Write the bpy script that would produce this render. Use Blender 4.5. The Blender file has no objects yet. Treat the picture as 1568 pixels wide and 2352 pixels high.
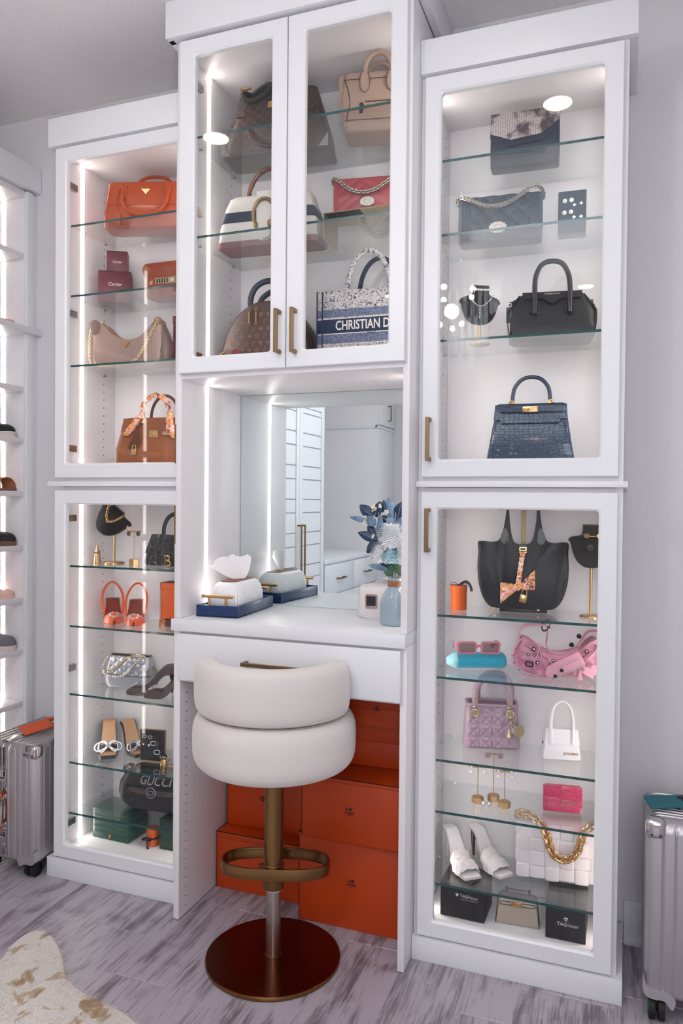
import bpy, bmesh, math, random
from math import sin, cos, pi, radians as rad, sqrt
from mathutils import Vector, Matrix, Euler

S = bpy.context.scene
COL = S.collection
random.seed(7)

# ------------------------------------------------------------------ camera
cam_d = bpy.data.cameras.new('camera')
cam = bpy.data.objects.new('camera', cam_d)
COL.objects.link(cam)
S.camera = cam
cam_d.sensor_fit = 'VERTICAL'
cam_d.sensor_height = 36.0
cam_d.lens = 36.0 * 1731.9 / 2352.0
cam_d.clip_start = 0.02
yaw, pit, rol = rad(20.5411), rad(0.8902), rad(0.5178)
fw = Vector((-sin(yaw) * cos(pit), cos(yaw) * cos(pit), -sin(pit)))
rt = Vector((cos(yaw), sin(yaw), 0))
up = rt.cross(fw)
rr_ = rt * cos(rol) + up * sin(rol)
uu_ = -rt * sin(rol) + up * cos(rol)
mw = Matrix((rr_, uu_, -fw)).transposed().to_4x4()
mw.translation = Vector((0.7748, -1.9761, 1.2935))
cam.matrix_world = mw

# ------------------------------------------------------------------ world, lamps, exposure
W = bpy.data.worlds.new('world')
S.world = W
W.use_nodes = True
W.node_tree.nodes['Background'].inputs[0].default_value = (0.75, 0.85, 1.0, 1)
W.node_tree.nodes['Background'].inputs[1].default_value = 0.3
S.view_settings.view_transform = 'Standard'
S.view_settings.look = 'None'
S.view_settings.gamma = 1.0
S.view_settings.use_curve_mapping = False
S.view_settings.exposure = 0.68
S.cycles.max_bounces = 14
S.cycles.diffuse_bounces = 6
S.cycles.glossy_bounces = 7
S.cycles.transparent_max_bounces = 40
S.cycles.sample_clamp_indirect = 6.0
S.cycles.caustics_reflective = True
S.cycles.caustics_refractive = False
S.cycles.use_denoising = True

LED_STRENGTH = 8.5
DOWNLIGHT_STRENGTH = 24.0
BULB_STRENGTH = 60.0
CHANDELIER_W = 14.0


def lamp(name, typ, loc, aim, energy, color, **kw):
    d = bpy.data.lights.new(name, typ)
    d.energy = energy
    d.color = color
    for k, v in kw.items():
        setattr(d, k, v)
    o = bpy.data.objects.new(name, d)
    COL.objects.link(o)
    o.location = loc
    o.rotation_euler = (Vector(aim) - Vector(loc)).to_track_quat('-Z', 'Y').to_euler()
    return o


# flash of the photographer, bounced off the ceiling beside the camera
lamp('bounce_flash', 'SPOT', (0.92, -2.15, 1.25), (0.30, -2.1, 2.776), 205, (0.72, 0.87, 1.0),
     spot_size=rad(76), spot_blend=1.0, shadow_soft_size=0.05)
lamp('ceiling_fill', 'SPOT', (1.08, -2.25, 1.0), (-.85, -1.15, 2.776), 38, (0.92, 0.95, 1.0),
     spot_size=rad(92), spot_blend=1.0, shadow_soft_size=0.12)  # added second spot, a wide fill that brightens the ceiling in view
# added soft area fill without any window, behind and to the right of the camera
lamp('side_fill', 'AREA', (1.35, -3.4, 1.6), (-0.3, 0.2, 1.0), 26, (0.92, 0.96, 1.0),
     shape='RECTANGLE', size=1.2, size_y=1.6)

# ------------------------------------------------------------------ materials


def lin(h):
    h = h.lstrip('#')
    c = [int(h[i:i + 2], 16) / 255 for i in (0, 2, 4)]
    return tuple(x / 12.92 if x <= .04045 else ((x + .055) / 1.055) ** 2.4 for x in c) + (1,)


MATS = {}


def mat(name, hexc='#cccccc', rough=.5, metal=0., coat=0., emit=None, es=0., bump=None, spec=None,
        sheen=0., var=None, trans=0., alpha=None, aniso=0.):
    """bump=(kind, scale, strength, distance); var=(hex2, scale, detail, lo, hi)"""
    m = bpy.data.materials.new(name)
    m.use_nodes = True
    N, L = m.node_tree.nodes, m.node_tree.links
    b = N['Principled BSDF']
    b.inputs['Base Color'].default_value = lin(hexc)
    b.inputs['Roughness'].default_value = rough
    b.inputs['Metallic'].default_value = metal
    b.inputs['Coat Weight'].default_value = coat
    b.inputs['Coat Roughness'].default_value = .08
    b.inputs['Sheen Weight'].default_value = sheen
    b.inputs['Transmission Weight'].default_value = trans
    b.inputs['Anisotropic'].default_value = aniso
    if alpha is not None:
        b.inputs['Alpha'].default_value = alpha
    if spec is not None:
        b.inputs['Specular IOR Level'].default_value = spec
    if emit:
        b.inputs['Emission Color'].default_value = lin(emit)
        b.inputs['Emission Strength'].default_value = es
    tc = N.new('ShaderNodeTexCoord')
    if bump:
        kind, sc, st, dist = bump
        if kind == 'noise':
            t = N.new('ShaderNodeTexNoise')
            t.inputs['Scale'].default_value = sc
            t.inputs['Detail'].default_value = 4
            out = t.outputs['Fac']
        elif kind == 'voro':
            t = N.new('ShaderNodeTexVoronoi')
            t.inputs['Scale'].default_value = sc
            out = t.outputs['Distance']
        elif kind == 'croc':
            t = N.new('ShaderNodeTexVoronoi')
            t.feature = 'DISTANCE_TO_EDGE'
            t.inputs['Scale'].default_value = sc
            t.inputs['Randomness'].default_value = .55
            mp = N.new('ShaderNodeMapping')
            mp.inputs['Scale'].default_value = (.62, .62, 1)
            L.new(tc.outputs['Object'], mp.inputs[0])
            L.new(mp.outputs[0], t.inputs['Vector'])
            r = N.new('ShaderNodeMapRange')
            r.inputs['From Max'].default_value = .12
            L.new(t.outputs['Distance'], r.inputs['Value'])
            out = r.outputs[0]
        elif kind == 'brush':
            t = N.new('ShaderNodeTexNoise')
            t.inputs['Scale'].default_value = sc
            mp = N.new('ShaderNodeMapping')
            mp.inputs['Scale'].default_value = (1, 1, .02)
            L.new(tc.outputs['Object'], mp.inputs[0])
            L.new(mp.outputs[0], t.inputs['Vector'])
            out = t.outputs['Fac']
        if kind in ('noise', 'voro'):
            L.new(tc.outputs['Object'], t.inputs['Vector'])
        bp = N.new('ShaderNodeBump')
        bp.inputs['Strength'].default_value = st
        bp.inputs['Distance'].default_value = dist
        L.new(out, bp.inputs['Height'])
        L.new(bp.outputs[0], b.inputs['Normal'])
    if var:
        h2, sc, det, lo, hi = var
        t = N.new('ShaderNodeTexNoise')
        t.inputs['Scale'].default_value = sc
        t.inputs['Detail'].default_value = det
        L.new(tc.outputs['Object'], t.inputs['Vector'])
        r = N.new('ShaderNodeMapRange')
        r.inputs['From Min'].default_value = lo
        r.inputs['From Max'].default_value = hi
        L.new(t.outputs['Fac'], r.inputs['Value'])
        x = N.new('ShaderNodeMix')
        x.data_type = 'RGBA'
        x.inputs[6].default_value = lin(hexc)
        x.inputs[7].default_value = lin(h2)
        L.new(r.outputs[0], x.inputs[0])
        L.new(x.outputs[2], b.inputs['Base Color'])
    MATS[name] = m
    return m


def glassmat(name, tint, refl=1.0, ior=1.5):
    m = bpy.data.materials.new(name)
    m.use_nodes = True
    N, L = m.node_tree.nodes, m.node_tree.links
    N.clear()
    o = N.new('ShaderNodeOutputMaterial')
    t = N.new('ShaderNodeBsdfTransparent')
    t.inputs[0].default_value = tint + (1,)
    g = N.new('ShaderNodeBsdfGlossy')
    g.inputs['Roughness'].default_value = 0.0
    g.inputs['Color'].default_value = (refl, refl, refl, 1)
    f = N.new('ShaderNodeFresnel')
    ge = N.new('ShaderNodeNewGeometry')          # both faces of a thin pane reflect alike
    mr = N.new('ShaderNodeMapRange')
    mr.inputs['To Min'].default_value = ior
    mr.inputs['To Max'].default_value = 1 / ior
    L.new(ge.outputs['Backfacing'], mr.inputs['Value'])
    L.new(mr.outputs[0], f.inputs['IOR'])
    x = N.new('ShaderNodeMixShader')
    L.new(f.outputs[0], x.inputs[0])
    L.new(t.outputs[0], x.inputs[1])
    L.new(g.outputs[0], x.inputs[2])
    L.new(x.outputs[0], o.inputs[0])
    MATS[name] = m
    return m


PAINT = mat('white_cabinet_paint', '#e6e7ea', .34)
PANEL = mat('white_melamine', '#e9e6e8', .38)
WALLM = mat('wall_paint', '#dcdadd', .85, bump=('noise', 140, .25, .004))
CEILM = mat('ceiling_paint', '#efecec', .95, bump=('noise', 170, .5, .006))
LED = mat('led_strip_glow', '#ffffff', emit='#fff3ea', es=LED_STRENGTH)
DARKM = mat('dark_hole', '#2a2628', .8)
GLASS = glassmat('door_glass', (.985, .99, .99), 1., 1.31)
SHELFG = glassmat('shelf_glass', (.955, .972, .97))
EDGEG = mat('glass_edge_teal', '#0f4a4a', .12, coat=.6)
MIRROR = mat('mirror_silver', '#e9f2f2', .0, 1.0)
BRONZE = mat('brushed_bronze', '#8f775a', .4, 1.0)
GOLD = mat('polished_gold', '#cfa976', .24, 1.0)
BRASS = mat('satin_brass', '#c2a074', .34, 1.0)
SILVER = mat('polished_silver', '#d6d2cc', .18, 1.0)
PALEG = mat('pale_gold', '#c9b894', .28, 1.0)
GUN = mat('gunmetal', '#3b3a3e', .3, 1.0)
HINGE = mat('nickel', '#b9b2ae', .25, 1.0)
BLACKV = mat('black_velvet', '#08090b', .95, sheen=.3)
BLACKL = mat('black_leather', '#15181d', .5, bump=('noise', 420, .25, .002))
BLACKP = mat('black_plastic', '#0c0d0f', .35)
CRYSTAL = mat('crystal', '#eef0f6', .06, .75)
PEARL = mat('pearl', '#efe9e4', .2, coat=.7)

# ------------------------------------------------------------------ geometry helpers (verts, faces)


def join(*gs):
    V, F = [], []
    for v, f in gs:
        o = len(V)
        V += v
        F += [tuple(i + o for i in q) for q in f]
    return V, F


def tr(g, loc=(0, 0, 0), rot=(0, 0, 0), s=1.0):
    if not isinstance(s, (tuple, list)):
        s = (s, s, s)
    M = Matrix.Translation(loc) @ Euler(rot).to_matrix().to_4x4() @ Matrix.Diagonal((*s, 1))
    return [M @ Vector(v) for v in g[0]], g[1]


def mp(g, fn):
    return [Vector(fn(*v)) for v in g[0]], g[1]


def box(x0, x1, y0, y1, z0, z1):
    V = [(x0, y0, z0), (x1, y0, z0), (x1, y1, z0), (x0, y1, z0), (x0, y0, z1), (x1, y0, z1), (x1, y1, z1), (x0, y1, z1)]
    return V, [(3, 2, 1, 0), (4, 5, 6, 7), (0, 1, 5, 4), (1, 2, 6, 5), (2, 3, 7, 6), (3, 0, 4, 7)]


def cbox(c, s):
    return box(c[0] - s[0] / 2, c[0] + s[0] / 2, c[1] - s[1] / 2, c[1] + s[1] / 2, c[2] - s[2] / 2, c[2] + s[2] / 2)


def loft(rings, cap0=True, cap1=True, closed=True, wrap=False):
    n = len(rings[0])
    V = [Vector(p) for r in rings for p in r]
    F = []
    R = len(rings)
    for i in range(R if wrap else R - 1):
        for j in range(n if closed else n - 1):
            a, b = i * n + j, i * n + (j + 1) % n
            k = ((i + 1) % R) * n
            F.append((a, b, k + (j + 1) % n, k + j))
    if not wrap:
        if cap0:
            F.append(tuple(reversed(range(n))))
        if cap1:
            F.append(tuple((R - 1) * n + j for j in range(n)))
    return V, F


def slab(poly, y0, y1, inset=0.):
    """polygon (x, z) swept along y; inset shrinks the front rim a little for a soft edge"""
    r0 = [(x, y1, z) for x, z in poly]
    r1 = [(x, y0, z) for x, z in poly]
    if inset:
        cx = sum(p[0] for p in poly) / len(poly)
        cz = sum(p[1] for p in poly) / len(poly)

        def sh(x, z):
            d = sqrt((x - cx) ** 2 + (z - cz) ** 2) or 1
            k = 1 - inset / d
            return cx + (x - cx) * k, cz + (z - cz) * k
        f = [(sh(x, z)[0], y0, sh(x, z)[1]) for x, z in poly]
        b = [(sh(x, z)[0], y1, sh(x, z)[1]) for x, z in poly]
        s = 1 if y1 > y0 else -1
        return loft([b, [(x, y1 - s * inset, z) for x, z in poly], [(x, y0 + s * inset, z) for x, z in poly], f])
    return loft([r0, r1])


def cr(pts, k=6, closed=False):
    """Catmull-Rom through pts"""
    P = [Vector(p) for p in pts]
    n = len(P)
    out = []
    for i in range(n if closed else n - 1):
        if closed:
            a, b, c, d = P[i - 1], P[i], P[(i + 1) % n], P[(i + 2) % n]
        else:
            a, b, c, d = P[max(i - 1, 0)], P[i], P[i + 1], P[min(i + 2, n - 1)]
        for j in range(k):
            t = j / k
            out.append(.5 * ((2 * b) + (c - a) * t + (2 * a - 5 * b + 4 * c - d) * t * t + (3 * b - a - 3 * c + d) * t ** 3))
    if not closed:
        out.append(P[-1])
    return out


def frames(P, closed=False, upv=None):
    n = len(P)
    T = []
    for i in range(n):
        a = P[i - 1] if (closed or i > 0) else P[i]
        b = P[(i + 1) % n] if (closed or i < n - 1) else P[i]
        t = (b - a)
        T.append(t.normalized() if t.length > 1e-9 else Vector((0, 0, 1)))
    u = Vector(upv) if upv else Vector((0, 0, 1))
    if abs(u.dot(T[0])) > .95:
        u = Vector((0, 1, 0)) if abs(T[0].y) < .9 else Vector((1, 0, 0))
    Nn = []
    for i in range(n):
        if upv:
            u2 = Vector(upv)
            if abs(u2.dot(T[i])) > .98:
                u2 = u
        else:
            u2 = u
        w = (u2 - T[i] * u2.dot(T[i]))
        w = w.normalized() if w.length > 1e-6 else u
        u = w
        Nn.append(w)
    return T, Nn


def tube(pts, r, n=8, closed=False, flat=None, upv=None):
    """r: radius or list; flat=(a, b): half sizes along the frame normal and binormal"""
    P = [Vector(p) for p in pts]
    T, Nn = frames(P, closed, upv)
    rings = []
    for i, p in enumerate(P):
        ri = r[i] if isinstance(r, (list, tuple)) else r
        b = T[i].cross(Nn[i])
        a_, b_ = (flat[0] * ri, flat[1] * ri) if flat else (ri, ri)
        ring = []
        for j in range(n):
            t = 2 * pi * (j + .5) / n
            c, s = cos(t), sin(t)
            if flat:
                q = .5
                c = math.copysign(abs(c) ** q, c)
                s = math.copysign(abs(s) ** q, s)
            ring.append(p + Nn[i] * (a_ * c) + b * (b_ * s))
        rings.append(ring)
    return loft(rings, True, True, True, closed)


def lathe(prof, n=32, cap0=True, cap1=True):
    return loft([[(r * cos(2 * pi * j / n), r * sin(2 * pi * j / n), z) for j in range(n)] for r, z in prof], cap0, cap1)


def ball(c, r, n=10, m=7, s=(1, 1, 1)):
    pr = [(max(r * sin(pi * i / m), r * .02), -r * cos(pi * i / m)) for i in range(m + 1)]
    return tr(lathe(pr, n), c, (0, 0, 0), s)


def torus(R, r, n=14, m=7, sx=1., sy=1.):
    rings = []
    for i in range(n):
        a = 2 * pi * i / n
        rings.append([((R + r * cos(2 * pi * j / m)) * cos(a) * sx, (R + r * cos(2 * pi * j / m)) * sin(a) * sy, r * sin(2 * pi * j / m)) for j in range(m)])
    return loft(rings, wrap=True)


def cyl(c, r, h, n=20, ax='z', r2=None):
    g = lathe([(r, -h / 2), (r if r2 is None else r2, h / 2)], n)
    rot = {'z': (0, 0, 0), 'y': (pi / 2, 0, 0), 'x': (0, pi / 2, 0)}[ax]
    return tr(g, c, rot)


def sheet(fn, nu, nv, th=.002):
    """fn(u, v) -> point; doubled along its normal by th"""
    P = [[Vector(fn(i / nu, j / nv)) for j in range(nv + 1)] for i in range(nu + 1)]
    V, F = [], []

    def nrm(i, j):
        a = P[min(i + 1, nu)][j] - P[max(i - 1, 0)][j]
        b = P[i][min(j + 1, nv)] - P[i][max(j - 1, 0)]
        c = a.cross(b)
        return c.normalized() if c.length > 1e-12 else Vector((0, 0, 1))
    for i in range(nu + 1):
        for j in range(nv + 1):
            V.append(P[i][j])
    o = len(V)
    for i in range(nu + 1):
        for j in range(nv + 1):
            V.append(P[i][j] - nrm(i, j) * th)
    ix = lambda i, j: i * (nv + 1) + j
    for i in range(nu):
        for j in range(nv):
            q = (ix(i, j), ix(i + 1, j), ix(i + 1, j + 1), ix(i, j + 1))
            F.append(q)
            F.append(tuple(o + k for k in reversed(q)))
    for i in range(nu):
        F.append((ix(i + 1, 0), ix(i, 0), o + ix(i, 0), o + ix(i + 1, 0)))
        F.append((ix(i, nv), ix(i + 1, nv), o + ix(i + 1, nv), o + ix(i, nv)))
    for j in range(nv):
        F.append((ix(0, j), ix(0, j + 1), o + ix(0, j + 1), o + ix(0, j)))
        F.append((ix(nu, j + 1), ix(nu, j), o + ix(nu, j), o + ix(nu, j + 1)))
    return V, F


def rring(hx, hy, r, n, z, cx=0., cy=0.):
    """rounded rectangle sampled evenly by arc length, counter-clockwise seen from above, starting mid front"""
    r = max(min(r, hx * .999, hy * .999), 1e-4)
    a, b = hx - r, hy - r
    segs = [('l', -pi / 2, a, (0, -hy), (1, 0)), ('c', -pi / 2, (a, -b)), ('l', 0, 2 * b, (hx, -b), (0, 1)), ('c', 0, (a, b)),
            ('l', 0, 2 * a, (a, hy), (-1, 0)), ('c', pi / 2, (-a, b)), ('l', 0, 2 * b, (-hx, b), (0, -1)), ('c', pi, (-a, -b)), ('l', 0, a, (-a, -hy), (1, 0))]
    q = pi * r / 2
    tot = 4 * a + 4 * b + 4 * q
    out = []
    for i in range(n):
        s = tot * i / n
        for sg in segs:
            ln = sg[2] if sg[0] == 'l' else q
            if s <= ln + 1e-9:
                if sg[0] == 'l':
                    out.append((cx + sg[3][0] + sg[4][0] * s, cy + sg[3][1] + sg[4][1] * s, z))
                else:
                    t = sg[1] + s / r
                    out.append((cx + sg[2][0] + r * cos(t), cy + sg[2][1] + r * sin(t), z))
                break
            s -= ln
        else:
            out.append((cx, cy - hy, z))
    return out


def lerp_secs(secs, m):
    """resample sections (z, hx, hy, r, cx, cy) to m evenly spaced heights, smoothly"""
    secs = [tuple(s) + (0.,) * (6 - len(s)) for s in secs]
    out = []
    for i in range(m):
        t = i / (m - 1) * (len(secs) - 1)
        k = min(int(t), len(secs) - 2)
        u = t - k
        a, b = secs[k], secs[k + 1]
        out.append(tuple(a[j] + (b[j] - a[j]) * u for j in range(6)))
    return out


def bag(secs, n=48, m=None, disp=None, rb=.006, rtop=.004):
    """body from stacked rounded rectangles; disp(x, z, front) pushes the front/back faces out"""
    secs = [tuple(s) + (0.,) * (6 - len(s)) for s in secs]
    if m:
        secs = lerp_secs(secs, m)
    z0, hx, hy, r, cx, cy = secs[0]
    z1, hx1, hy1, r1, cx1, cy1 = secs[-1]
    secs = [(z0, hx - rb, max(hy - rb, .001), r, cx, cy), (z0 + rb * .3, hx - rb * .3, max(hy - rb * .3, .001), r, cx, cy)] + \
           [(z0 + rb, hx, hy, r, cx, cy)] + secs[1:-1] + \
           [(z1 - rtop, hx1, hy1, r1, cx1, cy1), (z1, hx1 - rtop, max(hy1 - rtop, .0008), r1, cx1, cy1)]
    rings = []
    for (z, hx, hy, r, cx, cy) in secs:
        ring = rring(hx, hy, r, n, z, cx, cy)
        if disp:
            q = []
            for (x, y, zz) in ring:
                yy = (y - cy) / hy
                k = max(0., min(1., (abs(yy) - .8) / .2))
                d = disp(x - cx, zz, yy < 0) * k
                q.append((x, y + (-d if yy < 0 else d), zz))
            ring = q
        rings.append(ring)
    return loft(rings)


def puff(poly, y, h, steps=4, shrink=.3):
    """pillow raised toward -y from polygon (x, z)"""
    cx = sum(p[0] for p in poly) / len(poly)
    cz = sum(p[1] for p in poly) / len(poly)
    rings = []
    for i in range(steps + 1):
        t = i / steps
        k = 1 - shrink * (1 - cos(t * pi / 2))
        rings.append([(cx + (x - cx) * k, y - h * sin(t * pi / 2), cz + (z - cz) * k) for x, z in poly])
    return loft(rings, True, True)


_txt = {}


def txt(s, size, th=.0006, shear=0., sx=1., bold=0.):
    """lettering in the xz plane, facing -y, centred on the origin"""
    c = bpy.data.curves.new('t', 'FONT')
    c.body = s
    c.size = 1
    c.shear = shear
    c.align_x = 'CENTER'
    c.align_y = 'CENTER'
    c.extrude = th / size / 2
    c.offset = bold
    c.resolution_u = 3
    o = bpy.data.objects.new('t', c)
    me = o.to_mesh()
    V = [Vector((v.co.x * size * sx, -v.co.z * size, v.co.y * size)) for v in me.vertices]
    F = [tuple(p.vertices) for p in me.polygons]
    o.to_mesh_clear()
    bpy.data.objects.remove(o)
    bpy.data.curves.remove(c)
    return V, F


def rpoly(x0, x1, z0, z1, r, k=5):
    out = []
    for cx, cz, a in ((x1 - r, z0 + r, -pi / 2), (x1 - r, z1 - r, 0), (x0 + r, z1 - r, pi / 2), (x0 + r, z0 + r, pi)):
        for i in range(k + 1):
            t = a + pi / 2 * i / k
            out.append((cx + r * cos(t), cz + r * sin(t)))
    return out


def ell(cx, cz, a, b, n=20):
    return [(cx + a * cos(2 * pi * i / n), cz + b * sin(2 * pi * i / n)) for i in range(n)]


def ringslab(outer, inner, y0, y1):
    """flat ring between two equal-length outlines (x, z)"""
    return loft([[(x, y1, z) for x, z in outer], [(x, y0, z) for x, z in outer], [(x, y0, z) for x, z in inner], [(x, y1, z) for x, z in inner]], wrap=True)


# ------------------------------------------------------------------ object helpers


def mesh(name, g, m, smooth=38, bevel=0., seg=2):
    me = bpy.data.meshes.new(name)
    me.from_pydata([tuple(v) for v in g[0]], [], g[1])
    bm = bmesh.new()
    bm.from_mesh(me)
    bmesh.ops.remove_doubles(bm, verts=bm.verts, dist=1e-6)
    bmesh.ops.recalc_face_normals(bm, faces=bm.faces)
    if bevel:
        es = [e for e in bm.edges if len(e.link_faces) == 2 and e.calc_face_angle(0) > .6]
        bmesh.ops.bevel(bm, geom=es, offset=bevel, segments=seg, profile=.5, affect='EDGES', clamp_overlap=True)
    bm.to_mesh(me)
    bm.free()
    if smooth:
        me.polygons.foreach_set('use_smooth', [True] * len(me.polygons))
        me.set_sharp_from_angle(angle=rad(smooth))
    me.materials.append(m)
    return me


def obj(name, g, m, parent=None, smooth=38, bevel=0., kind=None, label=None, loc=None, rot=None, seg=2):
    o = bpy.data.objects.new(name, mesh(name, g, m, smooth, bevel, seg))
    COL.objects.link(o)
    if parent is not None:
        o.parent = parent
    if kind:
        o['kind'] = kind
    if label:
        o['label'] = label
    if loc:
        o.location = loc
    if rot:
        o.rotation_euler = rot
    return o


def tag(o, label, cat, group=None):
    o['label'] = label
    o['category'] = cat
    if group:
        o['group'] = group
    return o


def thing(name, label, cat, loc=(0, 0, 0), rz=0., group=None, rot=None):
    o = bpy.data.objects.new(name, None)
    COL.objects.link(o)
    o.location = loc
    o.rotation_euler = rot or (0, 0, rz)
    o.empty_display_size = .02
    return tag(o, label, cat, group)


def dup(root, loc, rz=None, label=None):
    r = root.copy()
    COL.objects.link(r)
    r.location = loc
    if rz is not None:
        r.rotation_euler = (0, 0, rz)
    if label:
        r['label'] = label
    for ch in list(root.children):
        c = ch.copy()
        COL.objects.link(c)
        c.parent = r
        for g in ch.children:
            d = g.copy()
            COL.objects.link(d)
            d.parent = c
    return r


def link(me, parent, M, name):
    o = bpy.data.objects.new(name, me)
    COL.objects.link(o)
    o.parent = parent
    o.matrix_local = M
    return o


def resample(pts, step):
    P = [Vector(p) for p in pts]
    out = [P[0]]
    acc = 0.
    for a, b in zip(P, P[1:]):
        d = (b - a).length
        while acc + d >= step and d > 0:
            a = a + (b - a) * ((step - acc) / d)
            out.append(a.copy())
            d = (b - a).length
            acc = 0.
        acc += d
    return out


def chain(parent, pts, pitch, R, r, m, twist=pi / 2, sx=1.45, joined=False, name='chain_link', n=12, mm=6, upv=None, base=0.):
    """links along a path: single objects that share one mesh, or one joined part of kind stuff"""
    P = resample(pts, pitch)
    T, Nn = frames(P, False, upv)
    g = torus(R, r, n, mm, sx, 1.)
    gs = []
    me = None if joined else mesh(name, g, m)
    for i, p in enumerate(P):
        b = T[i].cross(Nn[i])
        M = Matrix((T[i], Nn[i], b)).transposed().to_4x4()
        M.translation = p
        M = M @ Matrix.Rotation(base + (i % 2) * twist, 4, 'X')
        if joined:
            gs.append(([M @ Vector(v) for v in g[0]], g[1]))
        else:
            link(me, parent, M, name)
    if joined:
        return obj(name if name != 'chain_link' else 'chain_strap', join(*gs), m, parent, kind='stuff')


def beads(parent, pts, pitch, r, m, name='bead_string'):
    return obj(name, join(*[ball(p, r, 8, 6) for p in resample(pts, pitch)]), m, parent, kind='stuff')
# ================================================================== SETTING
XL, XR, YB, YF, ZC = -1.95, 1.46, 0.385, -4.44, 2.776


def struct(name, g, m, parent=None, bevel=0., smooth=38):
    o = obj(name, g, m, parent, smooth, bevel)
    if parent is None:
        o['kind'] = 'structure'
    return o


# wood-look floor tiles: material with grain along the plank, own tone per plank
m = mat('wood_look_tile', '#8f8892', .36)
N, L = m.node_tree.nodes, m.node_tree.links
b = N['Principled BSDF']
tc = N.new('ShaderNodeTexCoord')
oi = N.new('ShaderNodeObjectInfo')
ad = N.new('ShaderNodeVectorMath')
ad.operation = 'ADD'
cm = N.new('ShaderNodeCombineXYZ')
ml = N.new('ShaderNodeMath')
ml.operation = 'MULTIPLY'
ml.inputs[1].default_value = 37.
L.new(oi.outputs['Random'], ml.inputs[0])
for i in range(3):
    L.new(ml.outputs[0], cm.inputs[i])
L.new(tc.outputs['Object'], ad.inputs[0])
L.new(cm.outputs[0], ad.inputs[1])
mp_ = N.new('ShaderNodeMapping')
mp_.inputs['Scale'].default_value = (16, 2.2, 1)
L.new(ad.outputs[0], mp_.inputs[0])
n1 = N.new('ShaderNodeTexNoise')
n1.inputs['Scale'].default_value = 1.6
n1.inputs['Detail'].default_value = 10
n1.inputs['Roughness'].default_value = .62
n1.inputs['Distortion'].default_value = .7
L.new(mp_.outputs[0], n1.inputs['Vector'])
mp2 = N.new('ShaderNodeMapping')
mp2.inputs['Scale'].default_value = (90, 4, 1)
L.new(ad.outputs[0], mp2.inputs[0])
n2 = N.new('ShaderNodeTexNoise')
n2.inputs['Scale'].default_value = 2.0
n2.inputs['Detail'].default_value = 4
L.new(mp2.outputs[0], n2.inputs['Vector'])
n3 = N.new('ShaderNodeTexNoise')
n3.inputs['Scale'].default_value = 4.5
n3.inputs['Detail'].default_value = 5
n3.inputs['Distortion'].default_value = 1.6
L.new(ad.outputs[0], n3.inputs['Vector'])
s1 = N.new('ShaderNodeMath')
s1.operation = 'MULTIPLY_ADD'
s1.inputs[1].default_value = .55
L.new(n2.outputs['Fac'], s1.inputs[0])
L.new(n1.outputs['Fac'], s1.inputs[2])
s2 = N.new('ShaderNodeMath')
s2.operation = 'MULTIPLY_ADD'
s2.inputs[1].default_value = .55
L.new(n3.outputs['Fac'], s2.inputs[0])
L.new(s1.outputs[0], s2.inputs[2])
rp = N.new('ShaderNodeValToRGB')
rp.color_ramp.elements[0].position = .70
rp.color_ramp.elements[0].color = lin('#72666f')
rp.color_ramp.elements[1].position = 1.16 / 1.3
rp.color_ramp.elements[1].color = lin('#aea6b0')
e = rp.color_ramp.elements.new(.80)
e.color = lin('#948a93')
dv = N.new('ShaderNodeMath')
dv.operation = 'DIVIDE'
dv.inputs[1].default_value = 1.22
L.new(s2.outputs[0], dv.inputs[0])
L.new(dv.outputs[0], rp.inputs[0])
L.new(rp.outputs[0], b.inputs['Base Color'])
bp = N.new('ShaderNodeBump')
bp.inputs['Strength'].default_value = .25
bp.inputs['Distance'].default_value = .002
L.new(n2.outputs['Fac'], bp.inputs['Height'])
L.new(bp.outputs[0], b.inputs['Normal'])
TILE = m
GROUT = mat('grout', '#aaa2ac', .85)

floor = struct('floor', box(XL, XR, YF, YB, -.06, -.0015), GROUT)
joint = {-1: -.284, 0: .122, 1: -.42, 2: .092, 3: -.52, 4: -.10, 5: .06, -2: -.10, -3: -.47, -4: .2}
for k in range(-9, 8):
    x0 = -.347 + .1865 * k
    x1 = x0 + .1865
    x0, x1 = max(x0, XL), min(x1, XR)
    if x1 - x0 < .02:
        continue
    y = joint.get(k, ((k * 37) % 90) / 100 - .3)
    while y < YB:
        y += .92
    while y > YF:
        a, c = max(y - .92, YF), min(y, YB)
        if c - a > .03:
            hx, hy = (x1 - x0) / 2 - .0022, (c - a) / 2 - .0022
            obj('plank', box(-hx, hx, -hy, hy, -.008, 0), TILE, floor, 0, .0012, loc=((x0 + x1) / 2, (a + c) / 2, 0), seg=1)
        y -= .92
struct('ceiling', box(XL, XR, YF, YB, ZC, ZC + .06), CEILM)
struct('wall_back', box(XL - .1, XR + .1, YB, YB + .1, 0, ZC), WALLM)
struct('wall_left', box(XL - .1, XL, YF, YB, 0, ZC), WALLM)
struct('wall_right', box(XR, XR + .1, YF, YB, 0, ZC), WALLM)
struct('wall_front', box(XL - .1, XR + .1, YF - .1, YF, 0, ZC), WALLM)


def basep(x0, x1):
    return join(box(x0, x1, YB - .014, YB, 0, .125), box(x0, x1, YB - .02, YB, 0, .018))


struct('baseboard_back', basep(.79, XR), PAINT, bevel=.003)
struct('baseboard_right', box(XR - .014, XR, YF, YB - .02, 0, .125), PAINT, bevel=.003)

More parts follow.
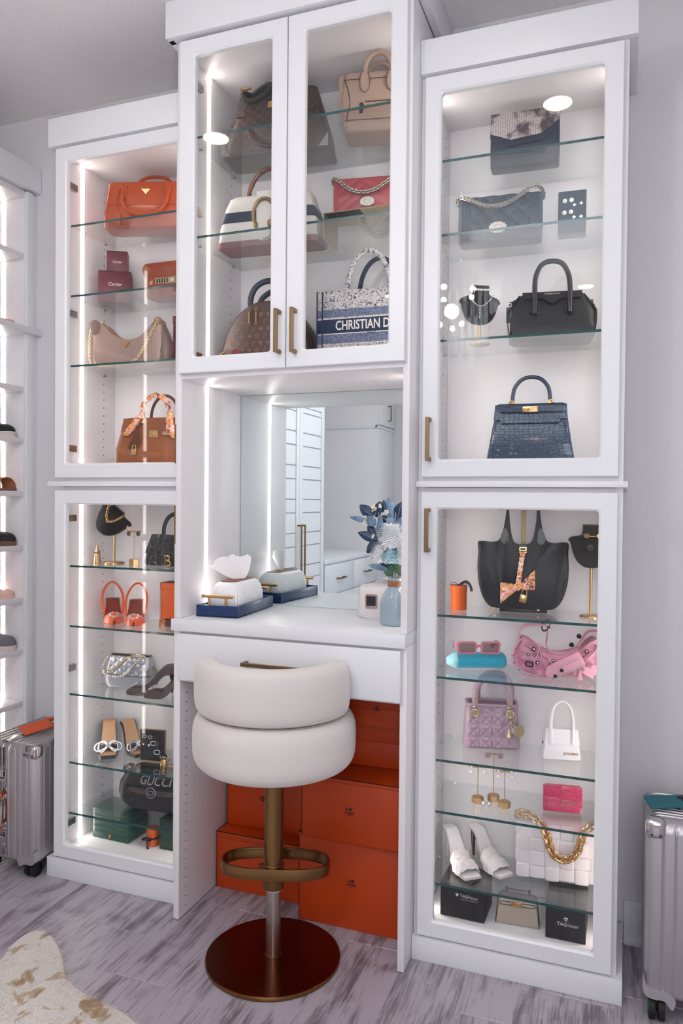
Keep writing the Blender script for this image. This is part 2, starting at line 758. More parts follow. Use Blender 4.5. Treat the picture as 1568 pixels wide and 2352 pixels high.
# ceiling fittings: recessed downlights, air register, chandelier
DISC = mat('downlight_lens', '#ffffff', emit='#ffe9d2', es=DOWNLIGHT_STRENGTH)
for i, (x, y, l) in enumerate([(.523, -.768, 'recessed round ceiling light nearest the right glass cabinet'), (-.813, -.776, 'recessed round ceiling light nearest the left glass cabinet'),
                               (.508, -3.29, 'recessed round ceiling light far behind, on the right'), (-.813, -3.29, 'recessed round ceiling light far behind, on the left')]):
    t = thing('ceiling_light', l, 'light', (x, y, ZC), group='recessed ceiling lights')
    obj('trim_ring', lathe([(.052, -.001), (.075, -.001), (.072, -.006), (.052, -.004)], 32, False, False), PAINT, t)
    obj('lens', lathe([(.052, -.0045), (.0515, -.0035)], 32), DISC, t)
t = thing('ceiling_vent', 'white slatted air register set in the ceiling', 'vent', (.57, -2.48, ZC))
obj('frame', ringslab(rpoly(-.09, .09, -.13, .13, .004), rpoly(-.075, .075, -.115, .115, .004), 0, -.008), PAINT, t, rot=(pi / 2, 0, 0))
obj('duct', box(-.075, .075, -.115, .115, -.0012, -.0006), mat('duct_grey', '#8d9092', .7), t)
for i in range(12):
    obj('slat', tr(box(-.074, .074, -.006, .006, -.0008, .0008), (0, -.104 + i * .019, -.006), (rad(32), 0, 0)), PAINT, t, 0)
t = thing('chandelier', 'tiered chandelier of clear glass rods hanging behind the camera', 'chandelier', (-.145, -2.03, ZC))
ROD = mat('chandelier_glass', '#eef3f8', .2, alpha=.42)
obj('ceiling_plate', lathe([(.10, 0), (.10, -.02), (.03, -.035)], 28), SILVER, t)
obj('stem', cyl((0, 0, -.12), .008, .2), SILVER, t)
obj('ring_frame', join(*[tr(torus(R, .006, 40, 6), (0, 0, z)) for R, z in ((.26, -.24), (.19, -.42), (.12, -.58))]), SILVER, t)
me = mesh('rod', lathe([(.004, -.17), (.011, -.165), (.011, -.004), (.006, 0)], 6), ROD, 0)
for R, z, n in ((.26, -.24, 34), (.19, -.42, 26), (.12, -.58, 16), (.04, -.68, 6)):
    for i in range(n):
        link(me, t, Matrix.Translation((R * cos(2 * pi * i / n), R * sin(2 * pi * i / n), z)), 'glass_rod')
BULB = mat('bulb_glow', '#ffffff', emit='#fff1e2', es=BULB_STRENGTH)
cl = lamp('chandelier_lamp', 'POINT', (-.145, -2.03, ZC - .42), (-.145, -2.03, 0), CHANDELIER_W, (1.0, .96, .92), shadow_soft_size=.04)
for z, R, n in ((-.32, .14, 5), (-.50, .07, 3)):
    for i in range(n):
        obj('bulb', ball((R * cos(2 * pi * i / n + .4), R * sin(2 * pi * i / n + .4), z), .016), BULB, t)

# ================================================================== CABINETS
YK, XK = YB - .0013, XL + .0013

YD, YC = .0755, .0965        # door front, carcass front of the two towers
LED_Y = .151


def handle_v(parent, x, z0, z1, y, w=.0105):
    """square bar pull: bar and two posts in one piece"""
    return obj('handle', join(box(x - w / 2, x + w / 2, y - .034, y - .024, z0, z1), box(x - w / 2, x + w / 2, y - .026, y, z0, z0 + w), box(x - w / 2, x + w / 2, y - .026, y, z1 - w, z1)), BRONZE, parent, 20, .0012)


def handle_h(parent, z, x0, x1, y, w=.0105):
    return obj('handle', join(box(x0, x1, y - .034, y - .024, z - w / 2, z + w / 2), box(x0, x0 + w, y - .026, y, z - w / 2, z + w / 2), box(x1 - w, x1, y - .026, y, z - w / 2, z + w / 2)), BRONZE, parent, 20, .0012)


def door(parent, x0, x1, z0, z1, o, y, hx=None, hz=None, th=.02):
    ox0, ox1, oz0, oz1 = o
    c = .005
    K = 5

    def lp(a0, a1, b0, b1, r, yy):
        return [(x, yy, z) for x, z in rpoly(a0, a1, b0, b1, r, K)]
    g = loft([lp(x0, x1, z0, z1, .001, y + th), lp(x0, x1, z0, z1, .001, y + .002), lp(x0 + .002, x1 - .002, z0 + .002, z1 - .002, .001, y),
              lp(ox0 - c, ox1 + c, oz0 - c, oz1 + c, .001, y), lp(ox0, ox1, oz0, oz1, .009, y + c), lp(ox0, ox1, oz0, oz1, .009, y + th)], wrap=True)
    d = obj('door', g, PAINT, parent, 30)
    obj('glass_pane', box(ox0 - .012, ox1 + .012, y + .009, y + .013, oz0 - .012, oz1 + .012), GLASS, d, 0)
    if hx is not None:
        handle_v(d, hx, hz[0], hz[1], y)
    return d


def hinge(parent, x, y, z, s):
    obj('hinge', join(box(min(x, x + s * .012), max(x, x + s * .012), y - .028, y + .02, z - .011, z + .011), box(min(x + s * .012, x + s * .0125), max(x + s * .012, x + s * .0125), y - .004, y + .012, z - .006, z + .006)), HINGE, parent, 20, .002)


def holes(parent, x, s, ys, z0, z1, r=.0022, step=.02885):
    gs = []
    for y in ys:
        z = z0
        while z < z1:
            gs.append(cyl((x + s * .0002, y, z), r, .0006, 8, 'x'))
            z += step
    obj('pin_holes', join(*gs), DARKM, parent, 0, kind='stuff')


def led(parent, x, s, y, z0, z1):
    obj('led_strip', box(min(x, x + s * .0015), max(x, x + s * .0015), y - .008, y + .008, z0, z1), LED, parent, 0)


def shelf(z, x0, x1, y0, y1, label, group):
    t = thing('glass_shelf', label, 'shelf', (0, 0, z - .0065), group=group)
    obj('pane', box(x0, x1, y0, y1, 0, .0065), SHELFG, t, 0)
    obj('front_edge', box(x0, x1, y0 - .0012, y0, -.0002, .0067), EDGEG, t, 0, label='dark teal polished front edge')
    gs = []
    for x, s in ((x0, 1), (x1, -1)):
        for y in (y0 + .06, y1 - .06):
            gs.append(cyl((x + s * .004, y, -.0035), .0028, .0085, 8, 'x'))
    obj('shelf_pin', join(*gs), HINGE, t, kind='stuff')
    return t


def tower(name, label, x0, x1, doorx, ox, hx, hing, crown, base, ledge):
    t = thing(name, label, 'cabinet', ((x0 + x1) / 2, YC, 0))
    cx = (x0 + x1) / 2
    R = bpy.data.objects.new('carcass_offset', None)

    def P(n, g, m_=PANEL, bev=.001, **k):
        return obj(n, tr(g, (-cx, -YC, 0)), m_, t, 30, bev, **k)
    bpy.data.objects.remove(R)
    p = .019
    P('side_panel', box(x0, x0 + p, YC, YK, .06, 2.478))
    P('side_panel', box(x1 - p, x1, YC, YK, .06, 2.478))
    P('back_panel', box(x0 + p, x1 - p, .372, YK, .06, 2.478))
    P('top_panel', box(x0 + p, x1 - p, YC, .372, 2.452, 2.478))
    P('middle_panel', box(x0 + p, x1 - p, YC, .372, 1.3325, 1.411))
    P('middle_panel', box(x0 + p, x1 - p, YC, .372, 1.284, 1.332))
    P('bottom_panel', box(x0 + p, x1 - p, YC, .372, .066, .091))
    c0, c1 = crown
    P('crown', join(box(c0, c1, YD, YC, 2.4765, 2.5706), box(c0, x0, YC, YK, 2.4765, 2.5706) if c0 < x0 - .002 else box(x0, x0 + .002, YC, YK, 2.4765, 2.5706), box(x1, c1, YC, YK, 2.4765, 2.5706) if c1 > x1 + .002 else box(x1 - .002, x1, YC, YK, 2.4765, 2.5706)), PAINT, .0015)
    l0, l1 = ledge
    P('ledge', box(l0, l1, YD - .006, YK, 1.3325, 1.3485), PAINT, .001)
    b0, b1 = base
    P('plinth', box(b0, b1, .0745, YK - .02, 0, .0654), PAINT, .0015)
    for k, (z0, z1) in enumerate(((1.361, 2.4665), (.072, 1.3188))):
        oz = (1.408, 2.419) if k == 0 else (.118, 1.272)
        d = door(t, doorx[0] - cx, doorx[1] - cx, z0, z1, (ox[0] - cx, ox[1] - cx, *oz), YD - YC, hx - cx, ((1.404, 1.5243), (1.1525, 1.2735))[k])
    xi, s = (x0 + p, 1)
    for xx, s in ((x0 + p, 1), (x1 - p, -1)):
        holes(t, xx - cx, s, (.308 - YC,), .12, 1.25)
        holes(t, xx - cx, s, (.308 - YC,), 1.45, 2.42)
        led(t, xx - cx, s, LED_Y + .037 - YC, .091, 1.282)
        led(t, xx - cx, s, LED_Y + .037 - YC, 1.411, 2.452)
    hxx, s = (x0 + p, 1) if hing < 0 else (x1 - p, -1)
    for z in (2.357, 1.925, 1.463, 1.224, .707, .172):
        hinge(t, hxx - cx, .13 - YC, z, s)
    return t


tower('display_cabinet', 'tall white lit display cabinet left of the vanity, its bottom row green boxes', -1.033, -.507, (-1.033, -.515), (-.988, -.561), -.5335, -1,
      (-1.064, -.507), (-1.060, -.507), (-1.057, -.508))
tower('display_cabinet', 'tall white lit display cabinet right of the vanity, pink bags in its lower half', .229, .772, (.243, .760), (.2885, .7135), .266, 1,
      (.229, .792), (.229, .787), (.229, .783))
LSH = [(2.2265, 'orange saffiano handbag'), (1.9875, 'two burgundy gift boxes'), (1.7486, 'taupe hobo bag'), (1.0616, 'black velvet necklace bust and ring cone'),
       (.8538, 'orange slingback shoes'), (.6181, 'silver quilted bag'), (.3803, 'black mules with crystal bows'), (.2046, 'black belt bag')]
for z, w in LSH:
    shelf(z, -1.0118, -.5282, .13, .369, 'clear glass shelf under the ' + w, 'glass shelves of the left cabinet')
RSH = [(2.2558, 'snakeskin flap clutch'), (2.0477, 'navy quilted chain bag'), (1.7505, 'black tote with one arched handle'), (.971, 'large black leather tote on a stand'),
       (.794, 'pink studded shoulder bag'), (.5568, 'lilac quilted handbag'), (.4088, 'three gold earring stands'), (.2006, 'white quilted mules')]
for z, w in RSH:
    shelf(z, .2502, .7508, .13, .369, 'clear glass shelf under the ' + w, 'glass shelves of the right cabinet')

# --- vanity between the towers
VX0, VX1 = -.506, .228
t = thing('vanity_cabinet', 'white vanity unit with glass doors above, one drawer and a knee space', 'cabinet', (-.139, 0, 0))


def PV(n, g, m_=PANEL, bev=.001, **k):
    return obj(n, tr(g, (.139, 0, 0)), m_, t, 30, bev, **k)


p = .019
for x in (VX0, VX1 - p):
    PV('side_panel', box(x, x + p, 0, YK, .9305, 2.72))
    PV('side_panel', box(x, x + p, 0, YK - .03, .003, .894))
PV('back_panel', box(VX0 + p, VX1 - p, .372, YK, 1.656, 2.72))
PV('top_panel', box(VX0 + p, VX1 - p, 0, .372, 2.648, 2.668))
PV('bottom_panel', box(VX0 + p, VX1 - p, 0, .372, 1.656, 1.675))
PV('crown', join(box(VX0 - .022, VX1 + .022, -.036, -.0, 2.6665, 2.7755), box(VX0 - .024, VX0 - .002, -.021, YK, 2.6665, 2.7755), box(VX1 + .002, VX1 + .024, -.021, YK, 2.6665, 2.7755), box(VX0, VX1, .0, YK, 2.668, 2.7755)), PAINT, .0015)
PV('rail', box(VX0 + p, VX1 - p, .004, .022, .737, .76), PAINT)
PV('rail', box(VX0 + p, VX1 - p, 0, .018, .884, .894), PANEL)
PV('back_rail', box(VX0 + p, VX1 - p, .36, .378, .70, .894), PANEL)
door(t, -.487 + .139, -.1342 + .139, 1.670, 2.6585, (-.436 + .139, -.183 + .139, 1.718, 2.611), -.021, -.150 + .139, (1.7085, 1.8313))
door(t, -.1308 + .139, .2177 + .139, 1.670, 2.6585, (-.079 + .139, .171 + .139, 1.718, 2.611), -.021, -.101 + .139, (1.7065, 1.8313))
for xx, s in ((VX0 + p, 1), (VX1 - p, -1)):
    led(t, xx + .139, s, LED_Y, 1.676, 2.648)
    led(t, xx + .139, s, .1485, .931, 1.656)
    holes(t, xx + .139, s, (.30,), 1.72, 2.62)
    holes(t, xx + .139, s, (.038, .31), .03, .72)
    for z in (2.575, 2.188, 1.74):
        hinge(t, xx + .139, .078, z, s)
d = PV('drawer', join(box(-.4845, .215, -.021, -.002, .747, .887), box(-.46, .19, -.002, .32, .765, .875)), PAINT, .0015)
handle_h(d, .8185, -.2525 + .139, -.013 + .139, -.021)
for z, w in ((2.3946, 'brown checked tote'), (2.0933, 'white bamboo-handled bag')):
    shelf(z, VX0 + p + .0022, VX1 - p - .0022, .03, .369, 'clear glass shelf under the ' + w, 'glass shelves above the mirror')
o = obj('countertop', box(-.5065, .2285, -.0217, YK, .8947, .93), PAINT, None, 30, .0015)
tag(o, 'thick white vanity counter running under the mirror', 'countertop')
t = thing('mirror', 'frameless mirror at the back of the vanity niche', 'mirror', (-.139, .381, .9305))
obj('silvered_glass', box(-.347, .347, -.002, .002, 0, .7245), MIRROR, t, 0, .0006)
obj('back_edge', box(-.3475, .3475, .002, .0035, 0, .7245), EDGEG, t, 0)

# --- shoe cabinet on the left wall
SX = -1.40
t = thing('shoe_cabinet', 'white open shoe shelving on the left wall with lit shelves', 'cabinet', (SX, -.38, 0))


def PS(n, g, m_=PANEL, bev=.001, **k):
    return obj(n, tr(g, (-SX, .38, 0)), m_, t, 30, bev, **k)


for y in (.331, -.36, -1.109):
    PS('side_panel', box(XK, SX - .006, y, y + .019, .06, 2.47))
    PS('stile', box(SX - .006, SX + .012, y + (-.003 if y > 0 else -.012), y + (.030 if y > 0 else .031), .06, 2.47), PAINT)
PS('filler', box(SX - .02, SX + .004, .362, YK, 0, 2.47), PAINT)
PS('back_panel', box(XK, XK + .008, -1.09, .35, .06, 2.47))
PS('crown', box(SX - .01, SX + .03, -1.15, YK - .002, 2.4765, 2.5706), PAINT)
PS('top_panel', box(XK, SX - .006, -1.09, .331, 2.45, 2.476))
PS('ledge', box(XK, SX + .035, -1.12, YK - .002, 1.925, 1.946), PAINT)
PS('plinth', box(XK, SX - .02, -1.1, .36, 0, .06), PAINT)
for z in (2.235, 1.722, 1.524, 1.318, 1.108, .905, .705, .501, .30, .09):
    for y0, y1 in ((-.34, .3305), (-1.0895, -.361)):
        PS('shelf_board', box(XK + .008, SX - .008, y0, y1, z - .02, z), PANEL)
for z0, z1 in ((1.95, 2.21), (2.24, 2.445), (1.726, 1.92), (1.528, 1.7), (1.322, 1.5), (1.112, 1.295), (.909, 1.085), (.709, .882), (.505, .682), (.304, .478), (.094, .278)):
    PS('led_strip', box(SX - .115, SX - .099, .3295, .331, z0, z1), LED, 0)
    PS('led_strip', box(SX - .115, SX - .099, -1.09, -1.0885, z0, z1), LED, 0)

mat('pale_recess', '#b9c0c5', .5)
# --- what the mirror shows: wardrobe, dresser and bridge cabinet on the left wall behind the camera
t = thing('wardrobe', 'tall white wardrobe with two glass doors, seen in the mirror', 'wardrobe', (-1.37, -2.10, 0))
obj('carcass', join(box(XK + 1.37, -.002, -.46, -.44, 0, 2.02), box(XK + 1.37, -.002, .44, .46, 0, 2.02), box(XK + 1.37, -.002, -.46, .46, 2.0, 2.05), box(XK + 1.37, -.002, -.46, .46, 0, .06), box(XK + 1.37, XK + 1.38, -.44, .44, .06, 2.0)), PANEL, t, 30, .001)
for i in range(10):
    obj('shelf_board', box(XK + 1.38, -.03, -.44, .44, .24 + i * .17, .262 + i * .17), PANEL, t, 30, .001)
for y0, y1, hy in ((-.458, -.002, -.03), (.002, .458, .03)):
    d = obj('door', ringslab(rpoly(y0, y1, .06, 2.02, .002), rpoly(y0 + .055, y1 - .055, .12, 1.95, .002), -.02, 0), PAINT, t, rot=(0, 0, pi / 2), bevel=.001)
    obj('pane_backing', box(y0 + .05, y1 - .05, -.004, -.001, .115, 1.955), MATS['pale_recess'], d, 0)
    z = .125
    for i in range(18):
        h = (.135, .088)[i % 2]
        h = min(h, 1.945 - z)
        if h < .02:
            break
        obj('raised_panel', slab(rpoly(y0 + .058, y1 - .058, z, z + h, .003), -.016, -.004, .006), PAINT, d, 20)
        z += h + .006
    obj('handle', join(box(hy - .006, hy + .006, -.056, -.046, .72, 1.12), box(hy - .006, hy + .006, -.048, -.02, .72, .732), box(hy - .006, hy + .006, -.048, -.02, 1.108, 1.12)), BRONZE, d, 20, .001)
t = thing('dresser', 'white dresser with bronze bar pulls, seen in the mirror', 'dresser', (-1.37, -3.25, 0))
obj('body', box(XK + 1.37, -.002, -.66, .66, .05, .80), PANEL, t, 30, .001)
obj('top', box(XK + 1.37, .02, -.67, .67, .80, .835), PAINT, t, 30, .002)
for y0, y1 in ((-.655, -.005), (.005, .655)):
    for z0, z1 in ((.06, .30), (.31, .55), (.56, .79)):
        d = obj('drawer', box(-.001, .018, y0, y1, z0, z1), PAINT, t, 30, .002)
        ym, zm = (y0 + y1) / 2, (z0 + z1) / 2
        obj('handle', join(box(.043, .053, ym - .075, ym + .075, zm - .006, zm + .006), box(.018, .045, ym - .075, ym - .064, zm - .006, zm + .006), box(.018, .045, ym + .064, ym + .075, zm - .006, zm + .006)), BRONZE, d, 20, .001)
t = thing('bridge_cabinet', 'white cupboard block with an upper door beyond the dresser, seen in the mirror', 'cabinet', (-1.37, -4.18, 0))
obj('body', box(XK + 1.37, .0, -.255, .255, 0, 2.5), PANEL, t, 30, .001)
obj('cornice_strip', join(box(-.02, .012, -.255, .27, 1.965, 1.99), box(XK + 1.37, .012, .255, .27, 1.965, 1.99)), PAINT, t, 30, .002)
d = obj('door', box(.0005, .018, -.25, .25, 2.0, 2.49), PAINT, t, 30, .002)
obj('handle', join(box(.043, .053, -.015, -.005, 2.05, 2.2), box(.018, .045, -.015, -.005, 2.05, 2.06), box(.018, .045, -.015, -.005, 2.19, 2.2)), BRONZE, d, 20, .001)
t = thing('trinket_box', 'small dark red box on the dresser, seen in the mirror', 'box', (-1.5, -2.78, .835))
obj('body', box(-.04, .04, -.05, .05, 0, .07), mat('dark_red_card', '#5a1420', .5), t, 30, .002)
obj('lid', box(-.042, .042, -.052, .052, .07, .1), MATS['dark_red_card'], t, 30, .002)
# ================================================================== THINGS
def arch(x0, x1, z0, h, y=0., r=.006, lean=0., n=16, leg=0., m=8, flat=None):
    cx, a = (x0 + x1) / 2, (x1 - x0) / 2
    P = []
    if leg:
        P.append((x0, y, z0))
    for i in range(n + 1):
        t = pi - pi * i / n
        zz = leg + (h - leg) * sin(t)
        P.append((cx + a * cos(t), y + lean * zz / h, z0 + zz))
    if leg:
        P.append((x1, y, z0))
    return tube(P, r, m, flat=flat, upv=(0, 1, 0) if flat else None)


def padlock(s=1.):
    return join(tr(box(-.008, .008, -.004, .004, -.018, 0), s=s), tr(tube([(-.0055, 0, -.002), (-.0055, 0, .007), (-.003, 0, .0115), (.003, 0, .0115), (.0055, 0, .007), (.0055, 0, -.002)], .0014, 6), s=s))


def cc(s, th=.002, y=0.):
    """two interlocked arcs, facing -y"""
    out = []
    for sg in (1, -1):
        P = [(sg * (-.18 * s + .34 * s * cos(t)) * 1.0, y - .0003 * sg, .36 * s * sin(t)) for t in [rad(50 + 260 * i / 18) for i in range(19)]]
        out.append(tube(P, .075 * s, 6, flat=(.8, 1.)))
    return join(*out)


SCARF = mat('printed_silk_scarf', '#e88c3a', .45, sheen=.3)
N, L = SCARF.node_tree.nodes, SCARF.node_tree.links
t1 = N.new('ShaderNodeTexNoise')
t1.inputs['Scale'].default_value = 55
t1.inputs['Distortion'].default_value = 1.5
tcn = N.new('ShaderNodeTexCoord')
L.new(tcn.outputs['Object'], t1.inputs['Vector'])
rp = N.new('ShaderNodeValToRGB')
rp.color_ramp.interpolation = 'CONSTANT'
E_ = rp.color_ramp.elements
E_[0].position, E_[0].color = 0, lin('#3a4a78')
E_[1].position, E_[1].color = .38, lin('#e4873c')
for p_, c_ in ((.50, '#f0a868'), (.55, '#efe6e2'), (.61, '#d9718a'), (.68, '#e98a2c')):
    E_.new(p_).color = lin(c_)
L.new(t1.outputs['Fac'], rp.inputs[0])
L.new(rp.outputs[0], N['Principled BSDF'].inputs['Base Color'])

ORL = mat('orange_saffiano_leather', '#b54408', .38, bump=('noise', 900, .2, .0006), coat=.15)
ORLD = mat('orange_leather_edge', '#7d2a0c', .5)
BURG = mat('burgundy_card', '#5f1629', .42, bump=('noise', 300, .12, .001))
BURGD = mat('burgundy_edge', '#2f0a16', .5)
COGN = mat('cognac_leather', '#8e3f20', .4, bump=('noise', 500, .2, .001))
TAUPE = mat('taupe_leather', '#9b8177', .36, coat=.1)
TAUPED = mat('taupe_dark_leather', '#6d5a54', .5)
TAN = mat('tan_grained_leather', '#8f4f25', .48, bump=('noise', 420, .3, .001))
TAND = mat('tan_edge', '#5a2c14', .5)
CROCB = mat('black_croc_leather', '#12161c', .22, coat=.5, bump=('croc', 60, .6, .0015))
OCARD = mat('orange_card', '#d2560a', .55, bump=('noise', 500, .15, .0006))
OCARDD = mat('dark_brown_edge', '#2b1206', .6)
OSAT = mat('orange_satin', '#dd5310', .3, sheen=.3)
RUST = mat('rust_insole', '#7a2f1c', .5)
SILVL = mat('silver_lambskin', '#a9abb2', .32, .55)
SILVL2 = mat('silver_smooth_leather', '#9fa2aa', .38, .45)
MESHB = mat('sheer_black_mesh', '#54464a', .4, alpha=.66)
NUDE = mat('nude_insole', '#cda079', .5)
SATB = mat('black_satin', '#0e0e12', .4, sheen=.2)
GREEN = mat('green_leatherette', '#0c4a3e', .38, coat=.2)
GREEND = mat('dark_green_leatherette', '#12362c', .45)
RIBBON = mat('brown_ribbon', '#2a1c1a', .4)
WHITETXT = mat('white_print', '#e9e4e2', .5)

# ---------------------------------------------------------------- left cabinet, upper half
t = thing('handbag', 'orange saffiano leather handbag on the top shelf of the left cabinet', 'handbag', (-.793, .275, 2.2268), rad(17))
obj('body', bag([(0, .153, .052, .02), (.05, .152, .054, .02), (.11, .143, .05, .018), (.16, .138, .043, .014)], 56), ORL, t, 40)
obj('zip_top', bag([(.155, .134, .024, .012), (.163, .13, .02, .012)], 40), ORLD, t, 40)
for s in (-1, 1):
    y = s * .057
    P = [(-.078, s * .05, .135), (-.079, s * .06, .115), (-.074, s * .068, .078), (-.045, s * .073, .044), (0, s * .075, .034), (.045, s * .073, .044), (.074, s * .068, .078), (.079, s * .06, .115), (.078, s * .05, .135)] if s < 0 else \
        [(-.078, .046, .13), (-.074, .05, .17), (-.045, .052, .205), (0, .053, .215), (.045, .052, .205), (.074, .05, .17), (.078, .046, .13)]
    obj('handle', tube(cr(P, 5), .0062, 8), ORL, t)
    for x in (-.078, .078):
        obj('handle_tab', join(slab(rpoly(x - .011, x + .011, .098, .146, .006), s * .0545, s * .05), tr(torus(.007, .0018, 14, 6), (x, s * .058, .138), (0, pi / 2, 0))), ORL, t)
obj('emblem', slab([(-.017, .131), (.017, .131), (0, .111)], -.0525, -.0475, .001), GOLD, t, label='gold triangle emblem plate')
obj('emblem_lettering', tr(txt('PRADA', .0052), (0, -.0533, .126)), WHITETXT, t, 0)
obj('luggage_tag', join(slab([(-.108, .002), (-.084, .004), (-.084, .042), (-.092, .052), (-.104, .046)], -.064, -.059, .001), tube(cr([(-.095, -.061, .046), (-.1, -.062, .09), (-.09, -.06, .125), (-.082, -.058, .13)], 5), .0022, 6)), ORL, t)
obj('front_seam', join(tube([(-.149, -.0515, .004), (-.134, -.044, .153)], .0008, 5), tube([(.149, -.0515, .004), (.134, -.044, .153)], .0008, 5), tube([(-.143, -.056, .075), (.143, -.056, .075)], .0006, 5)), ORLD, t)
obj('base_stud', join(*[tr(lathe([(.005, 0), (.004, .003)], 10), (x, y, -.0005)) for x in (-.13, .13) for y in (-.035, .035)]), GOLD, t, kind='stuff')

CART = mat('pink_foil_print', '#f0d2cf', .35)


def gift_box(name, lab, x, y, z, w, d, h, rz, m, md, lid=.0, group=None):
    t = thing(name, lab, 'box', (x, y, z), rz, group)
    hb = h * (1 - lid)
    obj('body', box(-w / 2, w / 2, -d / 2, d / 2, 0, hb - (.0008 if lid else 0)), m, t, 30, .0012)
    if lid:
        obj('lid', box(-w / 2 - .0016, w / 2 + .0016, -d / 2 - .0016, d / 2 + .0016, hb, h), m, t, 30, .0012)
    return t


t = gift_box('gift_box', 'large burgundy gift box with script lettering, under a smaller one', -.945, .285, 1.9877, .112, .080, .108, rad(31), BURG, BURGD)
obj('lettering', tr(txt('Cartier', .0175, .0004, .28, .92), (.0, -.0404, .063)), CART, t, 0)
obj('rim', box(-.0555, .0555, -.0405, .0405, .1075, .1092), BURGD, t, 0)
t = gift_box('gift_box', 'small burgundy gift box with script lettering on top of a larger one', -.936, .285, 2.0971, .070, .058, .072, rad(30), BURG, BURGD)
obj('lettering', tr(txt('Cartier', .0125, .0004, .28, .92), (0, -.0304, .034)), CART, t, 0)
obj('rim', box(-.0355, .0355, -.0305, .0305, .0715, .073), BURGD, t, 0)
gift_box('gift_box', 'burgundy box at the right edge of the third shelf, under a smaller one', -.690, .338, 1.7489, .095, .055, .098, 0, BURG, BURGD, .3)
gift_box('gift_box', 'small burgundy box topmost of the pair beside the taupe hobo', -.688, .338, 1.8471, .07, .05, .09, 0, BURG, BURGD, .3)

t = thing('satchel', 'cognac brown flap satchel with a metal clasp on the second shelf', 'handbag', (-.665, .285, 1.9877))
obj('body', bag([(0, .128, .04, .02), (.06, .130, .043, .02), (.115, .126, .036, .02)], 48), COGN, t, 40)


def flap(w, z0, z1, hy, back, drop_r=.03, m=COGN, th=.004, parent=None, name='flap', bul=.008):
    """flap wrapped from the back over the top and down the front"""
    prof = cr([(back, z1 - .02), (back * .7, z1 + .002), (0, z1 + .006), (-hy * .75, z1 + .002), (-hy - bul, z1 - .018), (-hy - bul - .003, (z0 + z1) / 2), (-hy - .004, z0)], 4)

    def fn(u, v):
        k = v * (len(prof) - 1)
        i = min(int(k), len(prof) - 2)
        q = prof[i].lerp(prof[i + 1], k - i)
        e = max(0, (v - .72) / .28)
        hw = w * (1 - .10 * e ** 3)
        return ((u * 2 - 1) * hw, q.x, q.y)
    prof = [Vector((a.x, a.y, 0)) for a in [Vector((p[0], p[1], 0)) for p in prof]]
    return obj(name, sheet(fn, 16, 24, -th), m, parent, 40)


def cr2(p):
    return p


_cr = cr


def cr(pts, k=6, closed=False):
    if len(pts[0]) == 2:
        return [(q.x, q.y) for q in _cr([(a, b_, 0) for a, b_ in pts], k, closed)]
    return _cr(pts, k, closed)


flap(.134, .068, .122, .038, .036, m=COGN, parent=t)
obj('clasp_stud', tr(lathe([(.011, 0), (.011, .002), (.001, .009)], 4), (-.098, -.047, .05), (pi / 2, pi / 4, 0)), PALEG, t, 0)
obj('clasp', join(box(-.078, .05, -.053, -.049, .041, .062), tr(lathe([(.008, 0), (.007, .004)], 14), (-.014, -.053, .0515), (pi / 2, 0, 0))), PALEG, t, 20, .0015)
obj('clasp_inlay', join(*[box(x, x + .0045, -.0545, -.0525, .044, .059) for x in (-.072, -.062, -.052, -.042, -.032, .004, .014, .024, .034)]), BLACKP, t, 0, kind='stuff')
obj('strap_tab', slab(rpoly(-.115, .07, .034, .068, .004), -.0495, -.044), COGN, t)
obj('belt_strap', tube(_cr([(-.127, -.01, .06), (-.131, -.02, .03), (-.124, -.03, .006)], 5), .004, 6), COGN, t)

t = thing('hobo_bag', 'taupe crescent hobo bag with a gold chain on the third shelf', 'handbag', (-.866, .262, 1.7512), rad(10))
top = cr([(-.125, .155), (-.108, .163), (-.09, .15), (-.05, .115), (-.005, .098), (.05, .105), (.09, .135), (.11, .163), (.125, .165)], 5)
bot = cr([(-.125, .155), (-.132, .10), (-.13, .04), (-.115, .008), (-.05, .0), (.03, .0), (.10, .004), (.128, .03), (.134, .09), (.125, .165)], 5)
outl = [p for p in bot] + [p for p in reversed(top)][1:-1]
n_ = len(outl)
cx, cz = 0, .055


def hobo_ring(k, y):
    return [(cx + (x - cx) * k, y, cz + (z - cz) * (k if z < .07 or abs(x) > .1 else (1 - (1 - k) * .4))) for x, z in outl]


obj('body', loft([hobo_ring(.90, -.034), hobo_ring(.97, -.031), hobo_ring(1., -.02), hobo_ring(1., .02), hobo_ring(.97, .031), hobo_ring(.90, .034)]), TAUPE, t, 60)
obj('zip', tube([(x, 0, z + .001) for x, z in top[4:-4]], .003, 6), GOLD, t)
obj('end_tab', slab(cr([(-.135, .155), (-.115, .168), (-.098, .15), (-.108, .12), (-.125, .118)], 4, True), -.0365, -.028, .001), TAUPED, t)
obj('emblem', slab([(-.018, .087), (.018, .087), (0, .066)], -.040, -.034, .0012), GOLD, t)
chain(t, _cr([(-.126, -.03, .15), (-.134, -.034, .12), (-.136, -.036, .07), (-.127, -.04, .02), (-.09, -.046, .004), (-.02, -.05, .003), (.04, -.05, .02), (.07, -.046, .06), (.095, -.04, .11), (.118, -.036, .155)], 6), .0068, .0040, .0010, PALEG, joined=True)
obj('shoulder_strap', tube(_cr([(.118, 0, .16), (.138, .006, .12), (.150, .008, .07), (.138, .008, .02), (.122, .006, .004)], 6), 1, 8, flat=(.017, .004), upv=(0, 1, 0)), TAUPED, t)
obj('small_pouch', tr(bag([(0, .036, .012, .01), (.05, .045, .02, .015), (.1, .042, .018, .015), (.148, .018, .008, .006)], 28), (.108, -.012, .002)), TAUPED, t, 50)
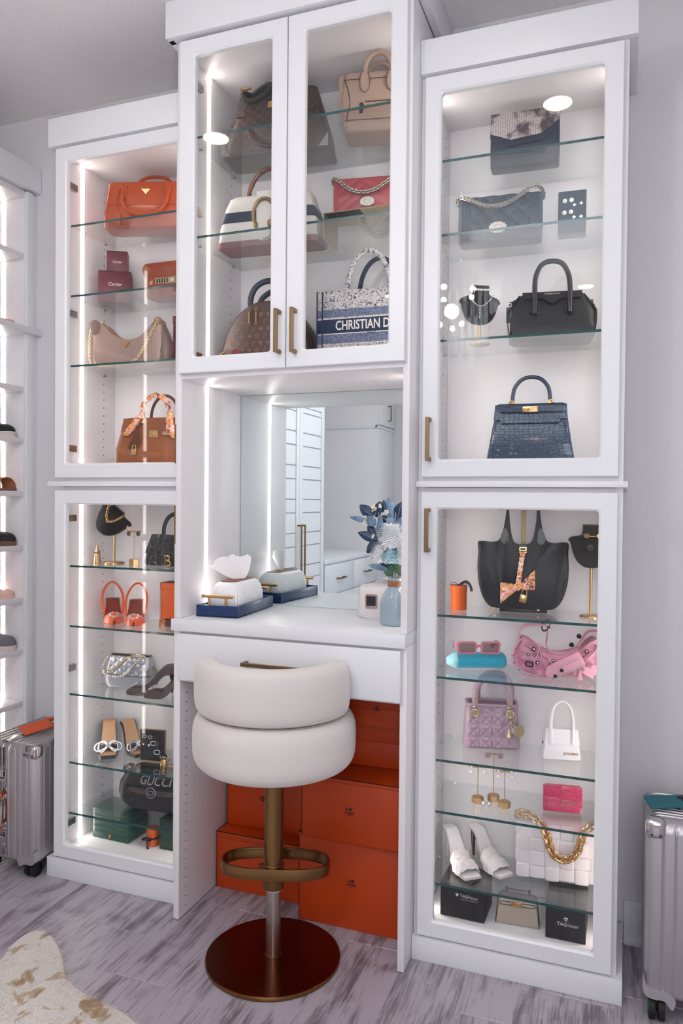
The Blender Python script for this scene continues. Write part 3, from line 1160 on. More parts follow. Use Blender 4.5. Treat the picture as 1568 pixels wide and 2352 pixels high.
obj('ring', join(tr(torus(.012, .0022, 18, 6), (.116, -.03, .158), (pi / 2, 0, 0)), tr(torus(.008, .002, 16, 6), (.108, -.034, .146), (pi / 2, .6, 0))), GOLD, t, kind='stuff')

t = thing('handbag', 'tan grained leather handbag with an orange silk scarf on its handle', 'handbag', (-.745, .272, 1.4116), rad(9))
obj('body', bag([(0, .146, .062, .02), (.05, .146, .06, .018), (.10, .136, .045, .014), (.155, .122, .026, .01)], 56), TAN, t, 40)
obj('flap', sheet(lambda u, v: ((u * 2 - 1) * (.123 + .006 * v), (.02 if v < .1 else -.022 - .016 * v) if v < .1 else -.029 - .013 * v, .160 - .05 * max(0, v - .1) / .9 if v >= .1 else .160), 12, 10, -.003), TAN, t, 40)
obj('top_edge', bag([(.152, .122, .024, .008), (.163, .121, .022, .008)], 40), TAN, t)
obj('handle', arch(-.052, .052, .14, .095, -.036, .0055, -.004, leg=.03), TAND, t)
obj('handle', arch(-.048, .056, .14, .105, .026, .0052, .004, leg=.03), TAND, t)
sc = arch(-.052, .052, .142, .095, -.036, [.009 + .003 * sin(i * 2.3) for i in range(19)], -.004, leg=.03)
obj('scarf', join(sc, tube(_cr([(-.053, -.045, .17), (-.07, -.052, .14), (-.09, -.056, .115), (-.102, -.056, .098)], 5), [.006, .008, .011, .012, .012, .011, .010, .012, .012, .012, .011, .011, .01, .008, .006, .004], 7),
                  tube(_cr([(.052, -.045, .165), (.058, -.05, .14), (.063, -.054, .115), (.075, -.056, .088)], 5), [.006, .008, .012, .014, .013, .012, .012, .015, .016, .016, .015, .014, .012, .009, .006, .003], 7)), SCARF, t, 60, label='silk scarf printed orange, peach and navy')
obj('belt', join(slab(rpoly(.03, .118, .10, .111, .003), -.0515, -.046), slab(rpoly(-.118, -.088, .10, .111, .003), -.0515, -.046)), TAN, t)
obj('belt_plate', join(slab(rpoly(.032, .062, .099, .112, .002), -.0545, -.051), slab(rpoly(-.115, -.1, .098, .113, .002), -.0545, -.051), slab(rpoly(-.02, .012, .092, .116, .002), -.0505, -.046), tr(cyl((0, 0, 0), .0035, .012, 12, 'y'), (-.003, -.054, .104))), GOLD, t, 20, .0006)
obj('clochette', slab(cr([(-.062, .108), (-.05, .112), (-.046, .085), (-.055, .058), (-.078, .047), (-.09, .055), (-.084, .074)], 4, True), -.064, -.059, .0012), TAND, t)
obj('clochette_cord', tube(_cr([(-.055, -.06, .105), (-.05, -.06, .135), (-.045, -.05, .155)], 4), .003, 6), TAND, t)
obj('padlock', tr(padlock(1.15), (-.066, -.0665, .052)), GOLD, t, 30, .0008)
obj('edge_seam', tube([(.137, -.058, .006), (.132, -.05, .08), (.122, -.03, .155)], .0012, 5), TAND, t)

# ---------------------------------------------------------------- left cabinet, lower half
t = thing('ring_cone', 'gold ring cone with two rings, left end of its shelf', 'ring holder', (-.983, .235, 1.0618))
obj('cone', lathe([(.0148, 0), (.0152, .002), (.0085, .043), (.0035, .058), (.0004, .073)], 28), BRASS, t)
for z, r in ((.034, .0118), (.041, .0104)):
    obj('ring', tr(torus(r, .0016, 20, 6), (0, 0, z), (.12, .1, 0)), SILVER if z < .04 else GOLD, t)
obj('ring_stone', join(*[ball((.011 * cos(a), .011 * sin(a), .036), .0024, 6, 4) for a in (-2.4, -1.9, -1.4, -.9)]), GUN, t, kind='stuff')


def bust_form(t, s=1., lean=0., m=BLACKV, neck=.068):
    """flat padded necklace bust, facing -y: shield with a neck and two shoulders"""
    right = cr([(.0, -.062), (.022, -.058), (.042, -.040), (.054, -.012), (.060, .012), (.066, .020), (.058, .030), (.036, .035), (.027, .042), (.025, neck)], 4)
    poly = [(-x, z) for x, z in reversed(right)][:-1] + right
    poly = [(x * s, z * s) for x, z in poly][::-1]
    rings = []
    for k, y in ((.90, -.012), (.97, -.009), (1, -.003), (1, .003), (.96, .008)):
        rings.append([(x * (k if abs(x) > .001 else 1), y * s + lean * z + .10 * s * (abs(x) / (.06 * s)) ** 2 * .22, z * k) for x, z in poly])
    return obj('bust', loft(rings), m, t, 60)


t = thing('necklace_stand', 'black velvet necklace bust tilted on a gold pole with a gold chain', 'display stand', (-.922, .252, 1.0618))
obj('base', lathe([(.036, 0), (.036, .004), (.034, .006), (.005, .006)], 36), BRASS, t)
obj('pole', cyl((0, 0, .078), .0038, .15, 12), BRASS, t)
bb = bust_form(t, neck=.048)
bb.location, bb.rotation_euler = (-.006, -.012, .157), (0, rad(38), rad(14))
P = [(-.036 * sin(a) if False else .034 * sin(a), -.0145, .045 - .052 * (1 - abs(sin(a)) ** 2)) for a in [(-pi / 2) + pi * i / 14 for i in range(15)]]
c1 = chain(bb, P, .0062, .0037, .0013, GOLD, joined=True, name='necklace')
obj('pendant', tr(cc(.012), (0, -.0175, -.008)), GOLD, bb)
obj('chain_tail', join(*[tr(torus(.0035, .0009, 10, 5), (.035 + .012 * i / 5 + .02, .006, .012 - i * .006), (pi / 2, (i % 2) * 1.2, 0)) for i in range(6)]), GOLD, t, kind='stuff', loc=(-.006, 0, .119))


def tee(lab, x, y, z, h, w, r=.016, hb=.017, earr=None, gm=BRASS, group=None, rz=0.):
    t = thing('earring_stand', lab, 'earring stand', (x, y, z), rz, group)
    obj('base', lathe([(r, 0), (r, hb), (r * .3, hb + .0004)], 6), gm, t, 0)
    obj('pole', cyl((0, 0, (hb + h) / 2), .0013, h - hb, 10), gm, t)
    obj('bar', tr(lathe([(.0028, -w / 2), (.0028, w / 2)], 10), (0, 0, h), (0, pi / 2, 0)), gm, t)
    for sx in (-1, 1):
        e = earr(sx * w * .36, h) if earr else None
        if e:
            obj('earring', e[0], e[1], t)
    return t


tee('gold earring T stand with dark flower earrings beside the black bust', -.826, .235, 1.0618, .116, .055, .018, .019,
    lambda x, h: (join(*[ball((x + .006 * cos(a), -.004, h - .008 + .006 * sin(a)), .003, 6, 4) for a in [i * 1.05 for i in range(6)]] + [ball((x, -.005, h - .008), .003, 6, 4)]), GUN))

t = thing('handbag', 'black croc-embossed handbag with a gold letter clasp, top shelf of the lower left', 'handbag', (-.672, .262, 1.0618), rad(-6))
curve = lambda u: .010 * (1 - (2 * u - 1) ** 2)
obj('body', bag([(0, .116, .040, .008), (.04, .108, .038, .008), (.08, .098, .030, .008), (.106, .088, .022, .008)], 56), CROCB, t, 40)
obj('flap', sheet(lambda u, v: ((u * 2 - 1) * (.088 + .018 * v), -.024 - .0155 * v, .108 - .066 * v - .012 * (1 - (2 * u - 1) ** 2) * v), 18, 10, -.003), CROCB, t, 40)
obj('handle', arch(-.055, .055, .098, .082, 0, .0072, 0, leg=.02), BLACKL, t)
obj('handle_ring', join(*[tr(torus(.008, .002, 14, 6), (x, -.012, .106), (.3, 0, 0)) for x in (-.068, .068)]), GOLD, t, kind='stuff')
B = []
B.append(box(-.0115, -.0065, -.048, -.044, .002, .040))
B.append(box(-.017, -.0115, -.048, -.044, .0355, .040))
B.append(box(-.017, -.0115, -.048, -.044, .002, .0065))
B += [tube([(-.0105, -.046, .0375), (.004, -.046, .038), (.0085, -.046, .034), (.0085, -.046, .027), (.004, -.046, .0225), (-.004, -.046, .022)], .0024, 6), tube([(-.004, -.046, .0205), (.006, -.046, .021), (.012, -.046, .016), (.012, -.046, .009), (.007, -.046, .0045), (-.009, -.046, .004)], .0024, 6)]
obj('clasp_letter', join(*B), GOLD, t, 40, label='gold letter B clasp')


def shoe(t, L_, heel, wmax, wheel, sole_m, foot_m, toe='point', platform=.003, arch_=.0):
    """sole from toe (-y) to heel (+y); returns the foot-bed function f(u, v)"""
    def zc(v):
        if v < .34:
            return .0
        k = min(1, (v - .34) / .5)
        return heel * (3 * k * k - 2 * k ** 3)

    def hw(v):
        if toe == 'point':
            a = wmax * min(1, (v / .30) ** .62 + .02)
        elif toe == 'square':
            a = wmax * (.78 + .22 * min(1, v / .25)) if v > .02 else wmax * .74
        else:
            a = wmax * min(1, sqrt(max(.0, 1 - (1 - min(1, v / .22)) ** 2)) + .05)
        k = max(0, min(1, (v - .32) / .35))
        a = a * (1 - k) + wheel * k
        if v > .9:
            a *= sqrt(max(.02, 1 - ((v - .9) / .1) ** 2 * .95))
        return a
    hor = L_ * (1 - .14 * (heel / .08))

    def f(u, v, dz=0.):
        return ((u * 2 - 1) * hw(v), -hor / 2 + hor * v, zc(v) + platform + dz)
    obj('sole', sheet(lambda u, v: f(u, v), 8, 36, platform), sole_m, t, 50)
    obj('insole', sheet(lambda u, v: (f(u, .02 + v * .97)[0] * .9, f(u, .02 + v * .97)[1], f(u, .02 + v * .97)[2] + .0012), 8, 34, .001), foot_m, t, 50)
    return f, hw, zc, hor


def vamp(t, f, v0, v1, h, m, th=.0015, cut=0., name='vamp', puffn=None, rise=0.):
    """upper arched across the foot from v0 to v1; cut lowers the throat edge in the middle"""
    def fn(u, v):
        vv = v0 + (v1 - v0) * v
        vv -= cut * sin(pi * u) * v
        a = f(0, vv)
        c = f(1, vv)
        s = pi * u
        hh = h * (.35 + .65 * min(1, (vv - v0 + .02) / .14)) + rise * v
        x = (a[0] + c[0]) / 2 + (c[0] - a[0]) / 2 * -cos(s) * 1.03
        z = a[2] - .002 + hh * sin(s) ** .75
        p = (x, a[1], z)
        if puffn:
            d = puffn(u, v)
            return (p[0] - d * cos(s), p[1], p[2] + d * sin(s))
        return p
    return obj(name, sheet(fn, 28, 24, th), m, t, 60)


def heel_post(t, zc, hor, r0, r1, m, lean=0., v=.93):
    z = zc(v)
    y = -hor / 2 + hor * v
    return obj('heel', tube([(0, y, z + .001), (0, y + .003 + lean, z * .5), (0, y + lean * 1.6, .0)], [r0, (r0 * .35 + r1 * .65), r1], 10), m, t)


def burst(c, R, m, t, n=14, name='crystal_brooch', tilt=0.9):
    g = []
    for i in range(n):
        a = 2 * pi * i / n
        k = R if i % 2 == 0 else R * .84
        for q in (.52, .72, .92):
            g.append(tr(ball((0, 0, 0), .0026 if q < .9 else .0021, 6, 4, (1, 1, .7)), (c[0] + k * q * cos(a), c[1] - 0, c[2] + k * q * sin(a) * .8)))
    g = [(v_, f_) for v_, f_ in g]
    M = join(*g)
    M = tr(M, (-c[0], -c[1], -c[2]))
    M = tr(M, c, (-tilt, 0, 0))
    return obj(name, M, m, t, 0, kind='stuff')


for k, (x, y, rz, w) in enumerate(((-.935, .265, 40, 'left'), (-.838, .262, 31, 'right'))):
    t = thing('slingback_shoe', ('left' if k == 0 else 'right') + ' shoe of the orange satin slingback pair with crystal brooches', 'shoe', (x, y, .854), rad(rz), 'orange slingback pair')
    f, hw, zc, hor = shoe(t, .19, .07, .034, .024, RUST, RUST)
    vamp(t, f, .01, .36, .036, OSAT, .0016, .10)
    obj('side_wall', join(*[sheet(lambda u, v, s=s: (f(0 if s < 0 else 1, .3 + .62 * u)[0] * 1.02, f(0, .3 + .62 * u)[1], f(0, .3 + .62 * u)[2] + (.016 * (1 - u) + .004) * v - .003), 14, 3, .001 * s) for s in (-1, 1)]), OSAT, t, 60)
    obj('slingback_strap', tube(_cr([(-.031, -.022, .03), (-.036, .02, .06), (-.034, .06, .09), (-.02, .088, .118), (0, .094, .13), (.02, .088, .118), (.034, .06, .09), (.036, .02, .06), (.031, -.022, .03)], 5), 1, 6, flat=(.0012, .004)), OSAT, t)
    heel_post(t, zc, hor, .013, .005, OSAT)
    burst((0, -.062, .031), .021, CRYSTAL, t, tilt=1.0)
    obj('brooch_ring', tr(torus(.0095, .0022, 20, 6, 1.2, .9), (0, -.064, .0315), (pi / 2 - 1.0, 0, 0)), CRYSTAL, t)

t = thing('gift_box', 'tall slim orange box standing at the right end of the slingback shelf', 'box', (-.700, .33, .854))
obj('body', box(-.06, .06, -.03, .03, 0, .118), OCARD, t, 30, .001)
obj('lid', box(-.061, .061, -.031, .031, .1185, .142), OCARD, t, 30, .001)
obj('edge_trim', join(box(-.0615, -.0605, -.0315, -.0305, 0, .142), box(-.0615, .0615, -.0315, .0315, .142, .1428)), OCARDD, t, 0)
t = thing('belt', 'coiled brown leather belt with a gold letter buckle in front of the orange box', 'belt', (-.665, .255, .854))
obj('strap', tube([(.05 * cos(a) * (1 - i * .004), .032 * sin(a) * (1 - i * .004), .012) for i, a in enumerate([k * 2 * pi / 24 for k in range(60)])], 1, 6, flat=(.0115, .0011), upv=(0, 0, 1)), TAND, t)
obj('buckle', join(box(-.042, -.037, -.044, -.040, 0, .026), box(-.022, -.017, -.044, -.040, 0, .026), box(-.042, -.017, -.0435, -.0405, .0105, .0155)), GOLD, t, 20, .0006, label='gold letter H buckle')

t = thing('quilted_bag', 'silver quilted leather bag with a chain strap on the third lower shelf', 'handbag', (-.873, .288, .6183), rad(6))
qd = lambda x, z, fr: (.0055 * (abs(sin(pi * (x + z) / .034)) * abs(sin(pi * (x - z) / .034))) ** .45 if z > .045 else 0.)
obj('base_panel', bag([(0, .088, .036, .02), (.02, .092, .040, .02), (.046, .091, .039, .02)], 48), SILVL2, t, 40)
obj('body', bag([(.046, .089, .036, .018), (.08, .087, .032, .018), (.112, .080, .02, .014)], 150, 26, qd), SILVL, t, 70)
obj('zip_top', tube([(-.075, 0, .113), (.075, 0, .113)], 1, 6, flat=(.003, .012)), GUN, t)
chain(t, _cr([(-.088, -.01, .10), (-.098, -.03, .075), (-.082, -.043, .052), (-.045, -.045, .043), (-.005, -.044, .05), (.025, -.042, .075), (.05, -.03, .108), (.07, -.01, .106)], 6), .0052, .0033, .0011, SILVER, joined=True, name='chain_strap')
chain(t, _cr([(-.07, -.038, .062), (-.03, -.042, .08), (0, -.04, .105), (.03, -.02, .117), (.07, -.012, .105), (.085, -.01, .08), (.1, 0, .06), (.104, .004, .03), (.09, .01, .006)], 6), .0052, .0033, .0011, PALEG, joined=True, name='chain_strap')

for k, (x, y, rz) in enumerate(((-.752, .232, -62), (-.672, .222, -58))):
    t = thing('pump', ('left' if k == 0 else 'right') + ' shoe of the sheer dark pumps with crystal brooches', 'shoe', (x, y, .6183), rad(rz), 'sheer dark pumps')
    f, hw, zc, hor = shoe(t, .19, .066, .031, .022, SATB, RUST)
    vamp(t, f, .01, .42, .028, MESHB, .0012, .12)
    obj('side_wall', join(*[sheet(lambda u, v, s=s: (f(0 if s < 0 else 1, .34 + .62 * u)[0] * 1.02, f(0, .34 + .62 * u)[1], f(0, .34 + .62 * u)[2] + (.020 + .012 * u) * v - .002), 14, 3, .001 * s) for s in (-1, 1)]), MESHB, t, 60)
    heel_post(t, zc, hor, .011, .003, SATB)
    burst((0, -.055, .033), .021, CRYSTAL, t, tilt=1.1)

for k, (x, y, rz, lab) in enumerate(((-.950, .262, 36, 'left black mule of the pair with crystal bows, nude insole'), (-.874, .302, 58, 'right black mule of the pair with crystal bows, partly behind the earring board'))):
    t = thing('mule', lab, 'shoe', (x, y, .3805), rad(rz), 'black mules with crystal bows')
    f, hw, zc, hor = shoe(t, .185, .085, .034, .025, SATB, NUDE, 'square', .012)
    heel_post(t, zc, hor, .014, .006, SATB)
    vamp(t, f, .22, .40, .026, SATB, .0016, .03)
    g = []
    for s in (-1, 1):
        for q, zz in ((1., .0), (.72, .004)):
            P = _cr([(0, -.046, .038), (s * .018 * q, -.048, .050 + zz), (s * .040 * q, -.052, .046 + zz), (s * .045 * q, -.055, .030), (s * .03 * q, -.055, .022 - zz), (0, -.046, .036)], 6)
            g += [ball(p, .0031, 6, 4) for p in resample(P, .0048)]
    obj('crystal_bow', join(*g), CRYSTAL, t, 0, kind='stuff')
    obj('bow_knot', join(*[ball((a, -.052, .040 + b_), .0052, 8, 5) for a, b_ in ((-.005, 0), (.005, .001), (0, .006), (0, -.004))]), CRYSTAL, t, 0, kind='stuff')

t = thing('earring_board', 'black earring display board with gold frame and logo earrings, lower left cabinet', 'display board', (-.747, .240, .3805), rad(8))
for nm, g, m_ in (('frame', join(slab(rpoly(-.048, .048, .0, .112, .004), -.0035, .002), box(-.048, .052, -.006, .03, -.0003, .002)), BRASS), ('panel', slab(rpoly(-.0455, .0455, .0035, .1095, .004), -.0052, -.003), BLACKV)):
    o = obj(nm, g, m_, t, 30)
    if nm == 'panel':
        pn = o
for x, z, s in ((-.03, .086, .013), (-.008, .085, .013), (.004, .064, .019), (.018, .034, .021)):
    obj('earring', tr(cc(s), (x, -.0062, z)), CRYSTAL, t, 0, label='crystal logo earring')
for x, z in ((-.033, .058), (-.013, .056)):
    obj('earring', join(ball((x - .0016, -.0062, z + .001), .0026, 8, 5), ball((x + .0016, -.0062, z + .001), .0026, 8, 5), ball((x, -.0062, z - .0018), .0024, 8, 5)), CRYSTAL, t)
obj('earring_pin', tube([(.022, -.006, .069), (.018, -.006, .043)], .0008, 5), SILVER, t)
t = thing('necklace_stand', 'black velvet bust with a silver rope necklace at the right end of the mule shelf', 'display stand', (-.650, .30, .3805))
obj('base', lathe([(.034, 0), (.034, .004), (.004, .006)], 32), BRASS, t)
obj('pole', cyl((0, 0, .035), .004, .06, 12), BRASS, t)
bb = bust_form(t, 1.0)
bb.location = (0, 0, .112)
beads(bb, [(.034 * sin(a), -.0145, .045 - .055 * (1 - abs(sin(a)) ** 2)) for a in [(-pi / 2) + pi * i / 24 for i in range(25)]], .0036, .0021, CRYSTAL, 'necklace')
t = thing('ring_cone', 'short gold ring holder with a black polka dot ring', 'ring holder', (-.692, .222, .3805))
obj('cone', lathe([(.0125, 0), (.0125, .002), (.008, .022), (.006, .03)], 24), GOLD, t)
obj('ring', tr(torus(.0085, .0042, 20, 8), (0, 0, .027), (.35, .2, 0)), BLACKP, t, label='black ring with white dots')
obj('ring_dots', join(*[ball((.0118 * cos(a), .0118 * sin(a), .027 + .002 * (i % 2) + .0035 * (-1) ** i + (.0035 * sin(a)) * .35), .0013, 6, 4) for i, a in enumerate([-2.9, -2.5, -2.1, -1.7, -1.3, -.9, -.5, -.1])]), WHITETXT, t, kind='stuff')
t = thing('ring_box', 'tiny gold ring box in front of the polka dot ring', 'box', (-.655, .215, .3805))
obj('body', box(-.009, .009, -.006, .006, 0, .007), BRASS, t, 30, .001)
obj('stone', ball((-.005, -.007, .004), .002, 8, 5), CRYSTAL, t)

t = thing('belt_bag', 'black leather belt bag with a logo print, fourth lower shelf of the left cabinet', 'handbag', (-.742, .278, .2048), rad(4))
secs = [(0, .10, .03, .03), (.02, .142, .045, .04), (.055, .155, .055, .05), (.09, .150, .05, .045), (.125, .125, .04, .035), (.15, .085, .022, .02)]
obj('body', bag(secs, 56, 22, None, .01, .01), BLACKL, t, 60)
obj('front_pocket', tr(bag([(0, .09, .012, .01), (.03, .128, .02, .018), (.066, .125, .018, .016), (.08, .11, .010, .01)], 48, 12), (0, -.045, .008)), BLACKL, t, 60)
surf = lambda x, z: -.0665 + .05 * (x / .15) ** 2 * .5 + (z - .05) * .25 * (1 if z > .06 else 0)
TXG = mat('silver_grey_print', '#8e8b8a', .5)
obj('lettering', mp(tr(txt('GUCCI', .041, .0006, .18, .95), (.010, 0, .112)), lambda x, y, z: (x, y - .060 + .012 * ((x) / .1) ** 2 + (z - .1) * .42, z)), TXG, t, 0)
stripe = lambda z0, z1: sheet(lambda u, v: (-.088 + .19 * u, -.069 + .010 * ((-.088 + .19 * u) / .1) ** 2, z0 + (z1 - z0) * v - .004 * u), 16, 2, .0012)
obj('stripe', stripe(.070, .087), mat('green_web', '#1e4a40', .6), t, 50, label='green stripe')
obj('stripe', tr(stripe(.075, .082), (0, -.0012, 0)), mat('red_web', '#5b2b2c', .6), t, 50, label='red stripe')
obj('roundel', join(tr(ringslab(ell(.004, .078, .019, .019, 24), ell(.004, .078, .0165, .0165, 24), -.0725, -.0705)), tr(cc(.019), (.004, -.0725, .078), (0, 0, 0)), tr(torus(.0178, .001, 28, 5), (.004, -.0725, .078), (pi / 2, 0, 0))), TXG, t, 40, label='round grey logo')
obj('roundel_field', slab(ell(.004, .078, .0165, .0165, 24), -.0712, -.0698), BLACKL, t)
obj('strap_loop', tube(_cr([(-.125, 0, .10), (-.135, -.01, .125), (-.118, -.015, .145), (-.1, -.01, .14)], 5), 1, 8, flat=(.011, .003), upv=(0, 1, 0)), BLACKL, t)
obj('strap_buckle', tr(ringslab(rpoly(-.012, .012, -.008, .008, .002), rpoly(-.008, .008, -.004, .004, .001), -.002, .002), (-.122, -.022, .132), (0, .5, 0)), GUN, t, 20)

t = thing('watch_box', 'green embossed watch box on the floor of the left cabinet', 'box', (-.898, .262, .0916), rad(-2))
obj('body', box(-.078, .078, -.055, .055, 0, .068), GREEN, t, 30, .003)
obj('lid', box(-.078, .078, -.055, .055, .069, .105), GREEN, t, 30, .003)


def waves(x0, x1, z0, z1, y):
    def fn(u, v):
        x = x0 + (x1 - x0) * u
        z = z0 + (z1 - z0) * v
        a = max(0, 1 - u * 1.2)
        b_ = min(1, u * 1.3)
        k = .0016 * a * max(0, sin(z / .0092 * 2 * pi * .5)) ** .6 + .0012 * b_ * max(0, sin((z + .25 * x + .006 * sin(x * 60)) * 420)) ** .7
        return (x, y - k - .0006, z)
    return sheet(fn, 46, 70, .001)


obj('wave_panel', join(waves(-.068, .068, .022, .066, -.0545), waves(-.068, .068, .071, .098, -.0545)), GREEN, t, 60, kind='stuff')
obj('gold_emblem', join(slab([(-.004, .012), (.004, .012), (.006, .021), (.0028, .017), (0, .023), (-.0028, .017), (-.006, .021)], -.0572, -.0545), *[ball((x, -.056, z), .0011, 6, 4) for x, z in ((-.006, .0215), (0, .0238), (.006, .0215))], slab(rpoly(-.004, .004, .008, .0112, .001), -.0572, -.0545)), GOLD, t, label='gold crown emblem')
t = thing('watch_box', 'dark green box cut off by the right edge of the left cabinet floor', 'box', (-.636, .275, .0916))
obj('body', box(-.068, .068, -.06, .06, 0, .068), GREEND, t, 30, .003)
obj('lid', box(-.068, .068, -.06, .06, .069, .105), GREEND, t, 30, .003)


def bow(c, s, th=.0045, m=RIBBON):
    g = []
    for k in (-1, 1):
        P = _cr([(0, 0, 0), (k * .55 * s, -.1 * s, .34 * s), (k * 1.0 * s, -.12 * s, .22 * s), (k * .9 * s, -.1 * s, -.05 * s), (k * .4 * s, -.02 * s, -.06 * s), (0, 0, 0)], 5)
        g.append(tube(P, 1, 6, flat=(th, .0006), upv=(0, 1, 0)))
    return tr(join(*g, ball((0, -.004, 0), .005, 8, 6, (1, .7, 1))), c)


t = thing('gift_box', 'small round orange box tied round the middle with brown ribbon, cabinet floor', 'box', (-.742, .235, .0916))
obj('body', lathe([(.021, 0), (.021, .042)], 36), OCARD, t)
obj('lid', lathe([(.0218, .0425), (.0218, .058), (.021, .0586)], 36), OCARD, t)
obj('ribbon', join(lathe([(.0216, .024), (.0220, .025), (.0220, .031), (.0216, .032)], 36, False, False), bow((-.006, -.026, .026), .018), tube(_cr([(-.006, -.027, .026), (0, -.033, .008), (.006, -.038, -.001 + .002)], 5), 1, 6, flat=(.0006, .0042)), tube(_cr([(-.008, -.026, .026), (-.022, -.03, .022), (-.032, -.03, .01)], 5), 1, 6, flat=(.0006, .004))), RIBBON, t)
# ---------------------------------------------------------------- glass doors above the mirror
DAM = mat('brown_check_canvas', '#5d4238', .45)
N, L = DAM.node_tree.nodes, DAM.node_tree.links
tcn = N.new('ShaderNodeTexCoord')
mpn = N.new('ShaderNodeMapping')
mpn.inputs['Rotation'].default_value = (0, rad(8), 0)
ck = N.new('ShaderNodeTexChecker')
ck.inputs['Scale'].default_value = 62
ck.inputs['Color1'].default_value = lin('#523e38')
ck.inputs['Color2'].default_value = lin('#3a2c2c')
sx_ = N.new('ShaderNodeSeparateXYZ')
cx_ = N.new('ShaderNodeCombineXYZ')
L.new(tcn.outputs['Object'], mpn.inputs[0])
L.new(mpn.outputs[0], sx_.inputs[0])
L.new(sx_.outputs[0], cx_.inputs[0])
L.new(sx_.outputs[2], cx_.inputs[1])
L.new(cx_.outputs[0], ck.inputs['Vector'])
L.new(ck.outputs['Color'], N['Principled BSDF'].inputs['Base Color'])
BRLD = mat('dark_brown_leather', '#332726', .45)
BEIGE = mat('dune_beige_leather', '#a88d7d', .42, bump=('noise', 500, .2, .001))
BEIGED = mat('dark_edge_paint', '#3b2a28', .5)
IVORY = mat('ivory_leather', '#dcd6cf', .4)
NAVYL = mat('navy_leather', '#16293f', .45)
BAMB = mat('bamboo_brown', '#7c3d1c', .28, coat=.5, var=('#4a2110', 60, 3, .4, .65))
ANTG = mat('antique_gold', '#8f7a52', .35, 1.0)
REDL = mat('red_leather', '#960d22', .42, coat=.1)
CLARET = mat('claret_leather', '#6e1f2e', .45)
RISER = mat('gold_tinted_metal', '#b7a273', .4, .85)
MONO = mat('brown_monogram_canvas', '#4b3530', .42, bump=('noise', 700, .15, .0006))
MONOT = mat('tan_monogram_print', '#8a6244', .5)
TOILE = mat('toile_embroidery', '#dcd6cf', .8)
N, L = TOILE.node_tree.nodes, TOILE.node_tree.links
tcn = N.new('ShaderNodeTexCoord')
nz = N.new('ShaderNodeTexNoise')
nz.inputs['Scale'].default_value = 52
nz.inputs['Detail'].default_value = 5
nz.inputs['Roughness'].default_value = .62
nz.inputs['Distortion'].default_value = 3.2
L.new(tcn.outputs['Object'], nz.inputs['Vector'])
rp = N.new('ShaderNodeValToRGB')
rp.color_ramp.interpolation = 'CONSTANT'
E_ = rp.color_ramp.elements
E_[0].position, E_[0].color = 0, lin('#24345a')
E_[1].position, E_[1].color = .435, lin('#ddd7d0')
for p_, c_ in ((.485, '#2a3a62'), (.515, '#ddd7d0'), (.60, '#3a4a70'), (.625, '#ddd7d0')):
    E_.new(p_).color = lin(c_)
L.new(nz.outputs['Fac'], rp.inputs[0])
L.new(rp.outputs[0], N['Principled BSDF'].inputs['Base Color'])
NAVYW = mat('navy_woven', '#1d2c4e', .8)
TWEED = mat('blue_grey_weave', '#8a93a6', .85, var=('#34436a', 420, 2, .44, .56))
CREAMT = mat('cream_thread', '#e6e0d8', .8)

t = thing('tote_bag', 'large brown checked tote with black rolled handles on the top centre shelf', 'handbag', (-.288, .265, 2.3949), rad(6))
obj('body', bag([(0, .176, .064, .02), (.06, .170, .062, .025), (.13, .150, .045, .02), (.195, .132, .03, .015), (.222, .124, .022, .012)], 56, 16), DAM, t, 50)
obj('base_panel', bag([(-.0002, .178, .066, .02), (.012, .1775, .0655, .02)], 56, None, None, .003, .002), BRLD, t)
obj('corner_guard', join(*[slab([(s * .178, .004), (s * .178, .045), (s * .148, .004)][::s], -.0665, -.063) for s in (1, -1)]), SILVER, t, 20)
obj('side_flap', join(*[sheet(lambda u, v, s=s: (s * (.105 + .028 * u), -.024 - .024 * v, .208 - .075 * v), 4, 8, .003) for s in (-1, 1)]), DAM, t, 50)
obj('front_pocket_rim', tube(_cr([(-.085, -.0665, .085), (-.075, -.069, .045), (-.03, -.071, .022), (.02, -.071, .022), (.06, -.069, .05), (.07, -.064, .09)], 6), .0045, 8), DAM, t)
obj('handle', tube(_cr([(-.085, -.035, .20), (-.098, -.075, .185), (-.085, -.095, .160), (-.055, -.10, .150), (-.02, -.098, .165), (.0, -.085, .195), (-.02, -.06, .215), (-.055, -.045, .21)], 7, True), 1, 8, True, flat=(.0125, .006), upv=(0, 1, 0)), BLACKL, t)
obj('handle', tube(_cr([(-.06, .02, .2), (-.03, .01, .228), (.02, .01, .232), (.06, .02, .2)], 7), .0095, 10), BLACKL, t)
obj('clasp', join(tr(cyl((0, 0, 0), .0042, .036, 12, 'x'), (-.098, -.060, .214)), box(-.102, -.094, -.058, -.052, .19, .214)), GOLD, t, 20)
obj('clasp', join(tr(cyl((0, 0, 0), .0042, .02, 12, 'x'), (.0, -.086, .148)), box(-.012, .03, -.088, -.082, .13, .147)), GOLD, t, 20)

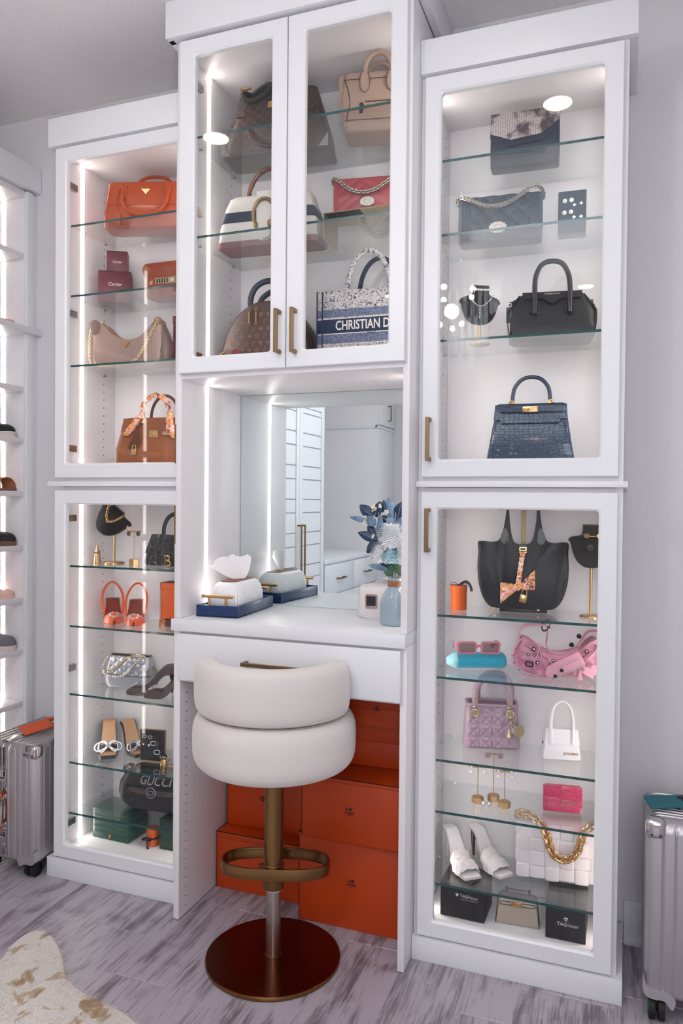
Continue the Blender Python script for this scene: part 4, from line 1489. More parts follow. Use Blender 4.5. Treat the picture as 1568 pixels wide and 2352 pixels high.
t = thing('luggage_tote', 'beige leather tote with two rounded handles at the right of the top centre shelf', 'handbag', (.060, .226, 2.3949), rad(12))
obj('body', bag([(0, .098, .052, .015), (.03, .104, .054, .016), (.10, .112, .046, .016), (.165, .106, .03, .012), (.196, .103, .02, .01)], 56, 16), BEIGE, t, 50)
for s in (-1, 1):
    y = -.031 if s < 0 else .026
    obj('handle', arch(-.040, .040, .160, .083, y, .0068, 0, leg=.03), BEIGE, t)
    if s < 0:
        for x in (-.04, .04):
            obj('handle_tab', slab([(x + .0135 * sin(a) * (1 if z < .17 else .7), z) for a, z in ((-1.5, .160), (-1.2, .139), (-.6, .127), (0, .123), (.6, .127), (1.2, .139), (1.5, .160), (.8, .180), (-.8, .180))], -.0435, -.033, .002), BEIGE, t)
            obj('tab_piping', tube(_cr([(x - .010, -.044, .178), (x - .0165, -.0445, .158), (x - .013, -.047, .132), (x, -.0475, .119), (x + .013, -.047, .132), (x + .0165, -.0445, .158), (x + .010, -.044, .178)], 5), .0009, 5), BEIGED, t)
sf = lambda z: -.054 + (.054 - .030) * max(0, (z - .03) / .135)
obj('piping', join(tube(_cr([(-.103, sf(.17) - .001, .17), (-.09, sf(.13) - .004, .13), (-.083, sf(.09) - .003, .09), (-.088, sf(.055) - .003, .055), (-.095, -.0555, .03)], 6), .0016, 6), tube(_cr([(.103, sf(.17) - .001, .17), (.09, sf(.13) - .004, .13), (.083, sf(.09) - .003, .09), (.088, sf(.055) - .003, .055), (.095, -.0555, .03)], 6), .0016, 6), tube([(-.096, -.0555, .034), (.096, -.0555, .034)], .001, 5), tube([(-.104, sf(.168) - .001, .168), (.104, sf(.168) - .001, .168)], .001, 5)), BEIGED, t)
obj('zip_pocket', tr(ringslab(rpoly(-.058, .058, -.011, .011, .005), rpoly(-.054, .054, -.007, .007, .003), -.0035, .0), (.012, sf(.09) - .001, .09), (rad(-10), 0, 0)), BEIGE, t, 40)
obj('zip', tr(join(box(-.05, .05, -.003, -.0012, -.0022, .0022), slab([(-.066, -.036), (-.056, -.036), (-.052, -.012), (-.058, -.002), (-.066, -.006)], -.005, -.001)), (.012, sf(.09) - .001, .09), (rad(-10), 0, 0)), BEIGED, t, 20)
obj('side_ring', tr(torus(.007, .0022, 14, 6), (-.108, -.005, .165), (0, pi / 2, 0)), GUN, t)
obj('side_wing', join(*[sheet(lambda u, v, s=s: (s * (.102 + .014 * u + .004 * v), -.018 + .01 * u, .05 + .14 * v), 3, 8, .004) for s in (-1, 1)]), BEIGE, t, 50)

t = thing('top_handle_bag', 'white leather bag with navy stripe, bamboo handle and horseshoe clasp', 'handbag', (-.290, .215, 2.0936), rad(4))
obj('body', bag([(0, .170, .052, .016), (.06, .165, .05, .016), (.125, .148, .044, .014), (.158, .138, .034, .012), (.170, .130, .024, .01)], 56), IVORY, t, 45)
obj('bottom_gusset', join(bag([(-.0003, .171, .0535, .016), (.020, .1705, .0532, .016)], 56, None, None, .003, .003)), CLARET, t, label='claret bottom gusset')
obj('stripe', bag([(.078, .1635, .0502, .016), (.112, .1535, .0468, .015)], 56, None, None, .0006, .0006), NAVYL, t, label='navy stripe')
obj('handle', tube(_cr([(-.084, 0, 0.159), (-.080, 0, 0.194), (-.062, 0, 0.229), (-.035, 0, 0.252), (0, 0, 0.260), (.035, 0, 0.252), (.062, 0, 0.229), (.080, 0, 0.194), (.084, 0, 0.159)], 6), [.0074 + .0018 * (1 if i % 9 == 0 else 0) for i in range(49)], 12), BAMB, t)
obj('handle_ring', join(*[tr(torus(.0095, .0024, 16, 6), (x, 0, .170)) for x in (-.084, .084)]), ANTG, t, kind='stuff')
obj('tab', slab(cr([(-.030, .165), (-.030, .07), (-.026, .022), (-.010, .012), (.016, .022), (.020, .07), (.020, .165)], 5), -.062, -.048, .001), IVORY, t)
obj('tab_edge', tube(_cr([(.020, -.042, .176), (.0205, -.058, .150), (.0205, -.0635, .07), (.017, -.0635, .024), (-.006, -.0635, .013)], 5), .0016, 6), BLACKL, t)
P = _cr([(-.030, -.068, .058), (-.037, -.068, .08), (-.036, -.068, .107), (-.022, -.068, .130), (-.003, -.068, .137), (.017, -.068, .130), (.031, -.068, .107), (.030, -.068, .08), (.016, -.068, .058)], 6)
obj('horseshoe_clasp', join(tube(P, [.0052 + .0009 * (i % 2) for i in range(len(P))], 9), *[ball(p, .0085, 8, 6, (.8, .8, 1.3)) for p in (P[0], P[-1])]), ANTG, t, 50, label='twisted antique gold horseshoe clasp')
for k, y in enumerate((.292, .328)):
    tt = thing('paper_roll', ('front' if k == 0 else 'rear') + ' white paper roll lying behind the bamboo-handled bag', 'paper roll', (-.255 + .02 * k, y, 2.0936), rad(4))
    obj('roll', tr(lathe([(.0085, -.15), (.0105, -.149), (.0105, .149), (.0085, .15)], 20), (0, 0, .0107), (0, pi / 2, 0)), IVORY, tt)
    obj('roll_core', tr(lathe([(.006, -.1505), (.006, .1505)], 16), (0, 0, .0107), (0, pi / 2, 0)), WOODL if False else BEIGE, tt)

t = thing('riser_stand', 'low gold metal display riser under the red chevron bag', 'display stand', (.018, .235, 2.0936))
obj('riser', join(box(-.118, .118, -.06, .06, .075, .0785), box(-.118, -.1145, -.06, .06, 0, .075), box(.1145, .118, -.06, .06, 0, .075)), RISER, t, 20, .0006)
t = thing('flap_bag', 'red chevron flap bag with silver chain standing on the gold riser', 'handbag', (.022, .24, 2.1725), rad(9))
chev = lambda x, z, fr: .0022 * abs(sin(pi * (z + .75 * abs(x)) / .03)) ** .4 if z > .012 and abs(x) < .092 else (.0025 * abs(sin(pi * x / .008)) ** .5)
obj('body', bag([(0, .102, .028, .006), (.05, .104, .030, .006), (.108, .104, .024, .006)], 170, 30, chev), REDL, t, 70)
obj('frame_seam', join(tube([(-.09, -.0325, .012), (-.09, -.028, .102)], .0012, 5), tube([(.09, -.0325, .012), (.09, -.028, .102)], .0012, 5)), REDL, t)
LOCKS = mat('pale_silver', '#a8a198', .34, 1.0)


def lock_plate(t, x, z, y, s, m=LOCKS):
    obj('clasp', join(box(x - s, x + s, y - .004, y, z - s * .62, z + s * .62), box(x - s * .62, x + s * .62, y - .0045, y, z - s * .78, z + s * .78), *[box(x + a * s * 1.05 - s * .16, x + a * s * 1.05 + s * .16, y - .004, y, z - s * .35 - b_ * s * .1, z + s * .35) for a in (-1, 1) for b_ in (1,)]), m, t, 20, .0008)
    obj('clasp_logo', tr(cc(s * 1.05), (x, y - .005, z)), m, t, 50)


lock_plate(t, .004, .030, -.033, .018)
chain(t, _cr([(-.106, 0, .10), (-.104, -.02, .108), (-.085, -.036, .098), (-.05, -.042, .068), (-.01, -.043, .055), (.03, -.042, .062), (.07, -.038, .088), (.10, -.024, .115), (.106, 0, .112)], 6), .0074, .0062, .0023, LOCKS, twist=rad(70), sx=1.3, base=rad(55), n=12)
chain(t, _cr([(-.104, 0, .10), (-.08, .02, .108), (.0, .022, .112), (.08, .02, .11), (.104, 0, .112)], 6), .0074, .0058, .0022, LOCKS, twist=rad(70), joined=True)

t = thing('dome_bag', 'brown monogram dome bag with dark rolled handle behind the left centre door', 'handbag', (-.309, .255, 1.6795), rad(3))
ol = [(x * .955, z) for x, z in cr([(-.165, .012), (-.166, .05), (-.158, .105), (-.135, .165), (-.095, .215), (-.045, .243), (0, .25), (.045, .243), (.095, .215), (.135, .165), (.158, .105), (.166, .05), (.165, .012), (.155, 0), (-.155, 0)], 5, True)]
obj('body', loft([[(x * k, y, .1 + (z - .1) * k) for x, z in ol] for k, y in ((.93, -.062), (.985, -.056), (1, -.045), (1, .045), (.985, .056), (.93, .062))]), MONO, t, 60)
obj('base_band', join(slab(rpoly(-.146, .146, .002, .075, .02), -.0655, -.06, .001)), BRLD, t)
obj('base_band_seam', tube(_cr([(-.157, -.058, .078), (-.1, -.066, .076), (0, -.067, .076), (.1, -.066, .076), (.157, -.058, .078)], 5), .0016, 6), BLACKL, t)
for y in (-.03,):
    obj('handle', tube(_cr([(-.062, y, .232), (-.062, y - .002, .265), (-.045, y - .004, .298), (-.015, y - .004, .315), (.015, y - .004, .315), (.045, y - .004, .298), (.062, y - .002, .265), (.062, y, .232)], 6), .0095, 10), NAVYL, t)
obj('handle_rear', tube(_cr([(-.06, .03, .232), (-.05, .032, .28), (0, .034, .305), (.05, .032, .28), (.06, .03, .232)], 6), .009, 10), NAVYL, t)
obj('zip_track', tube([(x * 1.002, -.02, .1 + (z - .1) * 1.004) for x, z in ol[14:52]], .003, 6), BLACKL, t)
for x in (-.052, -.028):
    obj('zip_pull', join(tr(torus(.005, .0015, 12, 6), (x, -.064, .222), (pi / 2, 0, 0)), box(x - .0025, x + .0025, -.0665, -.0635, .178, .213), tr(torus(.0042, .0014, 12, 6), (x, -.065, .175), (pi / 2, 0, 0))), GOLD, t, 30)
obj('clasp_strap', slab(rpoly(-.112, -.078, .02, .096, .008), -.0695, -.066), CLARET, t)
obj('strap_hardware', tube(_cr([(-.158, -.06, .06), (-.15, -.064, .085), (-.135, -.066, .09)], 4), .0025, 6), GOLD, t)
g = []


def floret(x, z, r):
    return join(*[slab(ell(x + r * .62 * cos(a), z + r * .62 * sin(a), r * .42, r * .42, 8), -.0004, 0) for a in (0, pi / 2, pi, -pi / 2)])


def star(x, z, r):
    return slab([(x + (r if i % 2 == 0 else r * .34) * cos(pi / 4 * i), z + (r if i % 2 == 0 else r * .34) * sin(pi / 4 * i)) for i in range(8)], -.0004, 0)


LV = join(tr(txt('L', .017, .0004, .15), (-.0025, 0, -.002)), tr(txt('V', .015, .0004, .1), (.003, -.0001, .002)))
for i in range(-6, 7):
    for j in range(-1, 7):
        x, z = i * .0255 + (j % 2) * .01275, .092 + j * .0225
        if (x / .150) ** 2 + ((z - .06) / .165) ** 2 > .92 or (abs(x + .04) < .022 and z > .17):
            continue
        k = (i + 2 * j) % 4
        if k == 0:
            g.append(tr(LV, (x, 0, z)))
        elif k == 1:
            g.append(floret(x, z, .0075))
        elif k == 2:
            g.append(star(x, z, .0085))
        else:
            g.append(join(ringslab(ell(x, z, .0085, .0085, 14), ell(x, z, .007, .007, 14), -.0004, 0), star(x, z, .0055)))
obj('monogram_print', tr(join(*g), (0, -.0622, 0)), MONOT, t, 0, kind='stuff')

t = thing('book_tote', 'navy and cream embroidered toile book tote with woven lettering band', 'handbag', (.037, .245, 1.6762), rad(2))
hx, hy = .164, .045
obj('body', bag([(0, hx, hy, .004), (.262, hx, hy, .004)], 40, None, None, .004, .003), TOILE, t)
bz0, bz1 = .1245, .166


def band(nm, z0, z1, m_, d=.0009, lab=None):
    return obj(nm, bag([(z0, hx + d, hy + d, .004), (z1, hx + d, hy + d, .004)], 40, None, None, .0005, .0005), m_, t, label=lab)


band('band', .100, .128, TWEED, .0007)
band('band', .180, .204, TWEED, .0007)
band('name_band', .130, .174, NAVYW, .0010, 'navy band with cream capitals')
band('border', .128, .131, CREAMT, .0012)
band('border', .174, .1765, CREAMT, .0012)
obj('lettering', mp(tr(txt('CHRISTIAN DIOR', .0405, .0006, 0, .70, .016), (.007, 0, .1525)), lambda x, y, z: (x, y - hy - .0012, z)), CREAMT, t, 0)
obj('small_lettering', tr(txt('PARIS', .0125, .0005, 0, 1.0), (.013, -hy - .0014, .1265)), NAVYW, t, 0)
obj('corner_piping', join(*[tube([(s * hx, -hy, .002), (s * hx, -hy, .262)], .0022, 6) for s in (-1, 1)], tube([(-hx + .018, -hy - .0012, .004), (-hx + .018, -hy - .0012, .26)], .0022, 6)), NAVYW, t)
for y, m_ in ((-hy + .004, TOILE), (hy - .004, NAVYW)):
    P = _cr([(-.068, y, .225), (-.066, y, .275), (-.055, y, .325), (-.032, y, .362), (0, y, .377), (.032, y, .362), (.055, y, .325), (.066, y, .275), (.068, y, .225)], 6)
    obj('handle', tube([(p.x + (.012 if y > 0 else 0), p.y, p.z) for p in P], .0075, 10), m_, t)

# ---------------------------------------------------------------- on the counter
NAVYLQ = mat('navy_lacquer', '#0b2c5a', .36, coat=.12)
RIB = mat('frosted_white_glass', '#eceaec', .35, coat=.2)
WOODL = mat('brown_wood', '#7a4a38', .5, var=('#5b3326', 30, 4, .4, .6))
TISS = mat('tissue_paper', '#f4f2f3', .9, trans=.0)
t = thing('tray', 'navy lacquered tray with two gold bar handles on the vanity counter', 'tray', (-.402, .198, .9304), rad(4))
tw, td = .0705, .1435
obj('base', box(-tw, tw, -td, td, 0, .006), NAVYLQ, t, 30, .001)
for nm, g in (('side', box(-tw, tw, -td, -td + .009, 0, .036)), ('side', box(-tw, tw, td - .009, td, 0, .036)), ('side', box(-tw, -tw + .009, -td + .009, td - .009, 0, .036)), ('side', box(tw - .009, tw, -td + .009, td - .009, 0, .036))):
    obj(nm, g, NAVYLQ, t, 30, .0012)
for y in (-td + .0045, td - .0045):
    obj('handle', join(tr(cyl((0, 0, 0), .0052, .104, 14, 'x'), (0, y, .063)), *[cyl((x, y, .048), .0042, .030, 12) for x in (-.028, .028)]), GOLD, t)
t = thing('tissue_box', 'white ribbed tissue box with a wooden lid in the navy tray', 'tissue box', (-.402, .205, .9368), rad(4))
NR = 54


def ribring(hx, hy, r, z, amp):
    R = rring(hx, hy, r, NR * 4, z)
    return [(x * (1 + amp * (i % 4 in (0, 1)) / max(hx, .01)), y * (1 + amp * (i % 4 in (0, 1)) / max(hy, .01)), z_) for i, (x, y, z_) in enumerate(R)]


prof = [(0, .050, .108), (.004, .052, .110), (.03, .0535, .1115), (.055, .052, .110), (.075, .047, .104), (.088, .039, .095), (.095, .030, .084)]
obj('body', loft([ribring(a, b_, min(a, b_) * .75, z, .0022 if 0 < k < 6 else .0005) for k, (z, a, b_) in enumerate(prof)]), RIB, t, 60)
obj('lid', tr(loft([[(x, y, z) for x, y, z in rring(.0295 * k, .083 * k, .022, 48, z)] for k, z in ((1, 0), (1, .002), (.95, .0032))]), (0, 0, .0945)), WOODL, t)


def tis(u, v):
    q = u * 2 - 1
    w = .010 + .046 * v ** .7
    x = q * w - .020 * v
    y = .012 * sin(q * 7 + 3 * v) * v + .006 * sin(q * 15) * v + .004
    z = .0945 + .072 * v * (1 - .30 * max(0, -q) ** 1.5 + .10 * q) - .010 * v * (q + .2) ** 2 + .004 * sin(q * 11) * v
    y += .025 * (v - .5) * v * (1 if q > 0 else .3)
    return (x * .9 - .012 * v + y * .5, x * .9 + .012 + y * .3, .0945 + (z - .0945) * 1.12)


obj('tissue', sheet(tis, 60, 18, .0006), TISS, t, 70)
HUMM = mat('pale_grey_plastic', '#dcd5d6', .4)
t = thing('desk_device', 'rounded white desk device with a small dark screen beside the vase', 'device', (.072, .282, .9303), rad(20))
obj('body', loft([rring(.076 * k, .050 * k, .046, 56, z) for z, k in ((0, 1.02), (.003, 1.05), (.05, 1.03), (.088, .99), (.094, .97), (.0955, .94))]), HUMM, t, 50)
obj('lid_ring', loft([rring(.069, .044, .038, 56, .0955), rring(.069, .044, .038, 56, .0985), rring(.06, .037, .03, 56, .0995)]), HUMM, t, 50)
sm = lambda g: mp(g, lambda x, y, z: (x, y + .42 * (x ** 2) / .1 + .0012, z))
obj('screen_bezel', tr(slab(rpoly(-.019, .019, -.022, .022, .005), -.0025, .002, .0008), (-.040, -.0505, .053), (0, 0, rad(-16))), mat('champagne_metal', '#b8a196', .3, .9), t)
obj('screen', tr(slab(rpoly(-.0145, .0145, -.013, .0165, .002), -.0032, .0, .0003), (-.040, -.0505, .053), (0, 0, rad(-16))), mat('dark_screen', '#0a1016', .08, coat=1.), t)
obj('logo_print', tr(txt('nuo', .005, .0003), (-.0408, -.0538, .036), (0, 0, rad(-16))), MATS['champagne_metal'], t, 0)

VASE = mat('blue_grey_glaze', '#94a5b1', .22, coat=.6)
t = thing('vase', 'blue grey ribbed ceramic vase with twine at its neck on the counter', 'vase', (.150, .150, .9303))


def vring(r, z, amp, ph):
    n = 96
    out = []
    for i in range(n):
        a = 2 * pi * i / n
        k = abs(sin(12 * a + .55 * sin(z * 190)))
        out.append(((r + amp * (k ** .5 - .6)) * cos(a), (r + amp * (k ** .5 - .6)) * sin(a), z))
    return out


pv = [(0, .0405, .001), (.004, .043, .003), (.03, .0445, .004), (.06, .044, .004), (.082, .039, .0036), (.098, .031, .0028), (.108, .0235, .0018), (.113, .021, .0006), (.13, .0205, 0), (.136, .0225, 0), (.138, .0232, 0)]
rows = []
for i in range(len(pv) - 1):
    for j in range(5):
        k = j / 5
        rows.append(tuple(pv[i][q] + (pv[i + 1][q] - pv[i][q]) * k for q in range(3)))
rows.append(pv[-1])
obj('body', loft([vring(r, z, a, 0) for z, r, a in rows] + [vring(.0195, .138, 0, 0), vring(.018, .10, 0, 0)], True, False), VASE, t, 70)
obj('twine', join(*[tr(torus(.0222, .0019, 30, 6), (0, 0, .1145 + i * .0032)) for i in range(5)]), mat('jute_twine', '#9a6a48', .9), t, kind='stuff')

# bouquet: stems, leaves and blooms are parts of one bouquet
LEAFB = mat('deep_blue_leaf', '#0c3558', .4, var=('#0a2745', 40, 3, .4, .6), sheen=.2)
LEAFG = mat('dusty_blue_leaf', '#7590a8', .6, var=('#5a7690', 50, 3, .4, .6))
LEAFN = mat('navy_leaf', '#0b2140', .45)
GREENL = mat('green_leaf', '#3e6b4a', .5, var=('#86a878', 30, 3, .4, .62))
PETW = mat('white_petal', '#eef0f2', .7)
PETB = mat('pale_aqua_petal', '#a9d3dd', .7, var=('#d4eaf0', 60, 2, .4, .6))
BUD = mat('cream_bud', '#e6dcc0', .7)
STEM = mat('brown_stem', '#8a7466', .7)
tb = thing('bouquet', 'bouquet of blue leaves and white and aqua blooms in the ribbed vase', 'flowers', (.150, .150, 1.0690))


def leaf(parent, base, tip, w, m, curl=.15, up_=(0, -1, .2), nm='leaf'):
    a, b_ = Vector(base), Vector(tip)
    d = b_ - a
    n_ = Vector(up_)
    n_ = (n_ - d.normalized() * n_.dot(d.normalized())).normalized()
    s = d.normalized().cross(n_)

    def fn(u, v):
        ww = w * sin(pi * min(.97, .04 + v * .94)) ** .7 * (1.1 - .25 * v)
        q = (u * 2 - 1)
        return a + d * v + s * (ww * q) - n_ * (curl * d.length * (v - .5) ** 2 * 2 - .18 * w * (1 - abs(q)) * -1) + n_ * (-.35 * w * q * q)
    o = obj(nm, sheet(fn, 6, 12, .0006), m, parent, 60)
    rib = [a + d * (i / 8) - n_ * (curl * d.length * (i / 8 - .5) ** 2 * 2) + n_ * .0012 - n_ * (.18 * w * -1) for i in range(8)]
    obj('midrib', tube([p + n_ * .0006 for p in rib], [.0011 - .0001 * i for i in range(8)], 5), LEAFG, o)
    return o


def bloom(parent, c, R, m, n=150, nm='bloom', pw=.22):
    g = [ball((0, 0, 0), R * .72, 14, 9)]
    ga = pi * (3 - sqrt(5))
    for i in range(n):
        zf = 1 - 1.72 * (i + .5) / n
        r_ = sqrt(max(0, 1 - zf * zf))
        a = ga * i
        d = Vector((r_ * cos(a), r_ * sin(a), zf))
        s = d.cross(Vector((0, 0, 1)))
        s = s.normalized() if s.length > .05 else Vector((1, 0, 0))
        uu = d.cross(s)
        k = R * (1 + .07 * random.uniform(-1, 1))
        b0, m0, t0 = d * k * .6, d * k * .86 + uu * k * .03, d * k * .98 + uu * k * .12
        w = R * pw * .5
        V = [b0 - s * w * .5, b0 + s * w * .5, m0 - s * w, m0 + s * w, m0 - d * w * .25, t0 - s * w * .55, t0 + s * w * .55, t0 + d * w * .3]
        g.append((V, [(0, 1, 3, 4, 2), (2, 4, 7, 5), (4, 3, 6, 7)]))
    return obj(nm, tr(join(*g), c), m, parent, 30, kind='stuff')


# coordinates from the vase mouth: x right, y back, z up
for base, tip, w, m_ in (((-.075, .0, .178), (-.118, .005, .212), .017, LEAFB), ((-.066, .0, .175), (-.052, -.004, .222), .014, LEAFB), ((-.05, .01, .19), (-.044, .012, .226), .011, LEAFB),
                         ((-.088, -.002, .163), (-.142, -.01, .176), .009, LEAFG), ((-.066, -.006, .148), (-.085, -.012, .178), .015, LEAFG), ((-.052, -.005, .10), (-.048, -.008, .182), .012, LEAFG),
                         ((-.062, .0, .12), (-.092, .004, .15), .014, LEAFN), ((-.054, -.002, .108), (-.118, -.006, .130), .015, LEAFB), ((-.05, -.006, .105), (-.090, -.012, .072), .019, LEAFB),
                         ((-.01, .012, .165), (-.034, .014, .235), .017, LEAFG), ((.0, .01, .16), (.014, .006, .222), .024, LEAFB), ((-.004, .004, .155), (-.034, .004, .172), .014, LEAFG), ((.008, .002, .15), (.02, -.002, .178), .013, LEAFG),
                         ((.014, .02, .18), (.026, .022, .245), .013, LEAFG), ((-.03, .01, .165), (-.052, .01, .178), .012, LEAFN), ((-.014, -.014, .03), (-.055, -.02, .056), .008, LEAFN), ((-.02, -.02, .025), (-.075, -.03, .035), .009, LEAFG),
                         ((.01, .01, .15), (.036, .005, .20), .012, LEAFB)):
    leaf(tb, base, tip, w, m_)
for base, tip, w in (((-.006, -.012, .0), (-.03, -.022, .014), .014), ((.0, -.014, .0), (.012, -.03, .03), .016), ((.010, -.01, .0), (.034, -.02, .016), .012), ((-.004, -.01, .01), (-.018, -.02, .05), .012), ((.012, 0, .012), (.032, -.012, .04), .012)):
    leaf(tb, (base[0] * .6, base[1] * .6, base[2] + .009), (tip[0], tip[1], tip[2] + .010), w, GREENL, .2)
for P in ([(-.004, 0, -.09), (-.012, 0, .02), (-.04, 0, .09), (-.07, 0, .15), (-.09, 0, .178)], [(.0, .004, -.09), (-.004, .005, .06), (-.004, .008, .15), (-.006, .01, .19)], [(-.002, .0, -.09), (-.02, -.002, .06), (-.052, -.002, .13), (-.055, 0, .19)], [(.004, .0, -.09), (.012, .0, .08), (.012, .006, .17)]):
    obj('stem', tube(_cr(P, 5), .0019, 6), STEM, tb)
bloom(tb, (-.006, -.022, .118), .043, PETW, 330)
bloom(tb, (-.040, -.016, .068), .033, PETW, 260)
bloom(tb, (.020, -.018, .066), .033, PETW, 260)
bloom(tb, (-.004, -.034, .064), .029, PETB, 220, pw=.26)
bloom(tb, (.020, .004, .128), .032, PETB, 190, pw=.26)
obj('bud_cluster', join(*[ball((x + random.uniform(-.006, .006), -.004 + random.uniform(-.004, .004), z + random.uniform(-.006, .006)), .0032, 6, 4) for x, z in ((-.092, .172), (-.098, .158), (-.066, .205), (-.07, .198), (-.068, .12), (-.03, .19), (-.05, .21)) for k in range(5)]), BUD, tb, kind='stuff')
# ---------------------------------------------------------------- right cabinet, upper half
PYTH = mat('snakeskin', '#b8aaa6', .4)
N, L = PYTH.node_tree.nodes, PYTH.node_tree.links
tcn = N.new('ShaderNodeTexCoord')
mpn = N.new('ShaderNodeMapping')
mpn.inputs['Scale'].default_value = (95, 1, 150)
vo = N.new('ShaderNodeTexVoronoi')
vo.feature = 'DISTANCE_TO_EDGE'
vo.inputs['Scale'].default_value = 1.6
vo.inputs['Randomness'].default_value = .35
L.new(tcn.outputs['Object'], mpn.inputs[0])
L.new(mpn.outputs[0], vo.inputs['Vector'])
r1 = N.new('ShaderNodeMapRange')
r1.inputs['From Max'].default_value = .16
L.new(vo.outputs['Distance'], r1.inputs['Value'])
wv = N.new('ShaderNodeTexNoise')
wv.inputs['Scale'].default_value = 26
wv.inputs['Detail'].default_value = 2
L.new(tcn.outputs['Object'], wv.inputs['Vector'])
r2 = N.new('ShaderNodeValToRGB')
r2.color_ramp.elements[0].position, r2.color_ramp.elements[0].color = .40, lin('#4a3f45')
r2.color_ramp.elements[1].position, r2.color_ramp.elements[1].color = .56, lin('#cfc4c0')
L.new(wv.outputs['Fac'], r2.inputs[0])
mx = N.new('ShaderNodeMix')
mx.data_type = 'RGBA'
mx.inputs[6].default_value = lin('#4d4246')
L.new(r1.outputs[0], mx.inputs[0])
L.new(r2.outputs[0], mx.inputs[7])
L.new(mx.outputs[2], N['Principled BSDF'].inputs['Base Color'])
INK = mat('ink_blue_leather', '#13263d', .42, bump=('noise', 600, .15, .0006))
BLKG = mat('black_grained_leather', '#0e1219', .46, bump=('noise', 380, .35, .0012))
BLKS = mat('black_smooth_leather', '#12151a', .32, coat=.15)
CROCN = mat('navy_croc_leather', '#1b3654', .2, coat=.5, bump=('croc', 120, .8, .0016))
CROCE = mat('navy_leather_strap', '#18304c', .22, coat=.5)
PINKL = mat('pink_distressed_leather', '#c98a9f', .38, coat=.15, bump=('noise', 90, .5, .004), var=('#b8748c', 26, 4, .4, .62))
PINKS = mat('pink_strap_leather', '#cf95a8', .42)
PINKD = mat('pink_seam', '#8f5468', .5)
LILAC = mat('lilac_lambskin', '#a88d9e', .36, coat=.1)
LILACD = mat('lilac_inner', '#7d5f74', .5)
WHITEL = mat('white_leather', '#e6e3e6', .36)
OFFW = mat('ivory_padded_leather', '#ddd6d8', .4)
OFFWD = mat('darker_ivory_leather', '#bfb4b4', .5)  # darker ivory for the soles and one heel of the white mules
HOTP = mat('raspberry_croc_leather', '#b62f58', .3, coat=.35, bump=('croc', 42, .7, .0016))
TURQ = mat('turquoise_velvet', '#19a0bd', .9, sheen=.6)
TURQD = mat('pale_turquoise_lining', '#8fc6d2', .8)
ROSEP = mat('pink_acetate', '#c27a8c', .25, coat=.4)
LENS = glassmat('pink_lens', (.62, .50, .50), 1., 1.6)
ANTS = mat('antique_silver', '#8d8682', .3, 1.0)
BOXB = mat('black_card', '#14161b', .6, bump=('noise', 300, .12, .0006))
STONE = mat('stone_beige_leather', '#b0a193', .5, bump=('noise', 420, .25, .001))
CLRAC = glassmat('clear_acrylic', (.93, .93, .94), 1., 1.45)

t = thing('clutch_bag', 'envelope clutch with snakeskin flap over ink blue leather, top of the right cabinet', 'clutch', (.492, .262, 2.2560), rad(3))
obj('body', bag([(0, .096, .026, .008), (.05, .0965, .029, .008), (.12, .096, .022, .006), (.158, .095, .012, .005)], 56), INK, t, 40)
obj('gusset_fold', join(bag([(.002, .092, .0275, .008), (.028, .0925, .0285, .008)], 40)), INK, t, 40)


def env(w, z1, zt, x0, x1, zc, yb, m, nm, off=0.):
    P = [(-w, z1), (w, z1), (w, zt + .028), (x1, zc), (x0, zc - .0), (-w, zt)]
    return obj(nm, mp(slab(P, -.0030, 0, .0008), lambda x, y, z: (x, y - .031 - off + .019 * max(0, (z - .06) / .10), z)), m, t, 30)


obj('flap_border', mp(slab([(-.0965, .160), (.0965, .160), (.0965, .110), (.052, .063), (-.044, .055), (-.0965, .086)], -.003, 0, .0008), lambda x, y, z: (x, y - .030 + .019 * max(0, (z - .06) / .10), z)), INK, t, 30)
obj('flap', mp(slab([(-.0965, .161), (.0965, .161), (.0965, .122), (.046, .083), (-.038, .075), (-.0965, .100)], -.004, 0, .0008), lambda x, y, z: (x, y - .0305 + .019 * max(0, (z - .06) / .10), z)), PYTH, t, 30)
obj('flap_back', sheet(lambda u, v: ((u * 2 - 1) * .0965, -.011 + .024 * v, .161 + .004 * sin(pi * v) - .02 * max(0, v - .8)), 6, 6, .003), PYTH, t, 50)

t = thing('flap_bag', 'navy black quilted flap bag with chunky silver chain, second shelf of the right cabinet', 'handbag', (.424, .265, 2.0480), rad(4))
boyq = lambda x, z, fr: (.0062 * (abs(sin(pi * (x * .9 + z) / .046)) * abs(sin(pi * (x * .9 - z) / .046))) ** .4 if abs(x) < .084 else .0026 * abs(sin(pi * (abs(x) - .084) / .0095)) ** .5) * (1 if z > .008 else 0)
obj('body', bag([(0, .117, .032, .01), (.05, .119, .036, .01), (.10, .119, .033, .01), (.134, .118, .024, .008)], 190, 40, boyq), INK, t, 70)
obj('front_flap_edge', tube([(-.117, -.037, .026), (.117, -.037, .026)], .0014, 6), INK, t)
lock_plate(t, -.004, .034, -.042, .0205, LOCKS)
chain(t, _cr([(-.118, .0, .118), (-.124, -.01, .130), (-.112, -.034, .134), (-.08, -.046, .118), (-.04, -.05, .098), (.0, -.051, .094), (.04, -.048, .108), (.08, -.036, .138), (.105, -.018, .152), (.12, .0, .140), (.12, .0, .12)], 6), .0062, .0050, .0019, LOCKS, twist=rad(70), sx=1.3, base=rad(55))
t = thing('earring_board', 'ink blue earring board with round and star studs beside the quilted bag', 'display board', (.626, .25, 2.0480), rad(3))
obj('panel', slab(rpoly(-.038, .038, .0, .122, .003), -.003, .003, .0006), INK, t)
obj('foot', box(-.038, .038, -.003, .034, 0, .003), LOCKS, t, 20)
